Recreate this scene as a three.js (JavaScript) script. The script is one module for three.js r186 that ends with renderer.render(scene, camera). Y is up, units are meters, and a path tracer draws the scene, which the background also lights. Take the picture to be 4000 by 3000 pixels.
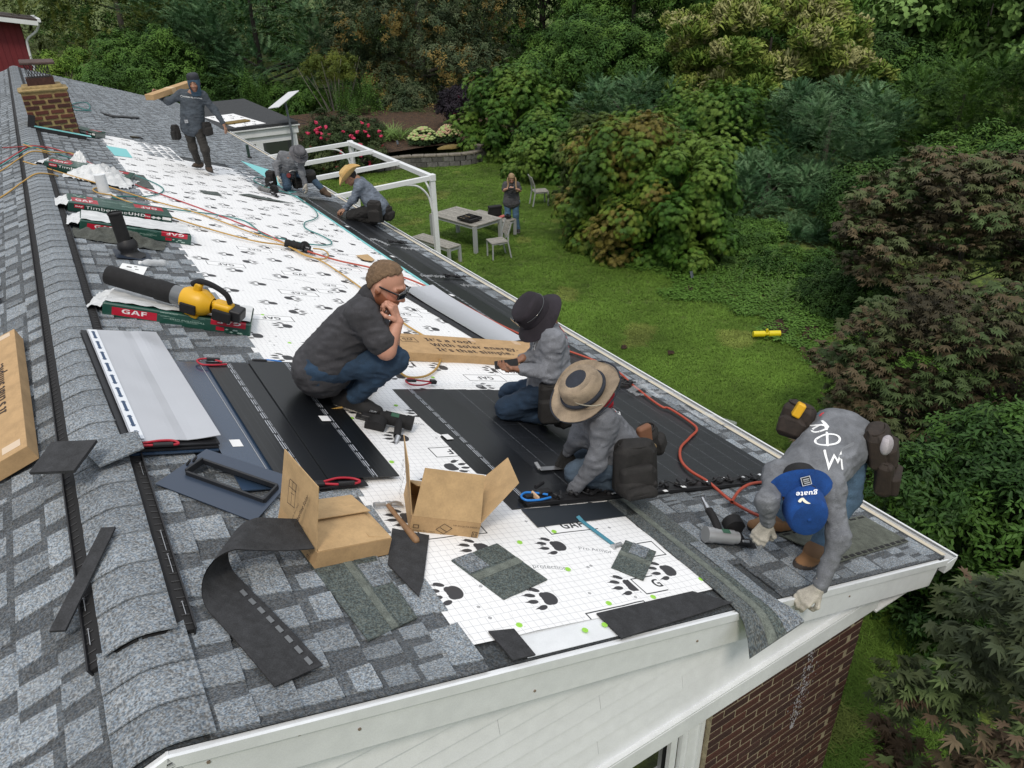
import * as THREE from 'three';
import { mergeGeometries } from 'three/addons/utils/BufferGeometryUtils.js';
import { RoundedBoxGeometry } from 'three/addons/geometries/RoundedBoxGeometry.js';
import { ImprovedNoise } from 'three/addons/math/ImprovedNoise.js';

const V3 = THREE.Vector3, scene = new THREE.Scene();
const v = (a, b, c) => Array.isArray(a) ? new V3(...a) : a && a.isVector3 ? a.clone() : new V3(a, b, c);

// ---- camera: a drone hovering just off the near gable, above the ridge
const camera = new THREE.PerspectiveCamera(55.01129, 4 / 3, 0.1, 400);
camera.position.set(0.18480, 6.24313, 1.72628);
camera.up.set(0.27334, 0.87637, -0.39657);
camera.lookAt(camera.position.x + 0.44934, camera.position.y + -0.48085, camera.position.z + -0.75291);

// ---- sky: an even bright overcast, a little brighter overhead
{
  const w = 64, h = 32, d = new Float32Array(w * h * 4);
  for (let y = 0; y < h; y++) for (let x = 0; x < w; x++) {
    const el = Math.sin(((y + 0.5) / h - 0.5) * Math.PI), i = (y * w + x) * 4;
    const L = el >= 0 ? 0.74 * (1 + 2 * el) / 3 * 1.55 : 0.2;
    d[i] = L * 0.955; d[i + 1] = L * 0.99; d[i + 2] = L * 1.05; d[i + 3] = 1;
  }
  const t = new THREE.DataTexture(d, w, h, THREE.RGBAFormat, THREE.FloatType);
  t.mapping = THREE.EquirectangularReflectionMapping; t.magFilter = THREE.LinearFilter; t.needsUpdate = true;
  scene.background = t; scene.environment = t;
}
const sun = new THREE.DirectionalLight(0xfff3e2, 1.5);
sun.position.set(-12, 40, 14); sun.target.position.set(4, 0, -10); scene.add(sun, sun.target);
sun.castShadow = true; sun.shadow.radius = 20; sun.shadow.mapSize.set(4096, 4096);
Object.assign(sun.shadow.camera, { left: -40, right: 40, top: 50, bottom: -40, near: 1, far: 140 });

const renderer = new THREE.WebGLRenderer({ antialias: true });
renderer.toneMapping = THREE.LinearToneMapping; renderer.toneMappingExposure = 1.06;
renderer.shadowMap.enabled = true; renderer.shadowMap.type = THREE.PCFSoftShadowMap;


// ---- helpers
function mul(a) { return () => { a |= 0; a = a + 0x6D2B79F5 | 0; let t = Math.imul(a ^ a >>> 15, 1 | a); t = t + Math.imul(t ^ t >>> 7, 61 | t) ^ t; return ((t ^ t >>> 14) >>> 0) / 4294967296; }; }
const rnd = mul(11), rr = (a, b) => a + (b - a) * rnd(), pick = (a) => a[Math.floor(rnd() * a.length)];
const noise = new ImprovedNoise(), nz = (x, y, z) => noise.noise(x, y, z);
const taken = {};
function numbered(n) { taken[n] = (taken[n] || 0) + 1; return taken[n] > 1 ? n + '_' + String(taken[n] - 1).padStart(3, '0') : n; }
const lin = (c) => Array.isArray(c) ? new THREE.Color().setRGB(...c) : new THREE.Color(c);
function mat(color, roughness = 0.8, o = {}) { return new (o.clearcoat || o.transmission || o.sheen ? THREE.MeshPhysicalMaterial : THREE.MeshStandardMaterial)({ color: lin(color), roughness, side: THREE.DoubleSide, ...o }); }
function prep(g) {                                        // plain triangles with position, normal, uv
  if (g.index) g = g.toNonIndexed();
  for (const k of Object.keys(g.attributes)) if (!['position', 'normal', 'uv', 'color'].includes(k)) g.deleteAttribute(k);
  if (!g.attributes.normal) g.computeVertexNormals();
  if (!g.attributes.uv) g.setAttribute('uv', new THREE.BufferAttribute(new Float32Array(g.attributes.position.count * 2), 2));
  return g;
}
function join(list) { const a = list.map(prep); return a.length > 1 ? mergeGeometries(a) : a[0]; }
function boxUV(g, k = 1) {                                // texture coordinates in metres, from the three axes
  g = prep(g); const p = g.attributes.position, u = g.attributes.uv, a = v(0, 0, 0), b = v(0, 0, 0), c = v(0, 0, 0);
  for (let i = 0; i < p.count; i += 3) {
    a.fromBufferAttribute(p, i); b.fromBufferAttribute(p, i + 1).sub(a); c.fromBufferAttribute(p, i + 2).sub(a); b.cross(c);
    const X = Math.abs(b.x), Y = Math.abs(b.y), Z = Math.abs(b.z);
    for (let j = 0; j < 3; j++) { const x = p.getX(i + j), y = p.getY(i + j), z = p.getZ(i + j);
      if (Y >= X && Y >= Z) u.setXY(i + j, x * k, z * k); else if (X >= Z) u.setXY(i + j, z * k, y * k); else u.setXY(i + j, x * k, y * k); }
  }
  return g;
}
function tint(g, c) { g = prep(g); const n = g.attributes.position.count, a = new Float32Array(n * 3); for (let i = 0; i < n; i++) a.set(c, i * 3); g.setAttribute('color', new THREE.BufferAttribute(a, 3)); return g; }
function xf(g, p = [0, 0, 0], r = [0, 0, 0], s) { const m = new THREE.Matrix4().compose(v(p), new THREE.Quaternion().setFromEuler(new THREE.Euler(...r)), s ? v(s) : v(1, 1, 1)); g.applyMatrix4(m); return g; }
function mirrorX(g) { g = prep(g); g.scale(-1, 1, 1); for (const at of Object.values(g.attributes)) { const w = at.itemSize, a = at.array; for (let i = 0; i < at.count; i += 3) for (let k = 0; k < w; k++) { const t = a[(i + 1) * w + k]; a[(i + 1) * w + k] = a[(i + 2) * w + k]; a[(i + 2) * w + k] = t; } } g.computeVertexNormals(); return g; }
const bx = (w, h, d, p, r) => xf(new THREE.BoxGeometry(w, h, d), p, r);
const rb = (w, h, d, p, r, e = 0.008, q = 2) => xf(new RoundedBoxGeometry(w, h, d, q, Math.min(e, w / 2.1, h / 2.1, d / 2.1)), p, r);
const cyl = (r0, r1, h, p, r, n = 16) => xf(new THREE.CylinderGeometry(r0, r1, h, n), p, r);
const sph = (r, p, s, n = 14) => xf(new THREE.SphereGeometry(r, n, Math.ceil(n * 0.7)), p, [0, 0, 0], s);
function tube(pts, r = 0.01, n, rs = 8, closed = false) { const c = new THREE.CatmullRomCurve3(pts.map((q) => v(q)), closed, 'centripetal'); return new THREE.TubeGeometry(c, n || pts.length * 8, r, rs, closed); }
function bar(a, b, w, h, e = 0.004) { a = v(a); b = v(b); const L = a.distanceTo(b), g = new RoundedBoxGeometry(w, h, L, 1, Math.min(e, w / 2.2, h / 2.2)); g.applyQuaternion(aim(b.clone().sub(a))); g.translate(...a.add(b).multiplyScalar(0.5).toArray()); return g; }
function aim(d, up = [0, 1, 0]) { const z = d.clone().normalize(), x = new V3().crossVectors(v(up), z).normalize(), y = new V3().crossVectors(z, x); return new THREE.Quaternion().setFromRotationMatrix(new THREE.Matrix4().makeBasis(x, y, z)); }
function ext(pts, depth, bevel = 0) { const s = new THREE.Shape(pts.map((q) => new THREE.Vector2(...q))); return new THREE.ExtrudeGeometry(s, { depth, bevelEnabled: bevel > 0, bevelSize: bevel, bevelThickness: bevel, bevelSegments: 2, curveSegments: 8 }); }
const lathe = (pts, n = 24) => new THREE.LatheGeometry(pts.map((q) => new THREE.Vector2(...q)), n);
function obj(name, g, m, parent) {
  if (Array.isArray(g)) g = join(g);
  if (m.userData.metric) g = boxUV(g, m.userData.metric);
  const o = new THREE.Mesh(g, m); o.name = parent ? name : numbered(name); o.castShadow = o.receiveShadow = true; (parent || scene).add(o); return o;
}
function tag(o, label, category, group, kind) { o.userData.label = label; o.userData.category = category; if (group) o.userData.group = group; if (kind) o.userData.kind = kind; return o; }
function thing(name, label, category, group) { const o = new THREE.Group(); o.name = numbered(name); scene.add(o); return tag(o, label, category, group); }
function struct(name, g, m) { const o = obj(name, g, m); o.userData.kind = 'structure'; return o; }
function dup(o, label) { const c = o.clone(); c.name = numbered(o.name.replace(/_\d\d\d$/, '')); c.userData = { ...o.userData, label }; scene.add(c); return c; }

// roof frame: s metres down the slope from the ridge, z along the ridge, h off the surface
const HR = 4.3, TH = Math.atan(4 / 12), CT = Math.cos(TH), ST = Math.sin(TH), LS = 4.8, ZF = -27.4;
const RW = (s, z, h = 0) => v(s * CT + h * ST, HR - s * ST + h * CT, z);
const qRoof = new THREE.Quaternion().setFromAxisAngle(v(0, 0, 1), -TH);
const yawTo = (a, b) => Math.atan2(-(b[1] - a[1]), b[0] - a[0]);      // turn that points local x from roof point a to b
function onRoof(o, [s, z], yaw = 0, h = 0, side = 1) {
  o.position.copy(RW(s, z, h)); o.quaternion.copy(qRoof).multiply(new THREE.Quaternion().setFromAxisAngle(v(0, 1, 0), yaw));
  if (side < 0) { o.position.x *= -1; o.quaternion.setFromAxisAngle(v(0, 0, 1), TH).multiply(new THREE.Quaternion().setFromAxisAngle(v(0, 1, 0), yaw)); }
  return o;
}
const roofThing = (name, label, cat, at, yaw = 0, h = 0, group) => onRoof(thing(name, label, cat, group), at, yaw, h);

// ---- textures
function canvas(w, h, draw, o = {}) {
  const c = document.createElement('canvas'); c.width = w; c.height = h; const x = c.getContext('2d'); draw(x, w, h);
  const t = new THREE.CanvasTexture(c); t.colorSpace = THREE.SRGBColorSpace; t.wrapS = t.wrapT = THREE.RepeatWrapping; t.anisotropy = 8; Object.assign(t, o); return t;
}
function field(n, f, srgb = true) {                       // square texture from f(x, y) -> [r, g, b] 0..1
  const d = new Uint8Array(n * n * 4);
  for (let y = 0; y < n; y++) for (let x = 0; x < n; x++) { const c = f(x, y), i = (y * n + x) * 4; for (let k = 0; k < 3; k++) d[i + k] = Math.max(0, Math.min(255, c[k] * 255)); d[i + 3] = 255; }
  const t = new THREE.DataTexture(d, n, n); t.wrapS = t.wrapT = THREE.RepeatWrapping; t.magFilter = THREE.LinearFilter; t.minFilter = THREE.LinearMipmapLinearFilter; t.generateMipmaps = true;
  if (srgb) t.colorSpace = THREE.SRGBColorSpace; t.needsUpdate = true; return t;
}
function tileNoise(n, cell, seed) {                       // value noise that repeats every n pixels
  const m = Math.round(n / cell), r = mul(seed), a = Float32Array.from({ length: m * m }, () => r()), sm = (t) => t * t * (3 - 2 * t);
  return (x, y) => { const fx = x / n * m, fy = y / n * m, i = Math.floor(fx), j = Math.floor(fy), u = sm(fx - i), w = sm(fy - j);
    const g = (p, q) => a[((q % m + m) % m) * m + (p % m + m) % m]; return (g(i, j) * (1 - u) + g(i + 1, j) * u) * (1 - w) + (g(i, j + 1) * (1 - u) + g(i + 1, j + 1) * u) * w; };
}
const TX = {};
{ const a = tileNoise(1024, 5, 1), b = tileNoise(1024, 9, 2), c = tileNoise(1024, 120, 3), e = tileNoise(1024, 40, 6), q = tileNoise(1024, 6, 4), r = mul(5);
  TX.granule = field(1024, (x, y) => { const g = 0.74 + (a(x, y) - 0.5) * 0.46 + (b(x, y) - 0.5) * 0.12 + (r() - 0.5) * 0.34 + (c(x, y) - 0.5) * 0.07 + (e(x, y) - 0.5) * 0.05, h = (q(x, y) - 0.5) * 0.10; return [g * 0.965 + h, g * 1.0 + h * 0.3, g * 1.02 - h * 0.5]; }); }
{ const a = tileNoise(512, 4, 7), b = tileNoise(512, 30, 8), r = mul(9); TX.speck = field(512, (x, y) => { const g = 0.80 + (a(x, y) - 0.5) * 0.22 + (b(x, y) - 0.5) * 0.18 + (r() - 0.5) * 0.12; return [g, g, g]; });
  const c = tileNoise(512, 90, 17), d = tileNoise(512, 14, 18); TX.grime = field(512, (x, y) => { const g = 0.96 + (c(x, y) - 0.5) * 0.04 + (d(x, y) - 0.5) * 0.03 + (r() - 0.5) * 0.04; return [g, g, g * 0.995]; });
  const f1 = tileNoise(512, 3, 21), f2 = tileNoise(512, 60, 22), f3 = tileNoise(512, 18, 23); TX.fabric = field(512, (x, y) => { const g = 0.86 + (f1(x, y) - 0.5) * 0.10 + (f2(x, y) - 0.5) * 0.22 + (f3(x, y) - 0.5) * 0.08; return [g, g, g]; });
  const g1 = tileNoise(512, 7, 31), g2 = tileNoise(512, 64, 32), g3 = tileNoise(512, 24, 33); TX.card = field(512, (x, y) => { const g = 0.94 + (g1(x, y) - 0.5) * 0.05 + (g2(x, y) - 0.5) * 0.08 + (g3(x, y) - 0.5) * 0.04 + ((x % 8) < 4 ? 0.006 : -0.006); return [g, g, g * 0.99]; }); }
const metric = (m, k = 1) => { m.userData.metric = k; return m; };
const MT = {
  shingle: new THREE.MeshStandardMaterial({ map: TX.granule, bumpMap: TX.granule, bumpScale: 0.0025, vertexColors: true, roughness: 0.92, side: THREE.DoubleSide }),
  granBack: metric(mat([0.048, 0.050, 0.055], 0.85, { map: TX.speck }), 2), granLoose: metric(mat([0.36, 0.375, 0.395], 0.95, { map: TX.granule, bumpMap: TX.granule, bumpScale: 0.002 })),
  white: metric(mat([0.83, 0.86, 0.895], 0.5, { map: TX.grime }), 0.7), whiteMetal: metric(mat([0.83, 0.86, 0.895], 0.38, { map: TX.grime }), 0.9), black: mat([0.014, 0.014, 0.016], 0.5), blackMatte: metric(mat([0.016, 0.016, 0.018], 0.85, { map: TX.speck }), 3),
  tar: mat([0.012, 0.012, 0.013], 0.8), steel: mat([0.55, 0.56, 0.58], 0.35, { metalness: 0.9 }), alu: mat([0.50, 0.51, 0.52], 0.45, { metalness: 0.7 }),
  card: metric(mat([0.52, 0.34, 0.175], 0.9, { map: TX.card }), 2), cardIn: metric(mat([0.56, 0.38, 0.20], 0.95, { map: TX.card }), 2), paper: mat([0.82, 0.83, 0.84], 0.7), teal: mat([0.22, 0.60, 0.62], 0.6),
  mortarTan: metric(mat([0.52, 0.38, 0.17], 0.95, { map: TX.speck }), 2), red: mat([0.42, 0.016, 0.035], 0.45), blue: mat([0.02, 0.20, 0.62], 0.4), yellow: mat([0.72, 0.40, 0.012], 0.4), mortar: metric(mat([0.50, 0.43, 0.29], 0.95, { map: TX.speck }), 2), glassDark: mat([0.015, 0.017, 0.018], 0.06, { metalness: 0.0, clearcoat: 1 }),
};


// ---- the house: white-sided brick ranch with a long shingled gable roof
const house = thing('house', 'brick house with white gable siding and a long grey shingle roof', 'house');
const roofDeck = obj('roof', [-1, 1].map((d) => { const g = new THREE.BoxGeometry(LS - 0.004, 0.14, -ZF - 0.02); g.translate(LS / 2, -0.074, ZF / 2); g.applyQuaternion(qRoof); g.translate(0, HR, 0); return boxUV(d < 0 ? mirrorX(g) : g); }), mat([0.10, 0.105, 0.11], 0.95, { map: TX.granule }), house);
// one laminated shingle: a backing strip and a few proud tabs of differing tone, x down the slope, z along it
const SHN = 14, shingleGeo = [];
for (let k = 0; k < SHN; k++) {
  const parts = [], r = mul(100 + k), E = 0.143;
  const slab = (z0, z1, ya, yb, taper, tone, band = 0, x0 = -0.004) => {                // band: the strip of darker granules pressed along the head of a tab
    const g = new THREE.BufferGeometry(), P = [], Q = (a, b, c, d) => P.push(...a, ...b, ...c, ...a, ...c, ...d), nTop = band ? 12 : 6;
    const A = [x0, ya, z0 + taper], B = [E, yb, z0], Cq = [E, yb, z1], D = [x0, ya, z1 - taper], lo = (p) => [p[0], -0.002, p[2]];
    const mx = (p, q) => p.map((e, i) => e + (q[i] - e) * band), M1 = mx(A, B), M2 = mx(D, Cq); if (band) { Q(A, D, M2, M1); Q(M1, M2, Cq, B); } else Q(A, D, Cq, B); Q(B, Cq, lo(Cq), lo(B)); Q(A, B, lo(B), lo(A)); Q(Cq, D, lo(D), lo(Cq));
    g.setAttribute('position', new THREE.BufferAttribute(new Float32Array(P), 3)); g.computeVertexNormals();
    const u = new Float32Array(P.length / 3 * 2); const ou = r(), ov = r(); for (let i = 0; i < P.length / 3; i++) { u[i * 2] = P[i * 3] * 1.0 + P[i * 3 + 1] + ou; u[i * 2 + 1] = P[i * 3 + 2] * 1.0 + ov; }
    g.setAttribute('uv', new THREE.BufferAttribute(u, 2)); const tg = tint(g, tone); if (band) for (let i = 0; i < 18; i++) tg.attributes.color.array[i] = tone[i % 3] * 0.42; parts.push(tg);
  };
  const t0 = 0.17 + r() * 0.04; slab(0.0015, 0.9985, 0.002, 0.009, 0, [t0 * 0.98, t0, t0 * 1.05]);
  let z = r() * 0.05; const tones = [0.47, 0.38, 0.54, 0.43, 0.51, 0.33];
  while (z < 0.96) { const w = 0.13 + r() * 0.13, z1 = Math.min(0.998, z + w), t = tones[Math.floor(r() * 6)] * (0.92 + r() * 0.16); if (z1 - z > 0.05) slab(z + 0.002, z1, 0.0075, 0.0165, 0.014, [t * 0.97, t, t * 1.05], r() < 0.7 ? 0.16 + r() * 0.26 : 0); z = z1 + 0.045 + r() * 0.085; }
  const sg = mergeGeometries(parts); sg.scale(1, 1, -1); { const q = sg.attributes.position, c = sg.attributes.color, u = sg.attributes.uv; for (const [at, w] of [[q, 3], [c, 3], [u, 2]]) for (let i = 0; i < at.count; i += 3) for (let j = 0; j < w; j++) { const t = at.array[(i + 1) * w + j]; at.array[(i + 1) * w + j] = at.array[(i + 2) * w + j]; at.array[(i + 2) * w + j] = t; } sg.computeVertexNormals(); }
  shingleGeo.push(sg);
}
{
  const spots = [];
  const far = (s) => s < 1.12 ? 0 : s < 1.65 ? -14.4 : s < 2.3 ? -12.7 : s < 3.05 ? -13.3 : s < 4.42 ? -10.95 : 0;
  const row = (side, s, za, zb) => { let z = za - rnd() * 0.0; const off = rnd(); let first = true; while (z > zb + 0.02) { const len = Math.min(first ? 0.25 + off * 0.75 : 1, z - zb); spots.push([side, s, z, len]); z -= len; first = false; } };
  for (let k = 0, s = 0.13; s < LS - 0.1; k++, s += 0.143) {
    const zf = far(s + 0.05);
    if (zf === 0) row(1, s, s > 4.3 ? -1.0 : 0.0, ZF); else row(1, s, zf, ZF);
    if (s > 2.62) row(1, s, s < 2.7 ? -0.42 : s < 2.9 ? -0.30 : 0, -1.06);
    if (s < 3.4) row(-1, s, 0, ZF);
  }
  for (let s = 3.4; s < LS; s += 0.143) row(-1, s, 0, -4);
  const eye = camera.position, fw = new V3(); camera.getWorldDirection(fw);
  const list = spots.map(([side, s, z, len]) => { const p = RW(s, z - len / 2); p.x *= side; const d = p.clone().sub(eye), w = d.dot(fw); return { side, s, z, len, d: w < 0.5 || d.normalize().dot(fw) < 0.72 || (side < 0 && s > 1.9) ? 99 : w }; }).sort((a, b) => a.d - b.d);
  const rest = [];
  list.forEach((q, i) => {
    const g = shingleGeo[i % SHN], o = new THREE.Object3D();
    if (q.side > 0) { onRoof(o, [q.s, q.z], 0); o.scale.set(1, 1, q.len); }
    else { onRoof(o, [q.s, q.z - q.len], Math.PI, 0, -1); o.scale.set(1, 1, q.len); }
    o.updateMatrix();
    if (i < 300) { const m = new THREE.Mesh(g, MT.shingle); m.name = 'shingle'; m.applyMatrix4(o.matrix); m.castShadow = m.receiveShadow = true; roofDeck.add(m); }
    else rest.push(g.clone().applyMatrix4(o.matrix));
  });
  const st = new THREE.Mesh(mergeGeometries(rest), MT.shingle); st.name = 'shingle_field'; st.userData.kind = 'stuff'; st.castShadow = st.receiveShadow = true; roofDeck.add(st);
}
// ridge: arched caps over a black vent on most of its length, plain caps at the near end
{
  const vent = obj('ridge_vent', [-1, 1].map((d) => { const L = -ZF - 0.5, g = bx(0.165, 0.022, L, [0.0825, 0.016, -0.47 - L / 2]); g.applyQuaternion(qRoof); g.translate(0, HR, 0); return d < 0 ? mirrorX(g) : g; }), MT.tar, house);
  const capG = (w, lift) => { const P = [], n = 10, prof = [], l2 = 0.335; for (let i = 0; i <= n; i++) { const t = i / n * 2 - 1, x = t * w * CT; prof.push([x, -Math.sqrt(x * x + 0.0022) * (ST / CT) + 0.047 * (ST / CT)]); }
    for (let i = 0; i < n; i++) { const [xa, ya] = prof[i], [xb, yb] = prof[i + 1], a0 = [xa, ya + lift, 0], b0 = [xb, yb + lift, 0], a1 = [xa, ya + lift - 0.011, -l2], b1 = [xb, yb + lift - 0.011, -l2]; const t = [0, -0.006, 0], ad = (p) => p.map((q, j) => q + t[j]); P.push(...a0, ...b0, ...b1, ...a0, ...b1, ...a1, ...ad(a0), ...ad(b0), ...b0, ...ad(a0), ...b0, ...a0); }
    for (const i of [0, n]) { const [x, y] = prof[i]; const a = [x, y + lift, 0], b = [x, y + lift - 0.011, -l2], c = [x, y + lift - 0.019, -l2], d = [x, y + lift - 0.007, 0]; P.push(...a, ...b, ...c, ...a, ...c, ...d); }
    const g = new THREE.BufferGeometry(); g.setAttribute('position', new THREE.BufferAttribute(new Float32Array(P), 3)); g.computeVertexNormals(); return boxUV(g); };
  const tones = [0.44, 0.39, 0.48, 0.42].map((t) => mat([t * 0.97, t, t * 1.05], 0.93, { map: TX.granule, bumpMap: TX.granule, bumpScale: 0.0025 }));
  const up = capG(0.124, 0.040), dn = capG(0.148, 0.012);
  for (let i = 0, z = -0.47; z > ZF + 0.2; i++, z -= 0.205) { const m = new THREE.Mesh(up, tones[(i * 7 + (i >> 2)) % 4]); m.name = 'ridge_cap'; m.position.set(0, HR + (i % 3) * 0.001, z); m.rotation.y = (nz(i * 0.7, 3, 1)) * 0.02; m.castShadow = m.receiveShadow = true; vent.add(m); }
  for (let i = 0; i < 3; i++) { const m = new THREE.Mesh(dn, tones[(i + 1) % 4]); m.name = 'ridge_cap'; m.position.set(0, HR + 0.005 * i, -0.005 - i * 0.16); m.castShadow = m.receiveShadow = true; vent.add(m); }
  obj('vent_edge', [-1, 1].map((d) => { const L = -ZF - 0.52, g = join([bx(0.006, 0.044, L, [0.167, 0.020, -0.46 - L / 2])]); g.translate(0, 0, 0); g.applyQuaternion(qRoof); g.translate(0, HR, 0); return d < 0 ? mirrorX(g) : g; }), MT.black, vent);
  const fin = []; for (let i = 0; i < 200; i++) for (const d of [-1, 1]) { const q = RW(0.150, -0.50 - i * 0.05, 0.0295); fin.push(bx(0.028, 0.002, 0.004, [q.x * d, q.y, q.z], [0, 0, -TH * d])); }
  obj('vent_fin', fin, mat([0.05, 0.05, 0.052], 0.6), vent).userData.kind = 'stuff';
  for (const [d, z, l] of [[1, -1.62, 0.11], [1, -1.02, 0.14], [1, -0.86, 0.12], [1, -0.58, 0.07], [-1, -1.85, 0.10], [-1, -0.80, 0.07], [-1, -0.62, 0.08], [1, -2.3, 0.10]]) { const q = RW(0.150, z, 0.034); obj('roofing_nail', [cyl(0.002, 0.002, l, [q.x * d, q.y, q.z], [Math.PI / 2, 0, 0], 6), cyl(0.006, 0.006, 0.002, [q.x * d, q.y, q.z - l / 2], [Math.PI / 2, 0, 0], 8)], MT.steel, vent); }
}
// gable end: rake boards, siding boards, frieze, brick wall with its window
const WZ = -0.11, WX = 3.93, FB = 2.60;                   // wall plane, wall corner, underside of the frieze
{
  for (const d of [1, -1]) { const pr = [[0, -0.012], [LS - 0.10, -0.012], [LS - 0.10, -0.205], [0, -0.205]]; const g = ext(pr, 0.022); g.applyQuaternion(qRoof); g.translate(0, HR, -0.006); obj('rake_board', d < 0 ? mirrorX(g) : g, MT.white, house);
    const dr = ext([[0, 0.0], [LS - 0.02, 0.0], [LS - 0.02, -0.045], [0, -0.045]], 0.012); dr.applyQuaternion(qRoof); dr.translate(0, HR - 0.002, 0.017); obj('drip_edge', d < 0 ? mirrorX(dr) : dr, MT.whiteMetal, house);
    const so = bx(LS - 0.1, 0.012, -WZ + 0.01, [LS / 2 - 0.05, -0.198, WZ / 2 - 0.006]); so.applyQuaternion(qRoof); so.translate(0, HR, 0); obj('soffit', d < 0 ? mirrorX(so) : so, MT.white, house); }
  for (const [x, y] of [[0.094,4.194], [0.362,4.122], [0.553,4.006], [1.266,3.714], [2.194,3.436], [3.444,3.045]]) obj('nail_head', cyl(0.006, 0.006, 0.004, [x, y, 0.0185], [Math.PI / 2, 0, 0], 8), mat([0.22, 0.17, 0.13], 0.8), house);
  const exs = 0.112; let k = 0;
  for (let y = FB + 0.13; y < HR - 0.25; y += exs, k++) { const half = Math.min(WX, (HR - 0.17 - y) / (ST / CT)); if (half < 0.1) break;
    const cut = 1.15 + (k % 3) * 0.55; for (const [a, b] of half > cut + 0.3 ? [[-half, -cut], [-cut + 0.002, cut], [cut + 0.002, half]] : [[-half, half]]) { obj('siding_board', fixSide(a, b, y, exs), MT.white, house); } }
  function fixSide(a, b, y, e) { const g = new THREE.BufferGeometry(), P = [], Q = (p, q, r, s) => P.push(...p, ...q, ...r, ...p, ...r, ...s), z0 = WZ + 0.027, z1 = WZ + 0.003, z2 = WZ - 0.004; Q([a, y, z0], [b, y, z0], [b, y + e, z1], [a, y + e, z1]); Q([a, y, z2], [b, y, z2], [b, y, z0], [a, y, z0]); Q([b, y, z0], [b, y, z2], [b, y + e, z2], [b, y + e, z1]); Q([a, y, z2], [a, y, z0], [a, y + e, z1], [a, y + e, z2]); g.setAttribute('position', new THREE.BufferAttribute(new Float32Array(P), 3)); g.computeVertexNormals(); return g; }
  obj('frieze_board', [rb(WX * 2 + 0.05, 0.128, 0.05, [0, FB + 0.064, WZ + 0.030], [0, 0, 0], 0.006), bx(WX * 2 + 0.05, 0.012, 0.07, [0, FB + 0.133, WZ + 0.018])], MT.white, house);
  // walls behind the siding and brick
  const W0 = 2.56;                                        // the brick starts here, right of the window
  obj('wall', [bx(WX - W0, FB, 0.18, [(WX + W0) / 2 - 0.004, FB / 2, WZ - 0.0915]), bx(WX + W0 - 2.0, FB, 0.18, [-(WX + W0 - 2.0) / 2 + W0 - 2.0 - 0.3, FB / 2, WZ - 0.1]), bx(0.18, FB + 0.15, -ZF - 0.6, [WX - 0.1, FB / 2 + 0.06, ZF / 2 - 0.2]), bx(0.18, FB + 0.15, -ZF - 0.6, [-WX + 0.1, FB / 2 + 0.06, ZF / 2 - 0.2]), bx(2 * WX - 0.1, FB, 0.1, [0, FB / 2, ZF + 0.35])], MT.mortar, house);
  const wall = house.children[house.children.length - 1], tones = [[0.105, 0.036, 0.026], [0.088, 0.030, 0.023], [0.122, 0.040, 0.028], [0.072, 0.028, 0.024], [0.098, 0.040, 0.032]].map((c) => metric(mat(c, 0.9, { map: TX.speck, bumpMap: TX.speck, bumpScale: 0.002 }), 2.3));
  const full = new RoundedBoxGeometry(0.196, 0.056, 0.03, 1, 0.004), halfB = new RoundedBoxGeometry(0.093, 0.056, 0.03, 1, 0.004), jamb = new RoundedBoxGeometry(0.02, 0.056, 0.10, 1, 0.003);
  [full, halfB, jamb].forEach((g) => prep(g)); let n = 0;
  for (let c = 0; c < 27; c++) { const y = FB - 0.030 - c * 0.0705; let x = W0 + (c % 2 ? 0 : -0.104);
    for (; x < WX - 0.02; x += 0.2075) { const hf = x < W0 - 0.01, tail = x + 0.196 > WX, m = new THREE.Mesh(hf || tail ? halfB : full, tones[(n * 3 + (n >> 1) + c) % 5]); m.name = 'brick'; m.position.set(hf ? x + 0.104 + 0.0465 : tail ? WX - 0.048 : x + 0.098, y + rr(-0.001, 0.001), WZ - 0.012 + rr(-0.0015, 0.002)); m.castShadow = m.receiveShadow = true; wall.add(m); n++; if (n > 260) break; }
    const j = new THREE.Mesh(jamb, tones[c % 5]); j.name = 'brick'; j.position.set(W0 + 0.0005, y, WZ - 0.085); wall.add(j); }
  // efflorescence streak on the brick
  const eff = canvas(128, 512, (g, w, h) => { g.clearRect(0, 0, w, h); const r = mul(77); for (let i = 0; i < 520; i++) { const y = r() ** 0.9 * h, sp = 6 + 34 * Math.sin(Math.min(1, y / h) * Math.PI), x = w / 2 + (r() + r() + r() - 1.5) * sp - (y - h / 2) * 0.03; g.fillStyle = 'rgba(168,165,172,' + (0.2 + r() * 0.5) + ')'; g.fillRect(x, y, 1 + r() * 4, 2 + r() * 12); } });
  const ef = obj('lime_stain', xf(new THREE.PlaneGeometry(0.30, 0.80), [[3.39,2.18][0], [3.39,2.18][1], WZ + 0.008]), new THREE.MeshStandardMaterial({ map: eff, alphaTest: 0.42, roughness: 1, side: THREE.DoubleSide }), wall);
  // window left of the brick
  const win = new THREE.Group(); win.name = 'window'; house.add(win); const wx1 = W0 - 0.012, wz = WZ - 0.075;
  obj('casing', [bx(0.11, 1.75, 0.05, [wx1 - 0.055, FB - 0.88, wz]), bx(0.05, 1.75, 0.03, [wx1 - 0.125, FB - 0.88, wz + 0.002]), bx(0.03, 1.75, 0.06, [wx1 - 0.015, FB - 0.88, wz + 0.012]), bx(1.9, 0.06, 0.05, [wx1 - 1.05, FB - 0.04, wz])], MT.white, win);
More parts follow.
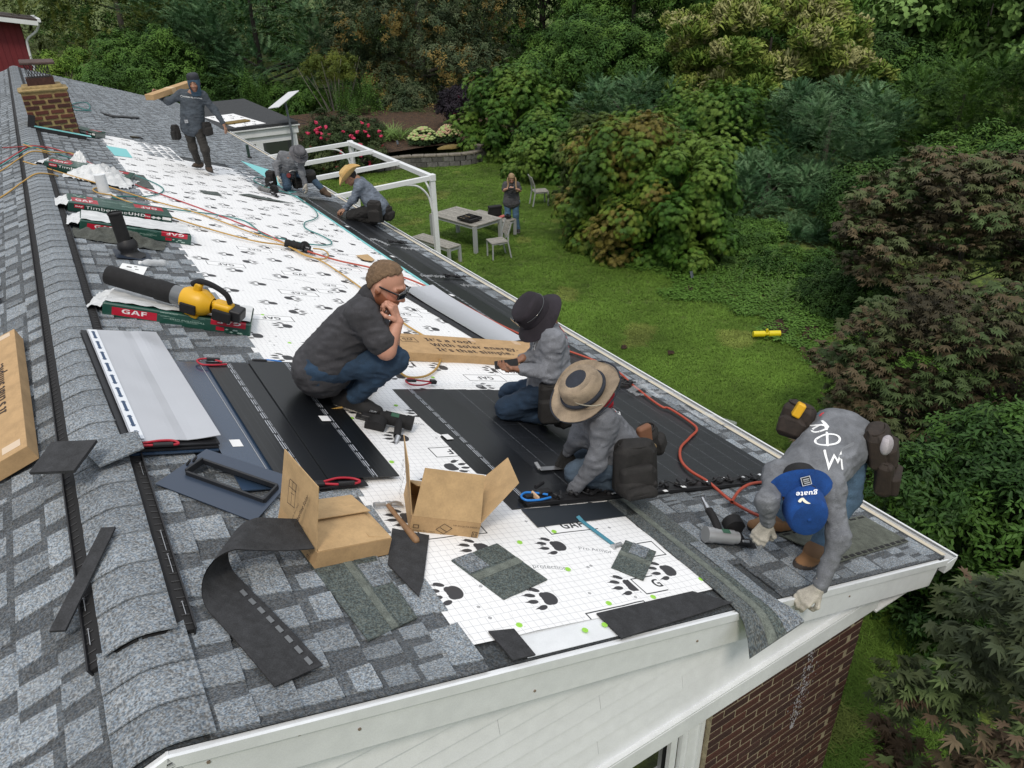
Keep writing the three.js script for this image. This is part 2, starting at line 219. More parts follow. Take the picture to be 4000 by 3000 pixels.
  obj('sash', [bx(0.05, 0.66, 0.03, [wx1 - 0.19, FB - 0.36, wz - 0.02]), bx(1.9, 0.055, 0.035, [wx1 - 1.1, FB - 0.66, wz - 0.01]), bx(0.05, 1.0, 0.03, [wx1 - 0.20, FB - 1.2, wz - 0.045]), bx(1.9, 0.03, 0.03, [wx1 - 1.1, FB - 0.71, wz - 0.05])], MT.whiteMetal, win);
  obj('pane', bx(1.8, 1.7, 0.008, [wx1 - 1.08, FB - 0.88, wz - 0.055]), MT.glassDark, win);
  // eave: fascia, gutter with its open end
  obj('eave_board', bx(0.02, 0.18, -ZF - 0.1, [LS * CT - 0.05, HR - LS * ST - 0.11, ZF / 2]), MT.white, house);
  obj('eave_soffit', bx(0.56, 0.012, -ZF - 0.1, [LS * CT - 0.33, HR - LS * ST - 0.205, ZF / 2]), MT.white, house);
  const gx = LS * CT - 0.035, gy = HR - LS * ST - 0.015, GL = -ZF - 0.05, prof = [[0, 0.0], [0.006, 0], [0.006, -0.085], [0.075, -0.085], [0.118, -0.02], [0.118, 0.010], [0.105, 0.010], [0.105, 0.004], [0.112, 0.004], [0.112, -0.018], [0.072, -0.091], [0, -0.091]];
  const gg = ext(prof, GL); gg.translate(gx, gy, -GL + 0.03); const gut = obj('gutter', gg, MT.whiteMetal, house);
  obj('end_cap', xf(ext([[0.0, 0], [0.11, 0.0], [0.11, -0.02], [0.072, -0.088], [0, -0.088]], 0.004), [gx + 0.004, gy, 0.028]), MT.whiteMetal, gut);
  obj('gutter_debris', join(Array.from({ length: 420 }, (_, i) => { const z = -20 * (rnd() ** 1.5); return bx(rr(0.01, 0.03), 0.006, rr(0.02, 0.09), [gx + rr(0.02, 0.085), gy - 0.07 + rr(0, 0.02), z], [rr(-.3, .3), rr(-1, 1), rr(-.3, .3)]); })), mat([0.05, 0.045, 0.025], 1), gut).userData.kind = 'stuff';
  obj('drip_flange', Array.from({ length: 27 }, (_, i) => { const q = RW(LS + 0.012, -0.02 - i - 0.49, -0.004); return bx(0.05, 0.004, 0.972, [q.x, q.y, q.z], [0, 0, -TH]); }), mat([0.60, 0.54, 0.42], 0.7), gut);
}


// ---- what is laid on the deck: printed underlayment, bare metal, the new solar shingles
TX.under = canvas(2048, 2048, (g, W) => {                 // 1.6 m of printed sheet, s to the right, away upward
  const k = W / 1.6; g.fillStyle = '#f0f1f2'; g.fillRect(0, 0, W, W); const r = mul(3);
  for (let i = 0; i < 900; i++) { g.fillStyle = 'rgba(105,100,92,' + r() * 0.12 + ')'; g.beginPath(); g.ellipse(r() * W, r() * W, 1 + r() * r() * 34, 1 + r() * 7, r() * 3, 0, 7); g.fill(); }
  g.strokeStyle = '#b9bbbe'; g.lineWidth = 2.5;
  for (let j = 0; j < 40; j++) { const y = j * 0.04 * k; g.beginPath(); g.moveTo(0, y); g.lineTo(W, y); g.stroke(); for (let i = 0; i < 41; i++) { const x = (i + (j >> 2) % 2 * 0.5) * 0.04 * k; g.beginPath(); g.moveTo(x, y); g.lineTo(x, y + 0.04 * k); g.stroke(); } }
  g.fillStyle = '#f0f1f2'; g.fillRect(0, 0, 0.06 * k, W); g.setLineDash([14, 12]); g.strokeStyle = '#55585c'; g.beginPath(); g.moveTo(0.05 * k, 0); g.lineTo(0.05 * k, W); g.stroke(); g.setLineDash([]);
  for (let i = 0; i < 26; i++) { const x = r() * W, y = r() * W; g.strokeStyle = '#33363a'; g.beginPath(); g.arc(x, y, 9, 0, 7); g.moveTo(x - 9, y); g.lineTo(x + 9, y); g.moveTo(x, y - 9); g.lineTo(x, y + 9); g.stroke(); }
  const paw = (x, y, a) => { g.save(); g.translate(x * k, y * k); g.rotate(a); g.scale(k * 1.08, k * 1.08); g.fillStyle = '#3b3b3e';
    const el = (px, py, a2, b2, t) => { g.beginPath(); g.ellipse(px, py, a2, b2, t, 0, 7); g.fill(); };
    el(0.030, 0.0, 0.036, 0.042, 0.2); el(0.012, -0.020, 0.020, 0.022, 0); el(0.012, 0.022, 0.020, 0.020, 0);
    for (const [px, py, t] of [[-0.012, -0.062, 0.5], [-0.050, -0.030, 0.25], [-0.056, 0.012, 0], [-0.030, 0.052, -0.35]]) { el(px, py, 0.024, 0.013, t); g.beginPath(); g.moveTo(px - 0.018, py - 0.006); g.lineTo(px - 0.042, py - Math.sin(t) * 0.02); g.lineTo(px - 0.018, py + 0.006); g.fill(); } g.restore(); };
  const logo = (x, y, a) => { g.save(); g.translate(x * k, y * k); g.rotate(a); g.fillStyle = '#f0f1f2'; g.fillRect(-0.2 * k, -0.075 * k, 0.4 * k, 0.15 * k); g.strokeStyle = '#2f3134'; g.lineWidth = 9; g.strokeRect(-0.18 * k, -0.06 * k, 0.36 * k, 0.12 * k); g.fillStyle = '#2f3134'; g.textAlign = 'center'; g.textBaseline = 'middle'; g.font = 'bold ' + 0.085 * k + 'px sans-serif'; g.fillText('GAF', 0, 0); g.restore(); };
  const word = (x, y, a, t, s) => { g.save(); g.translate(x * k, y * k); g.rotate(a); g.fillStyle = '#6d7074'; g.font = s * k + 'px sans-serif'; g.fillText(t, 0, 0); g.restore(); };
  [[0.30, 0.18, 0.1], [0.78, 0.10, 2.9], [1.22, 0.22, 0.15], [0.55, 0.50, 0.1], [0.24, 0.78, 0.0], [0.98, 0.56, 0.1], [1.44, 0.60, 2.95], [0.66, 0.92, 0.1], [1.16, 0.94, 0.12], [0.34, 1.22, 0.0], [0.86, 1.30, 3.0], [1.36, 1.26, 0.1], [0.60, 1.50, 0.1], [1.10, 1.52, 0.1]].forEach((q) => paw(...q));
  logo(1.40, 0.96, 0.0); logo(0.50, 0.32, Math.PI); logo(0.98, 1.12, Math.PI); logo(1.22, 0.40, 0); word(1.10, 0.62, 0.4, 'Pro Armor', 0.04); word(0.12, 1.42, 0, 'roof deck', 0.035); word(0.75, 0.70, 0.3, 'protection', 0.04);
});
MT.under = new THREE.MeshStandardMaterial({ map: TX.under, roughness: 0.55, side: THREE.DoubleSide });
function sheet(name, label, s0, s1, z0, z1, h, cat = 'roof underlayment') {   // an uneven sheet lying on the deck
  const ns = Math.max(6, Math.round((s1 - s0) / 0.09)), nn = Math.round((z0 - z1) / 0.09), P = [], Uv = [], I = [];
  for (let j = 0; j <= nn; j++) for (let i = 0; i <= ns; i++) { const s = s0 + (s1 - s0) * i / ns + (i === 0 || i === ns ? nz(j * 0.23, s0, 1) * 0.012 : 0), z = z0 + (z1 - z0) * j / nn + (j === nn ? nz(i * 0.6, s0 * 3, 2) * 0.08 : 0), q = RW(s, z, h + 0.0015 + Math.abs(nz(s * 3.1, z * 4.7, h * 90)) * 0.005 + Math.max(0, nz(s * 0.9, z * 6, 4)) * 0.012 + Math.max(0, nz(s * 5, z * 1.1, 8)) * 0.008); P.push(q.x, q.y, q.z); Uv.push(s / 1.6 + s0 * 0.37, -z / 1.6 + s0 * 0.21); }
  for (let j = 0; j < nn; j++) for (let i = 0; i < ns; i++) { const a = j * (ns + 1) + i, b = a + 1, c = a + ns + 1; I.push(a, b, c, b, c + 1, c); }
  const g = new THREE.BufferGeometry(); g.setAttribute('position', new THREE.Float32BufferAttribute(P, 3)); g.setAttribute('uv', new THREE.Float32BufferAttribute(Uv, 2)); g.setIndex(I); g.computeVertexNormals();
  return tag(obj(name, g, MT.under), label, cat);
}
const und1 = sheet('underlayment', 'white paw-printed underlayment strip laid along the higher side of the bare deck', 1.10, 2.32, -0.13, -14.4, 0.006);
const und2 = sheet('underlayment', 'white printed underlayment strip between the upper strip and the eave solar row', 2.24, 3.44, -2.2, -12.9, 0.003);
const und3 = sheet('underlayment', 'narrow white underlayment strip along the teal edge of the eave solar row', 3.38, 3.80, -3.6, -10.9, 0.0);
const und4 = sheet('underlayment', 'short white underlayment piece beside the rake, under the blue pry bar', 2.24, 2.60, -0.155, -2.4, 0.0035);
{ const capG = join([cyl(0.0145, 0.0145, 0.0025, [0, 0.001, 0], [0, 0, 0], 12), cyl(0.005, 0.005, 0.004, [0, 0.002, 0], [0, 0, 0], 8)]), cm = mat([0.33, 0.66, 0.08], 0.45);
  for (const [s, z] of [[1.756,-0.735], [1.39,-0.183], [2.015,-0.787], [1.876,-0.477], [1.912,-0.201], [2.185,-0.182], [1.668,-0.075], [1.785,-0.08], [2.586,-0.235], [1.561,-3.272], [1.387,-2.524], [1.456,-2.352], [1.424,-3.522], [1.384,-3.154], [1.395,-4.173], [1.807,-2.383], [2.355,-2.901], [3.23,-3.872], [1.727,-1.336], [1.435,-1.614], [1.416,-2.193]]) { const o = obj('cap_nail', capG.clone(), cm, s > 2.3 && z > -2.4 ? und4 : und1); o.position.copy(RW(s, z, 0.012)); o.quaternion.copy(qRoof); } }
obj('rake_flange', (() => { const q = RW(1.72, -0.075, 0.004), g = bx(0.80, 0.003, 0.13); g.applyQuaternion(qRoof); g.translate(q.x, q.y, q.z); return g; })(), MT.whiteMetal, house);
// solar shingles
TX.cell = canvas(1024, 512, (g, W, H) => {                // 1.63 m long, 0.43 m wide: cell rows, fine dotted busbars, bright strips at the head
  g.fillStyle = '#15181d'; g.fillRect(0, 0, W, H); const r = mul(8);
  for (let y = 150; y < H; y += 9) for (let x = 0; x < W; x += 4) { g.fillStyle = 'rgba(165,175,190,' + (0.20 + r() * 0.28) + ')'; g.fillRect(x, y, 2, 1); }
  for (let x = 0; x < W; x += 128) { g.fillStyle = 'rgba(150,158,168,0.35)'; g.fillRect(x, 150, 1, H); }
  g.fillStyle = 'rgba(200,206,214,0.8)'; for (const y of [270, 400, 500]) for (let x = 0; x < W; x += 3) if (r() > 0.25) g.fillRect(x, y, 2, 3);
});
TX.film = canvas(1024, 512, (g, W, H) => { g.fillStyle = '#15181c'; g.fillRect(0, 0, W, H); const r = mul(18); g.fillStyle = '#0e1012'; g.fillRect(0, 0, W, 150); g.strokeStyle = 'rgba(180,188,198,0.5)'; for (const y of [34, 92, 120]) { g.lineWidth = 1; g.beginPath(); g.moveTo(0, y); g.lineTo(W, y + 1); g.stroke(); }
  for (const [y, w] of [[150, 6], [166, 6], [180, 3]]) for (let x = 10; x < W; x += 60) { g.fillStyle = 'rgba(205,210,218,0.9)'; g.fillRect(x, y, 40 + r() * 20, w); } });
MT.cell = new THREE.MeshPhysicalMaterial({ map: TX.cell, roughness: 0.45, clearcoat: 0.25, clearcoatRoughness: 0.4 }); MT.film = new THREE.MeshPhysicalMaterial({ map: TX.film, roughness: 0.34, clearcoat: 0.3, clearcoatRoughness: 0.3 }); MT.panelEdge = mat([0.014, 0.015, 0.018], 0.5);
// lies with x down the slope from 0 to wd, z from 0 to -len
function plate(name, wd, len, th, m, parent, bend = () => 0, ns = 2, nl = 12) {
  const P = [], Uv = [], I = [], N = (ns + 1) * (nl + 1);
  for (const b of [0, 1]) for (let j = 0; j <= nl; j++) for (let i = 0; i <= ns; i++) { const x = wd * i / ns, z = -len * j / nl; P.push(x, bend(x, z) + (b ? 0 : th), z); Uv.push(-z / 1.63, 1 - x / 0.43); }
  const q = (a, b, c, d) => I.push(a, b, c, a, c, d);
  for (let j = 0; j < nl; j++) for (let i = 0; i < ns; i++) { const a = j * (ns + 1) + i; q(a, a + 1, a + ns + 2, a + ns + 1); q(N + a + 1, N + a, N + a + ns + 1, N + a + ns + 2); }
  for (let j = 0; j < nl; j++) { const a = j * (ns + 1), c = a + ns + 1, d = a + ns, e = d + ns + 1; q(a, c, N + c, N + a); q(e, d, N + d, N + e); }
  for (let i = 0; i < ns; i++) { const a = i, b = i + 1, c = nl * (ns + 1) + i, d = c + 1; q(b, a, N + a, N + b); q(c, d, N + d, N + c); }
  const g = new THREE.BufferGeometry(); g.setAttribute('position', new THREE.Float32BufferAttribute(P, 3)); g.setAttribute('uv', new THREE.Float32BufferAttribute(Uv, 2)); g.setIndex(I); const h = g.toNonIndexed(); h.computeVertexNormals();
  return obj(name, h, m, parent);
}
const arr = thing('solar_shingle_array', 'black solar shingles nailed in rows where two men kneel', 'solar roof');
const rowS = []; for (let k = 0; k < 12; k++) rowS.push(1.90 + k * 0.194);
rowS.forEach((s, k) => { for (const c of k >= 8 ? [0, 1] : [0]) { const o = plate('solar_shingle', 0.42, 1.625, 0.006, k === 0 && c === 0 ? MT.film : MT.cell, arr, (x) => 0.002 + x * 0.022); onRoof(o, [s, -1.03 - c * 1.632], 0, 0.006); } });
for (let c = 2; c < 6; c++) { const o = plate('solar_shingle', 0.42, 1.625, 0.006, MT.film, arr, (x) => 0.002 + x * 0.02); onRoof(o, [3.76, -1.03 - c * 1.632], 0, 0.008); const p = plate('solar_shingle', 0.42, 1.625, 0.006, MT.cell, arr, (x) => 0.004 + x * 0.02); onRoof(p, [4.03, -1.03 - c * 1.632 - 0.03], 0, 0.010); }
{ const st = obj('ice_barrier_edge', (() => { const g = bx(0.06, 0.002, 6.6); g.applyQuaternion(qRoof); const q = RW(3.75, -7.6, 0.010); g.translate(q.x, q.y, q.z); return g; })(), MT.teal, arr);
  const lab = (s, z, w, d, h) => { const o = obj('label', bx(w, 0.001, d), MT.paper, arr); onRoof(o, [s, z], 0.1, h); };
  for (const [s, z] of [[1.944,-1.886], [3.841,-7.03], [3.851,-5.376], [3.73,-10.412], [3.843,-8.701]]) lab(s, z, 0.05, 0.07, 0.022);
  // wire way along the near edge: black rail, clips and plugs with white tags
  const rail = obj('wire_rail', (() => { const g = join([bx(2.2, 0.012, 0.10, [0, 0.006, 0]), bx(2.2, 0.02, 0.006, [0, 0.012, 0.05])]); g.applyQuaternion(qRoof); const q = RW(3.10, -1.075, 0.022); g.translate(q.x, q.y, q.z); return g; })(), MT.black, arr);
  const clip = join([rb(0.05, 0.02, 0.018, [0, 0.018, 0.01], [0, 0.5, 0]), cyl(0.009, 0.009, 0.07, [0.02, 0.022, -0.01], [Math.PI / 2, 0, 0.9], 10), cyl(0.011, 0.011, 0.03, [-0.02, 0.022, 0.012], [Math.PI / 2, 0, 0.5], 10), rb(0.018, 0.03, 0.03, [-0.03, 0.02, -0.02])]);
  for (let i = 0; i < 15; i++) { const o = obj('plug', clip.clone(), MT.black, arr); onRoof(o, [2.25 + i * 0.128, -1.07 + rr(-0.015, 0.015)], rr(-0.6, 0.6), 0.028); }
  for (const [s, z] of [[2.638,-1.038], [2.815,-1.013], [3.064,-1.009], [3.26,-1.037], [3.54,-1.068], [3.73,-1.097], [3.931,-1.094], [4.14,-1.102]]) { const o = obj('tag', bx(0.035, 0.002, 0.02), MT.paper, arr); onRoof(o, [s, z], rr(-0.4, 0.4), 0.052); }
  const wires = []; for (let i = 0; i < 7; i++) { const s = 2.3 + i * 0.26; wires.push(tube([[s, 0, 0], [s + 0.08, 0.02, -0.02], [s + 0.16, 0.004, 0.02], [s + 0.27, 0.015, 0.0]].map(([a, h, dz]) => RW(a, -1.075 + dz, 0.045 + h)), 0.004, 16, 6)); } obj('cable', wires, MT.black, arr);
  // corner plug with a blue jumper
  const jb = thing('cable_jumper', 'blue looped jumper cable held with a tan band, by the black glove', 'cable');
  obj('loop', tube([[2.178,-1.062], [2.081,-1.047], [1.999,-1.059], [1.993,-1.094], [2.047,-1.132], [2.128,-1.115], [2.179,-1.093]].map(([s, z]) => RW(s, z, 0.045)), 0.007, 50, 8), MT.blue, jb);
  obj('band', (() => { const [s, z] = [2.088,-1.091]; const g = rb(0.014, 0.03, 0.075); g.applyQuaternion(qRoof); const q = RW(s, z, 0.045); g.translate(q.x, q.y, q.z); return g; })(), mat([0.62, 0.42, 0.27], 0.7), jb);
  const [s, z] = [2.178,-1.129]; const pg = obj('plug', [rb(0.10, 0.03, 0.05, [0, 0, 0]), cyl(0.012, 0.012, 0.09, [0.0, 0.02, -0.05], [Math.PI / 2, 0, 1.2]), cyl(0.012, 0.012, 0.09, [-0.12, 0.0, 0.015], [Math.PI / 2, 0, 1.4])], MT.black, jb); onRoof(pg, [s, z], 0.1, 0.04);
}


// ---- loose things on the roof
function decal(parent, tex, w, h, p, r, name = 'print') { const o = obj(name, xf(new THREE.PlaneGeometry(w, h), [0, 0, 0]), new THREE.MeshStandardMaterial({ map: tex, alphaTest: 0.4, roughness: 0.8, side: THREE.DoubleSide }), parent); o.position.set(...p); o.rotation.set(...r); return o; }
const ink = (w, h, draw) => canvas(w, h, (g) => { g.clearRect(0, 0, w, h); draw(g); });
const flat = (a, b, c, d) => [a, b, c, d];
// a flat piece cut from shingles: corners given as roof points
function cutPiece(name, label, cat, pts, m, h, th = 0.006, bend = 0, grp) {
  const c = pts.reduce((a, q) => [a[0] + q[0] / pts.length, a[1] + q[1] / pts.length], [0, 0]), sh = pts.map(([s, z]) => [s - c[0], -(z - c[1])]);
  const g = ext(sh, th); g.rotateX(-Math.PI / 2); const p = g.attributes.position; if (bend) for (let i = 0; i < p.count; i++) p.setY(i, p.getY(i) + bend * (Math.hypot(p.getX(i), p.getZ(i)) ** 2)); g.computeVertexNormals();
  const t = roofThing(name, label, cat, c, 0, h, grp); obj('sheet', g, m, t); return t;
}
const bandM = metric(mat([0.22, 0.25, 0.22], 0.9, { map: TX.speck }), 2), granB = metric(mat([0.165, 0.185, 0.168], 0.95, { map: TX.granule }), 1);
// short ends of shingle with tabs and the smooth green-grey nail strip
function shingleCut(label, pts, tabs) {                    // pts: a b c d, tabs along a-b
  const t = cutPiece('shingle_offcut', label, 'shingle offcut', pts, granB, 0.012, 0.006);
  const c = pts.reduce((a, q) => [a[0] + q[0] / 4, a[1] + q[1] / 4], [0, 0]), at = (u, w) => [0, 1].map((k) => (pts[0][k] * (1 - u) * (1 - w) + pts[1][k] * u * (1 - w) + pts[2][k] * u * w + pts[3][k] * (1 - u) * w) - c[k]);
  const quad = (u0, u1, w0, w1, h, m, nm) => { const g = ext([at(u0, w0), at(u1, w0), at(u1, w1), at(u0, w1)].map(([s, z]) => [s, -z]), 0.004); g.rotateX(-Math.PI / 2); g.translate(0, h, 0); obj(nm, g, m, t); };
  quad(0.0, 1.0, 0.40, 0.53, 0.004, bandM, 'nail_strip'); tabs.forEach(([a, b, l]) => quad(a, b, 0.0, 0.36, 0.005, l ? MT.granLoose : granB, 'tab')); return t;
}
shingleCut('square grey shingle offcut lying on the underlayment, larger of the two', [[1.317,-0.663], [1.623,-0.741], [1.711,-0.425], [1.412,-0.344]], [[0.02, 0.42, 1], [0.5, 0.98, 0]]);
shingleCut('small grey shingle offcut with one raised tab, by the pry bar head', [[2.393,-0.628], [2.504,-0.495], [2.229,-0.301], [2.12,-0.431]], [[0.25, 0.78, 1]]);
shingleCut('long grey shingle lying crooked beside the front open box', [[0.975, -0.93], [0.98, -0.33], [0.74, -0.26], [0.66, -0.93]].map(([s, z]) => [s, z]), [[0.0, 0.3, 0], [0.34, 0.6, 1], [0.66, 1, 0]]);
cutPiece('starter_strip', 'black starter strip laid along the rake edge beside the underlayment', 'starter strip', [[1.795,-0.152], [2.44,-0.161], [2.60, -0.03], [1.80, 0.02]].map((q) => q), MT.granBack, 0.012, 0.006);
cutPiece('starter_strip', 'small square black starter piece at the rake below the white flange', 'starter strip', [[1.229,-0.177], [1.346,-0.161], [1.348,-0.001], [1.238,-0.003]], MT.granBack, 0.016, 0.006);
cutPiece('shingle_offcut', 'tapered black shingle back lying under the hammer handle', 'shingle offcut', [[1.145,-0.955], [1.301,-0.866], [1.114,-0.547], [1.044,-0.45], [1.006,-0.691]], MT.granBack, 0.018, 0.006);
cutPiece('flashing_strip', 'smooth dark blue-grey strip along the lower end of the solar array', 'flashing', [[1.949,-1.015], [2.716,-1.005], [2.715,-0.846], [1.94,-0.838]], mat([0.022, 0.028, 0.036], 0.5), 0.014, 0.004);
cutPiece('shingle_offcut', 'dark folded shingle piece resting on the ridge vent', 'shingle offcut', [[-0.30, -1.60], [-0.13, -1.47], [-0.02, -1.66], [-0.20, -1.80]], MT.granBack, 0.10, 0.014).rotation.set(0, 0, 0.12);
{ const t = thing('shingle_offcut', 'narrow dark shingle strip leaning across the ridge vent', 'shingle offcut'); const o = obj('sheet', bx(0.055, 0.010, 0.48), MT.granBack, t); t.position.set(-0.13, HR + 0.035, -0.90); t.quaternion.copy(aim(v(0.19, 0.055, -0.36))); }
cutPiece('loose_shingle', 'torn shingle flap lifted on the ridge caps', 'loose shingle', [[-0.10, -1.86], [0.16, -1.84], [0.165, -1.66], [-0.03, -1.60]], MT.granLoose, 0.085, 0.008).rotation.set(0, 0, -0.02);
// long starter strip curled over on itself
{
  const t = thing('curled_strip', 'long black starter strip curled into a hook on the shingles', 'starter strip');
  const n = 60, m = 6, P = [], I = [], d = [0.56, -0.83], e = [-0.83, -0.56], t1 = [-0.27, -0.963], w1 = [0.963, -0.27], S = [0.44, -0.15], r0 = 0.075, q0 = 0.62;
  const put = (a, b, lift = 0) => { const x = S[0] + a * t1[0] + b * w1[0] - S[0], z = a * t1[1] + b * w1[1], pd = x * d[0] + z * d[1], q = x * e[0] + z * e[1], f = (q - q0 * 0.62) / r0; let qe = q, h = 0.028 + Math.max(0, Math.sin(a * 7)) * 0.006; if (f > Math.PI) { const g = q - q0 * 0.62 - Math.PI * r0; qe = q0 * 0.62 - g; h += 2 * r0 - Math.sin(Math.min(1, g / 0.34) * 1.57) * 0.075 - lift * 2; } else if (f > 0) { qe = q0 * 0.62 + r0 * Math.sin(f); h += r0 * (1 - Math.cos(f)); } return RW(S[0] + pd * d[0] + qe * e[0], S[1] + pd * d[1] + qe * e[1], h + lift); };
  for (let i = 0; i <= n; i++) for (let k = 0; k <= m; k++) { const q = put(1.06 * i / n, (k / m - 0.5) * 0.19); P.push(q.x, q.y, q.z); }
  for (let i = 0; i < n; i++) for (let k = 0; k < m; k++) { const a2 = i * (m + 1) + k; I.push(a2, a2 + 1, a2 + m + 1, a2 + 1, a2 + m + 2, a2 + m + 1); }
  const top = new THREE.BufferGeometry(); top.setAttribute('position', new THREE.Float32BufferAttribute(P, 3)); top.setIndex(I); top.computeVertexNormals();
  const low = top.clone(), lp = low.attributes.position, ln = low.attributes.normal; for (let i = 0; i < lp.count; i++) lp.setXYZ(i, lp.getX(i) - ln.getX(i) * 0.004, lp.getY(i) - ln.getY(i) * 0.004, lp.getZ(i) - ln.getZ(i) * 0.004);
  obj('strip', [top, low], metric(mat([0.05, 0.052, 0.057], 0.9, { map: TX.speck }), 3), t);
  const dash = []; for (let i = 0; i < 8; i++) dash.push(bar(put(0.02 + i * 0.062, 0.06, 0.004), put(0.056 + i * 0.062, 0.06, 0.004), 0.016, 0.003, 0.001)); obj('sealant_dash', dash, mat([0.13, 0.14, 0.15], 0.5), t);
}
// the shingle being laid over the rake, sagging from the hand
{
  const t = thing('rake_shingle', 'grey shingle strip with a green nail band, bent over the rake by a gloved hand', 'shingle'); const P = [], Uv = [], I = [], n = 26, m = 6;
  for (let j = 0; j <= n; j++) for (let i = 0; i <= m; i++) { const k = j / n, z = -1.02 + 1.19 * k, s = 2.585 + 0.30 * i / m + (k > 0.8 ? (k - 0.8) * 0.3 * (i / m) : 0), over = Math.max(0, z - 0.0), h = 0.018 - over * over * 5.5 * (1 - 0.5 * i / m) - (z > -0.15 ? (z + 0.15) * 0.05 : 0) + Math.max(0, z - 0.03) * (i / m) * 0.45; const q = RW(s, z, h); P.push(q.x, q.y, q.z); Uv.push(s, z); }
  for (let j = 0; j < n; j++) for (let i = 0; i < m; i++) { const a = j * (m + 1) + i; I.push(a, a + m + 1, a + 1, a + 1, a + m + 1, a + m + 2); }
  const g = new THREE.BufferGeometry(); g.setAttribute('position', new THREE.Float32BufferAttribute(P, 3)); g.setAttribute('uv', new THREE.Float32BufferAttribute(Uv, 2)); g.setIndex(I); g.computeVertexNormals();
  const low = g.clone(); low.translate(0, -0.006, 0); obj('sheet', [g, low], mat([0.19, 0.20, 0.195], 0.95, { map: TX.granule, bumpMap: TX.granule, bumpScale: 0.002 }), t);
  const cols = new Float32Array(P.length); const bandG = (i0, i1, lift, z0) => { const g2 = g.clone(), idx = []; for (let j = 0; j < n; j++) for (let i = i0; i < i1; i++) { if (-1.02 + 1.19 * j / n < z0) continue; const a = j * (m + 1) + i; idx.push(a, a + m + 1, a + 1, a + 1, a + m + 1, a + m + 2); } g2.setIndex(idx); g2.translate(ST * lift, CT * lift, 0); return g2; };
  obj('nail_strip', bandG(2, 3, 0.002, -2), bandM, t); obj('tab', bandG(4, 6, 0.005, -0.52), MT.granLoose, t); obj('tab', bandG(3, 6, 0.003, -0.30), granB, t);
}
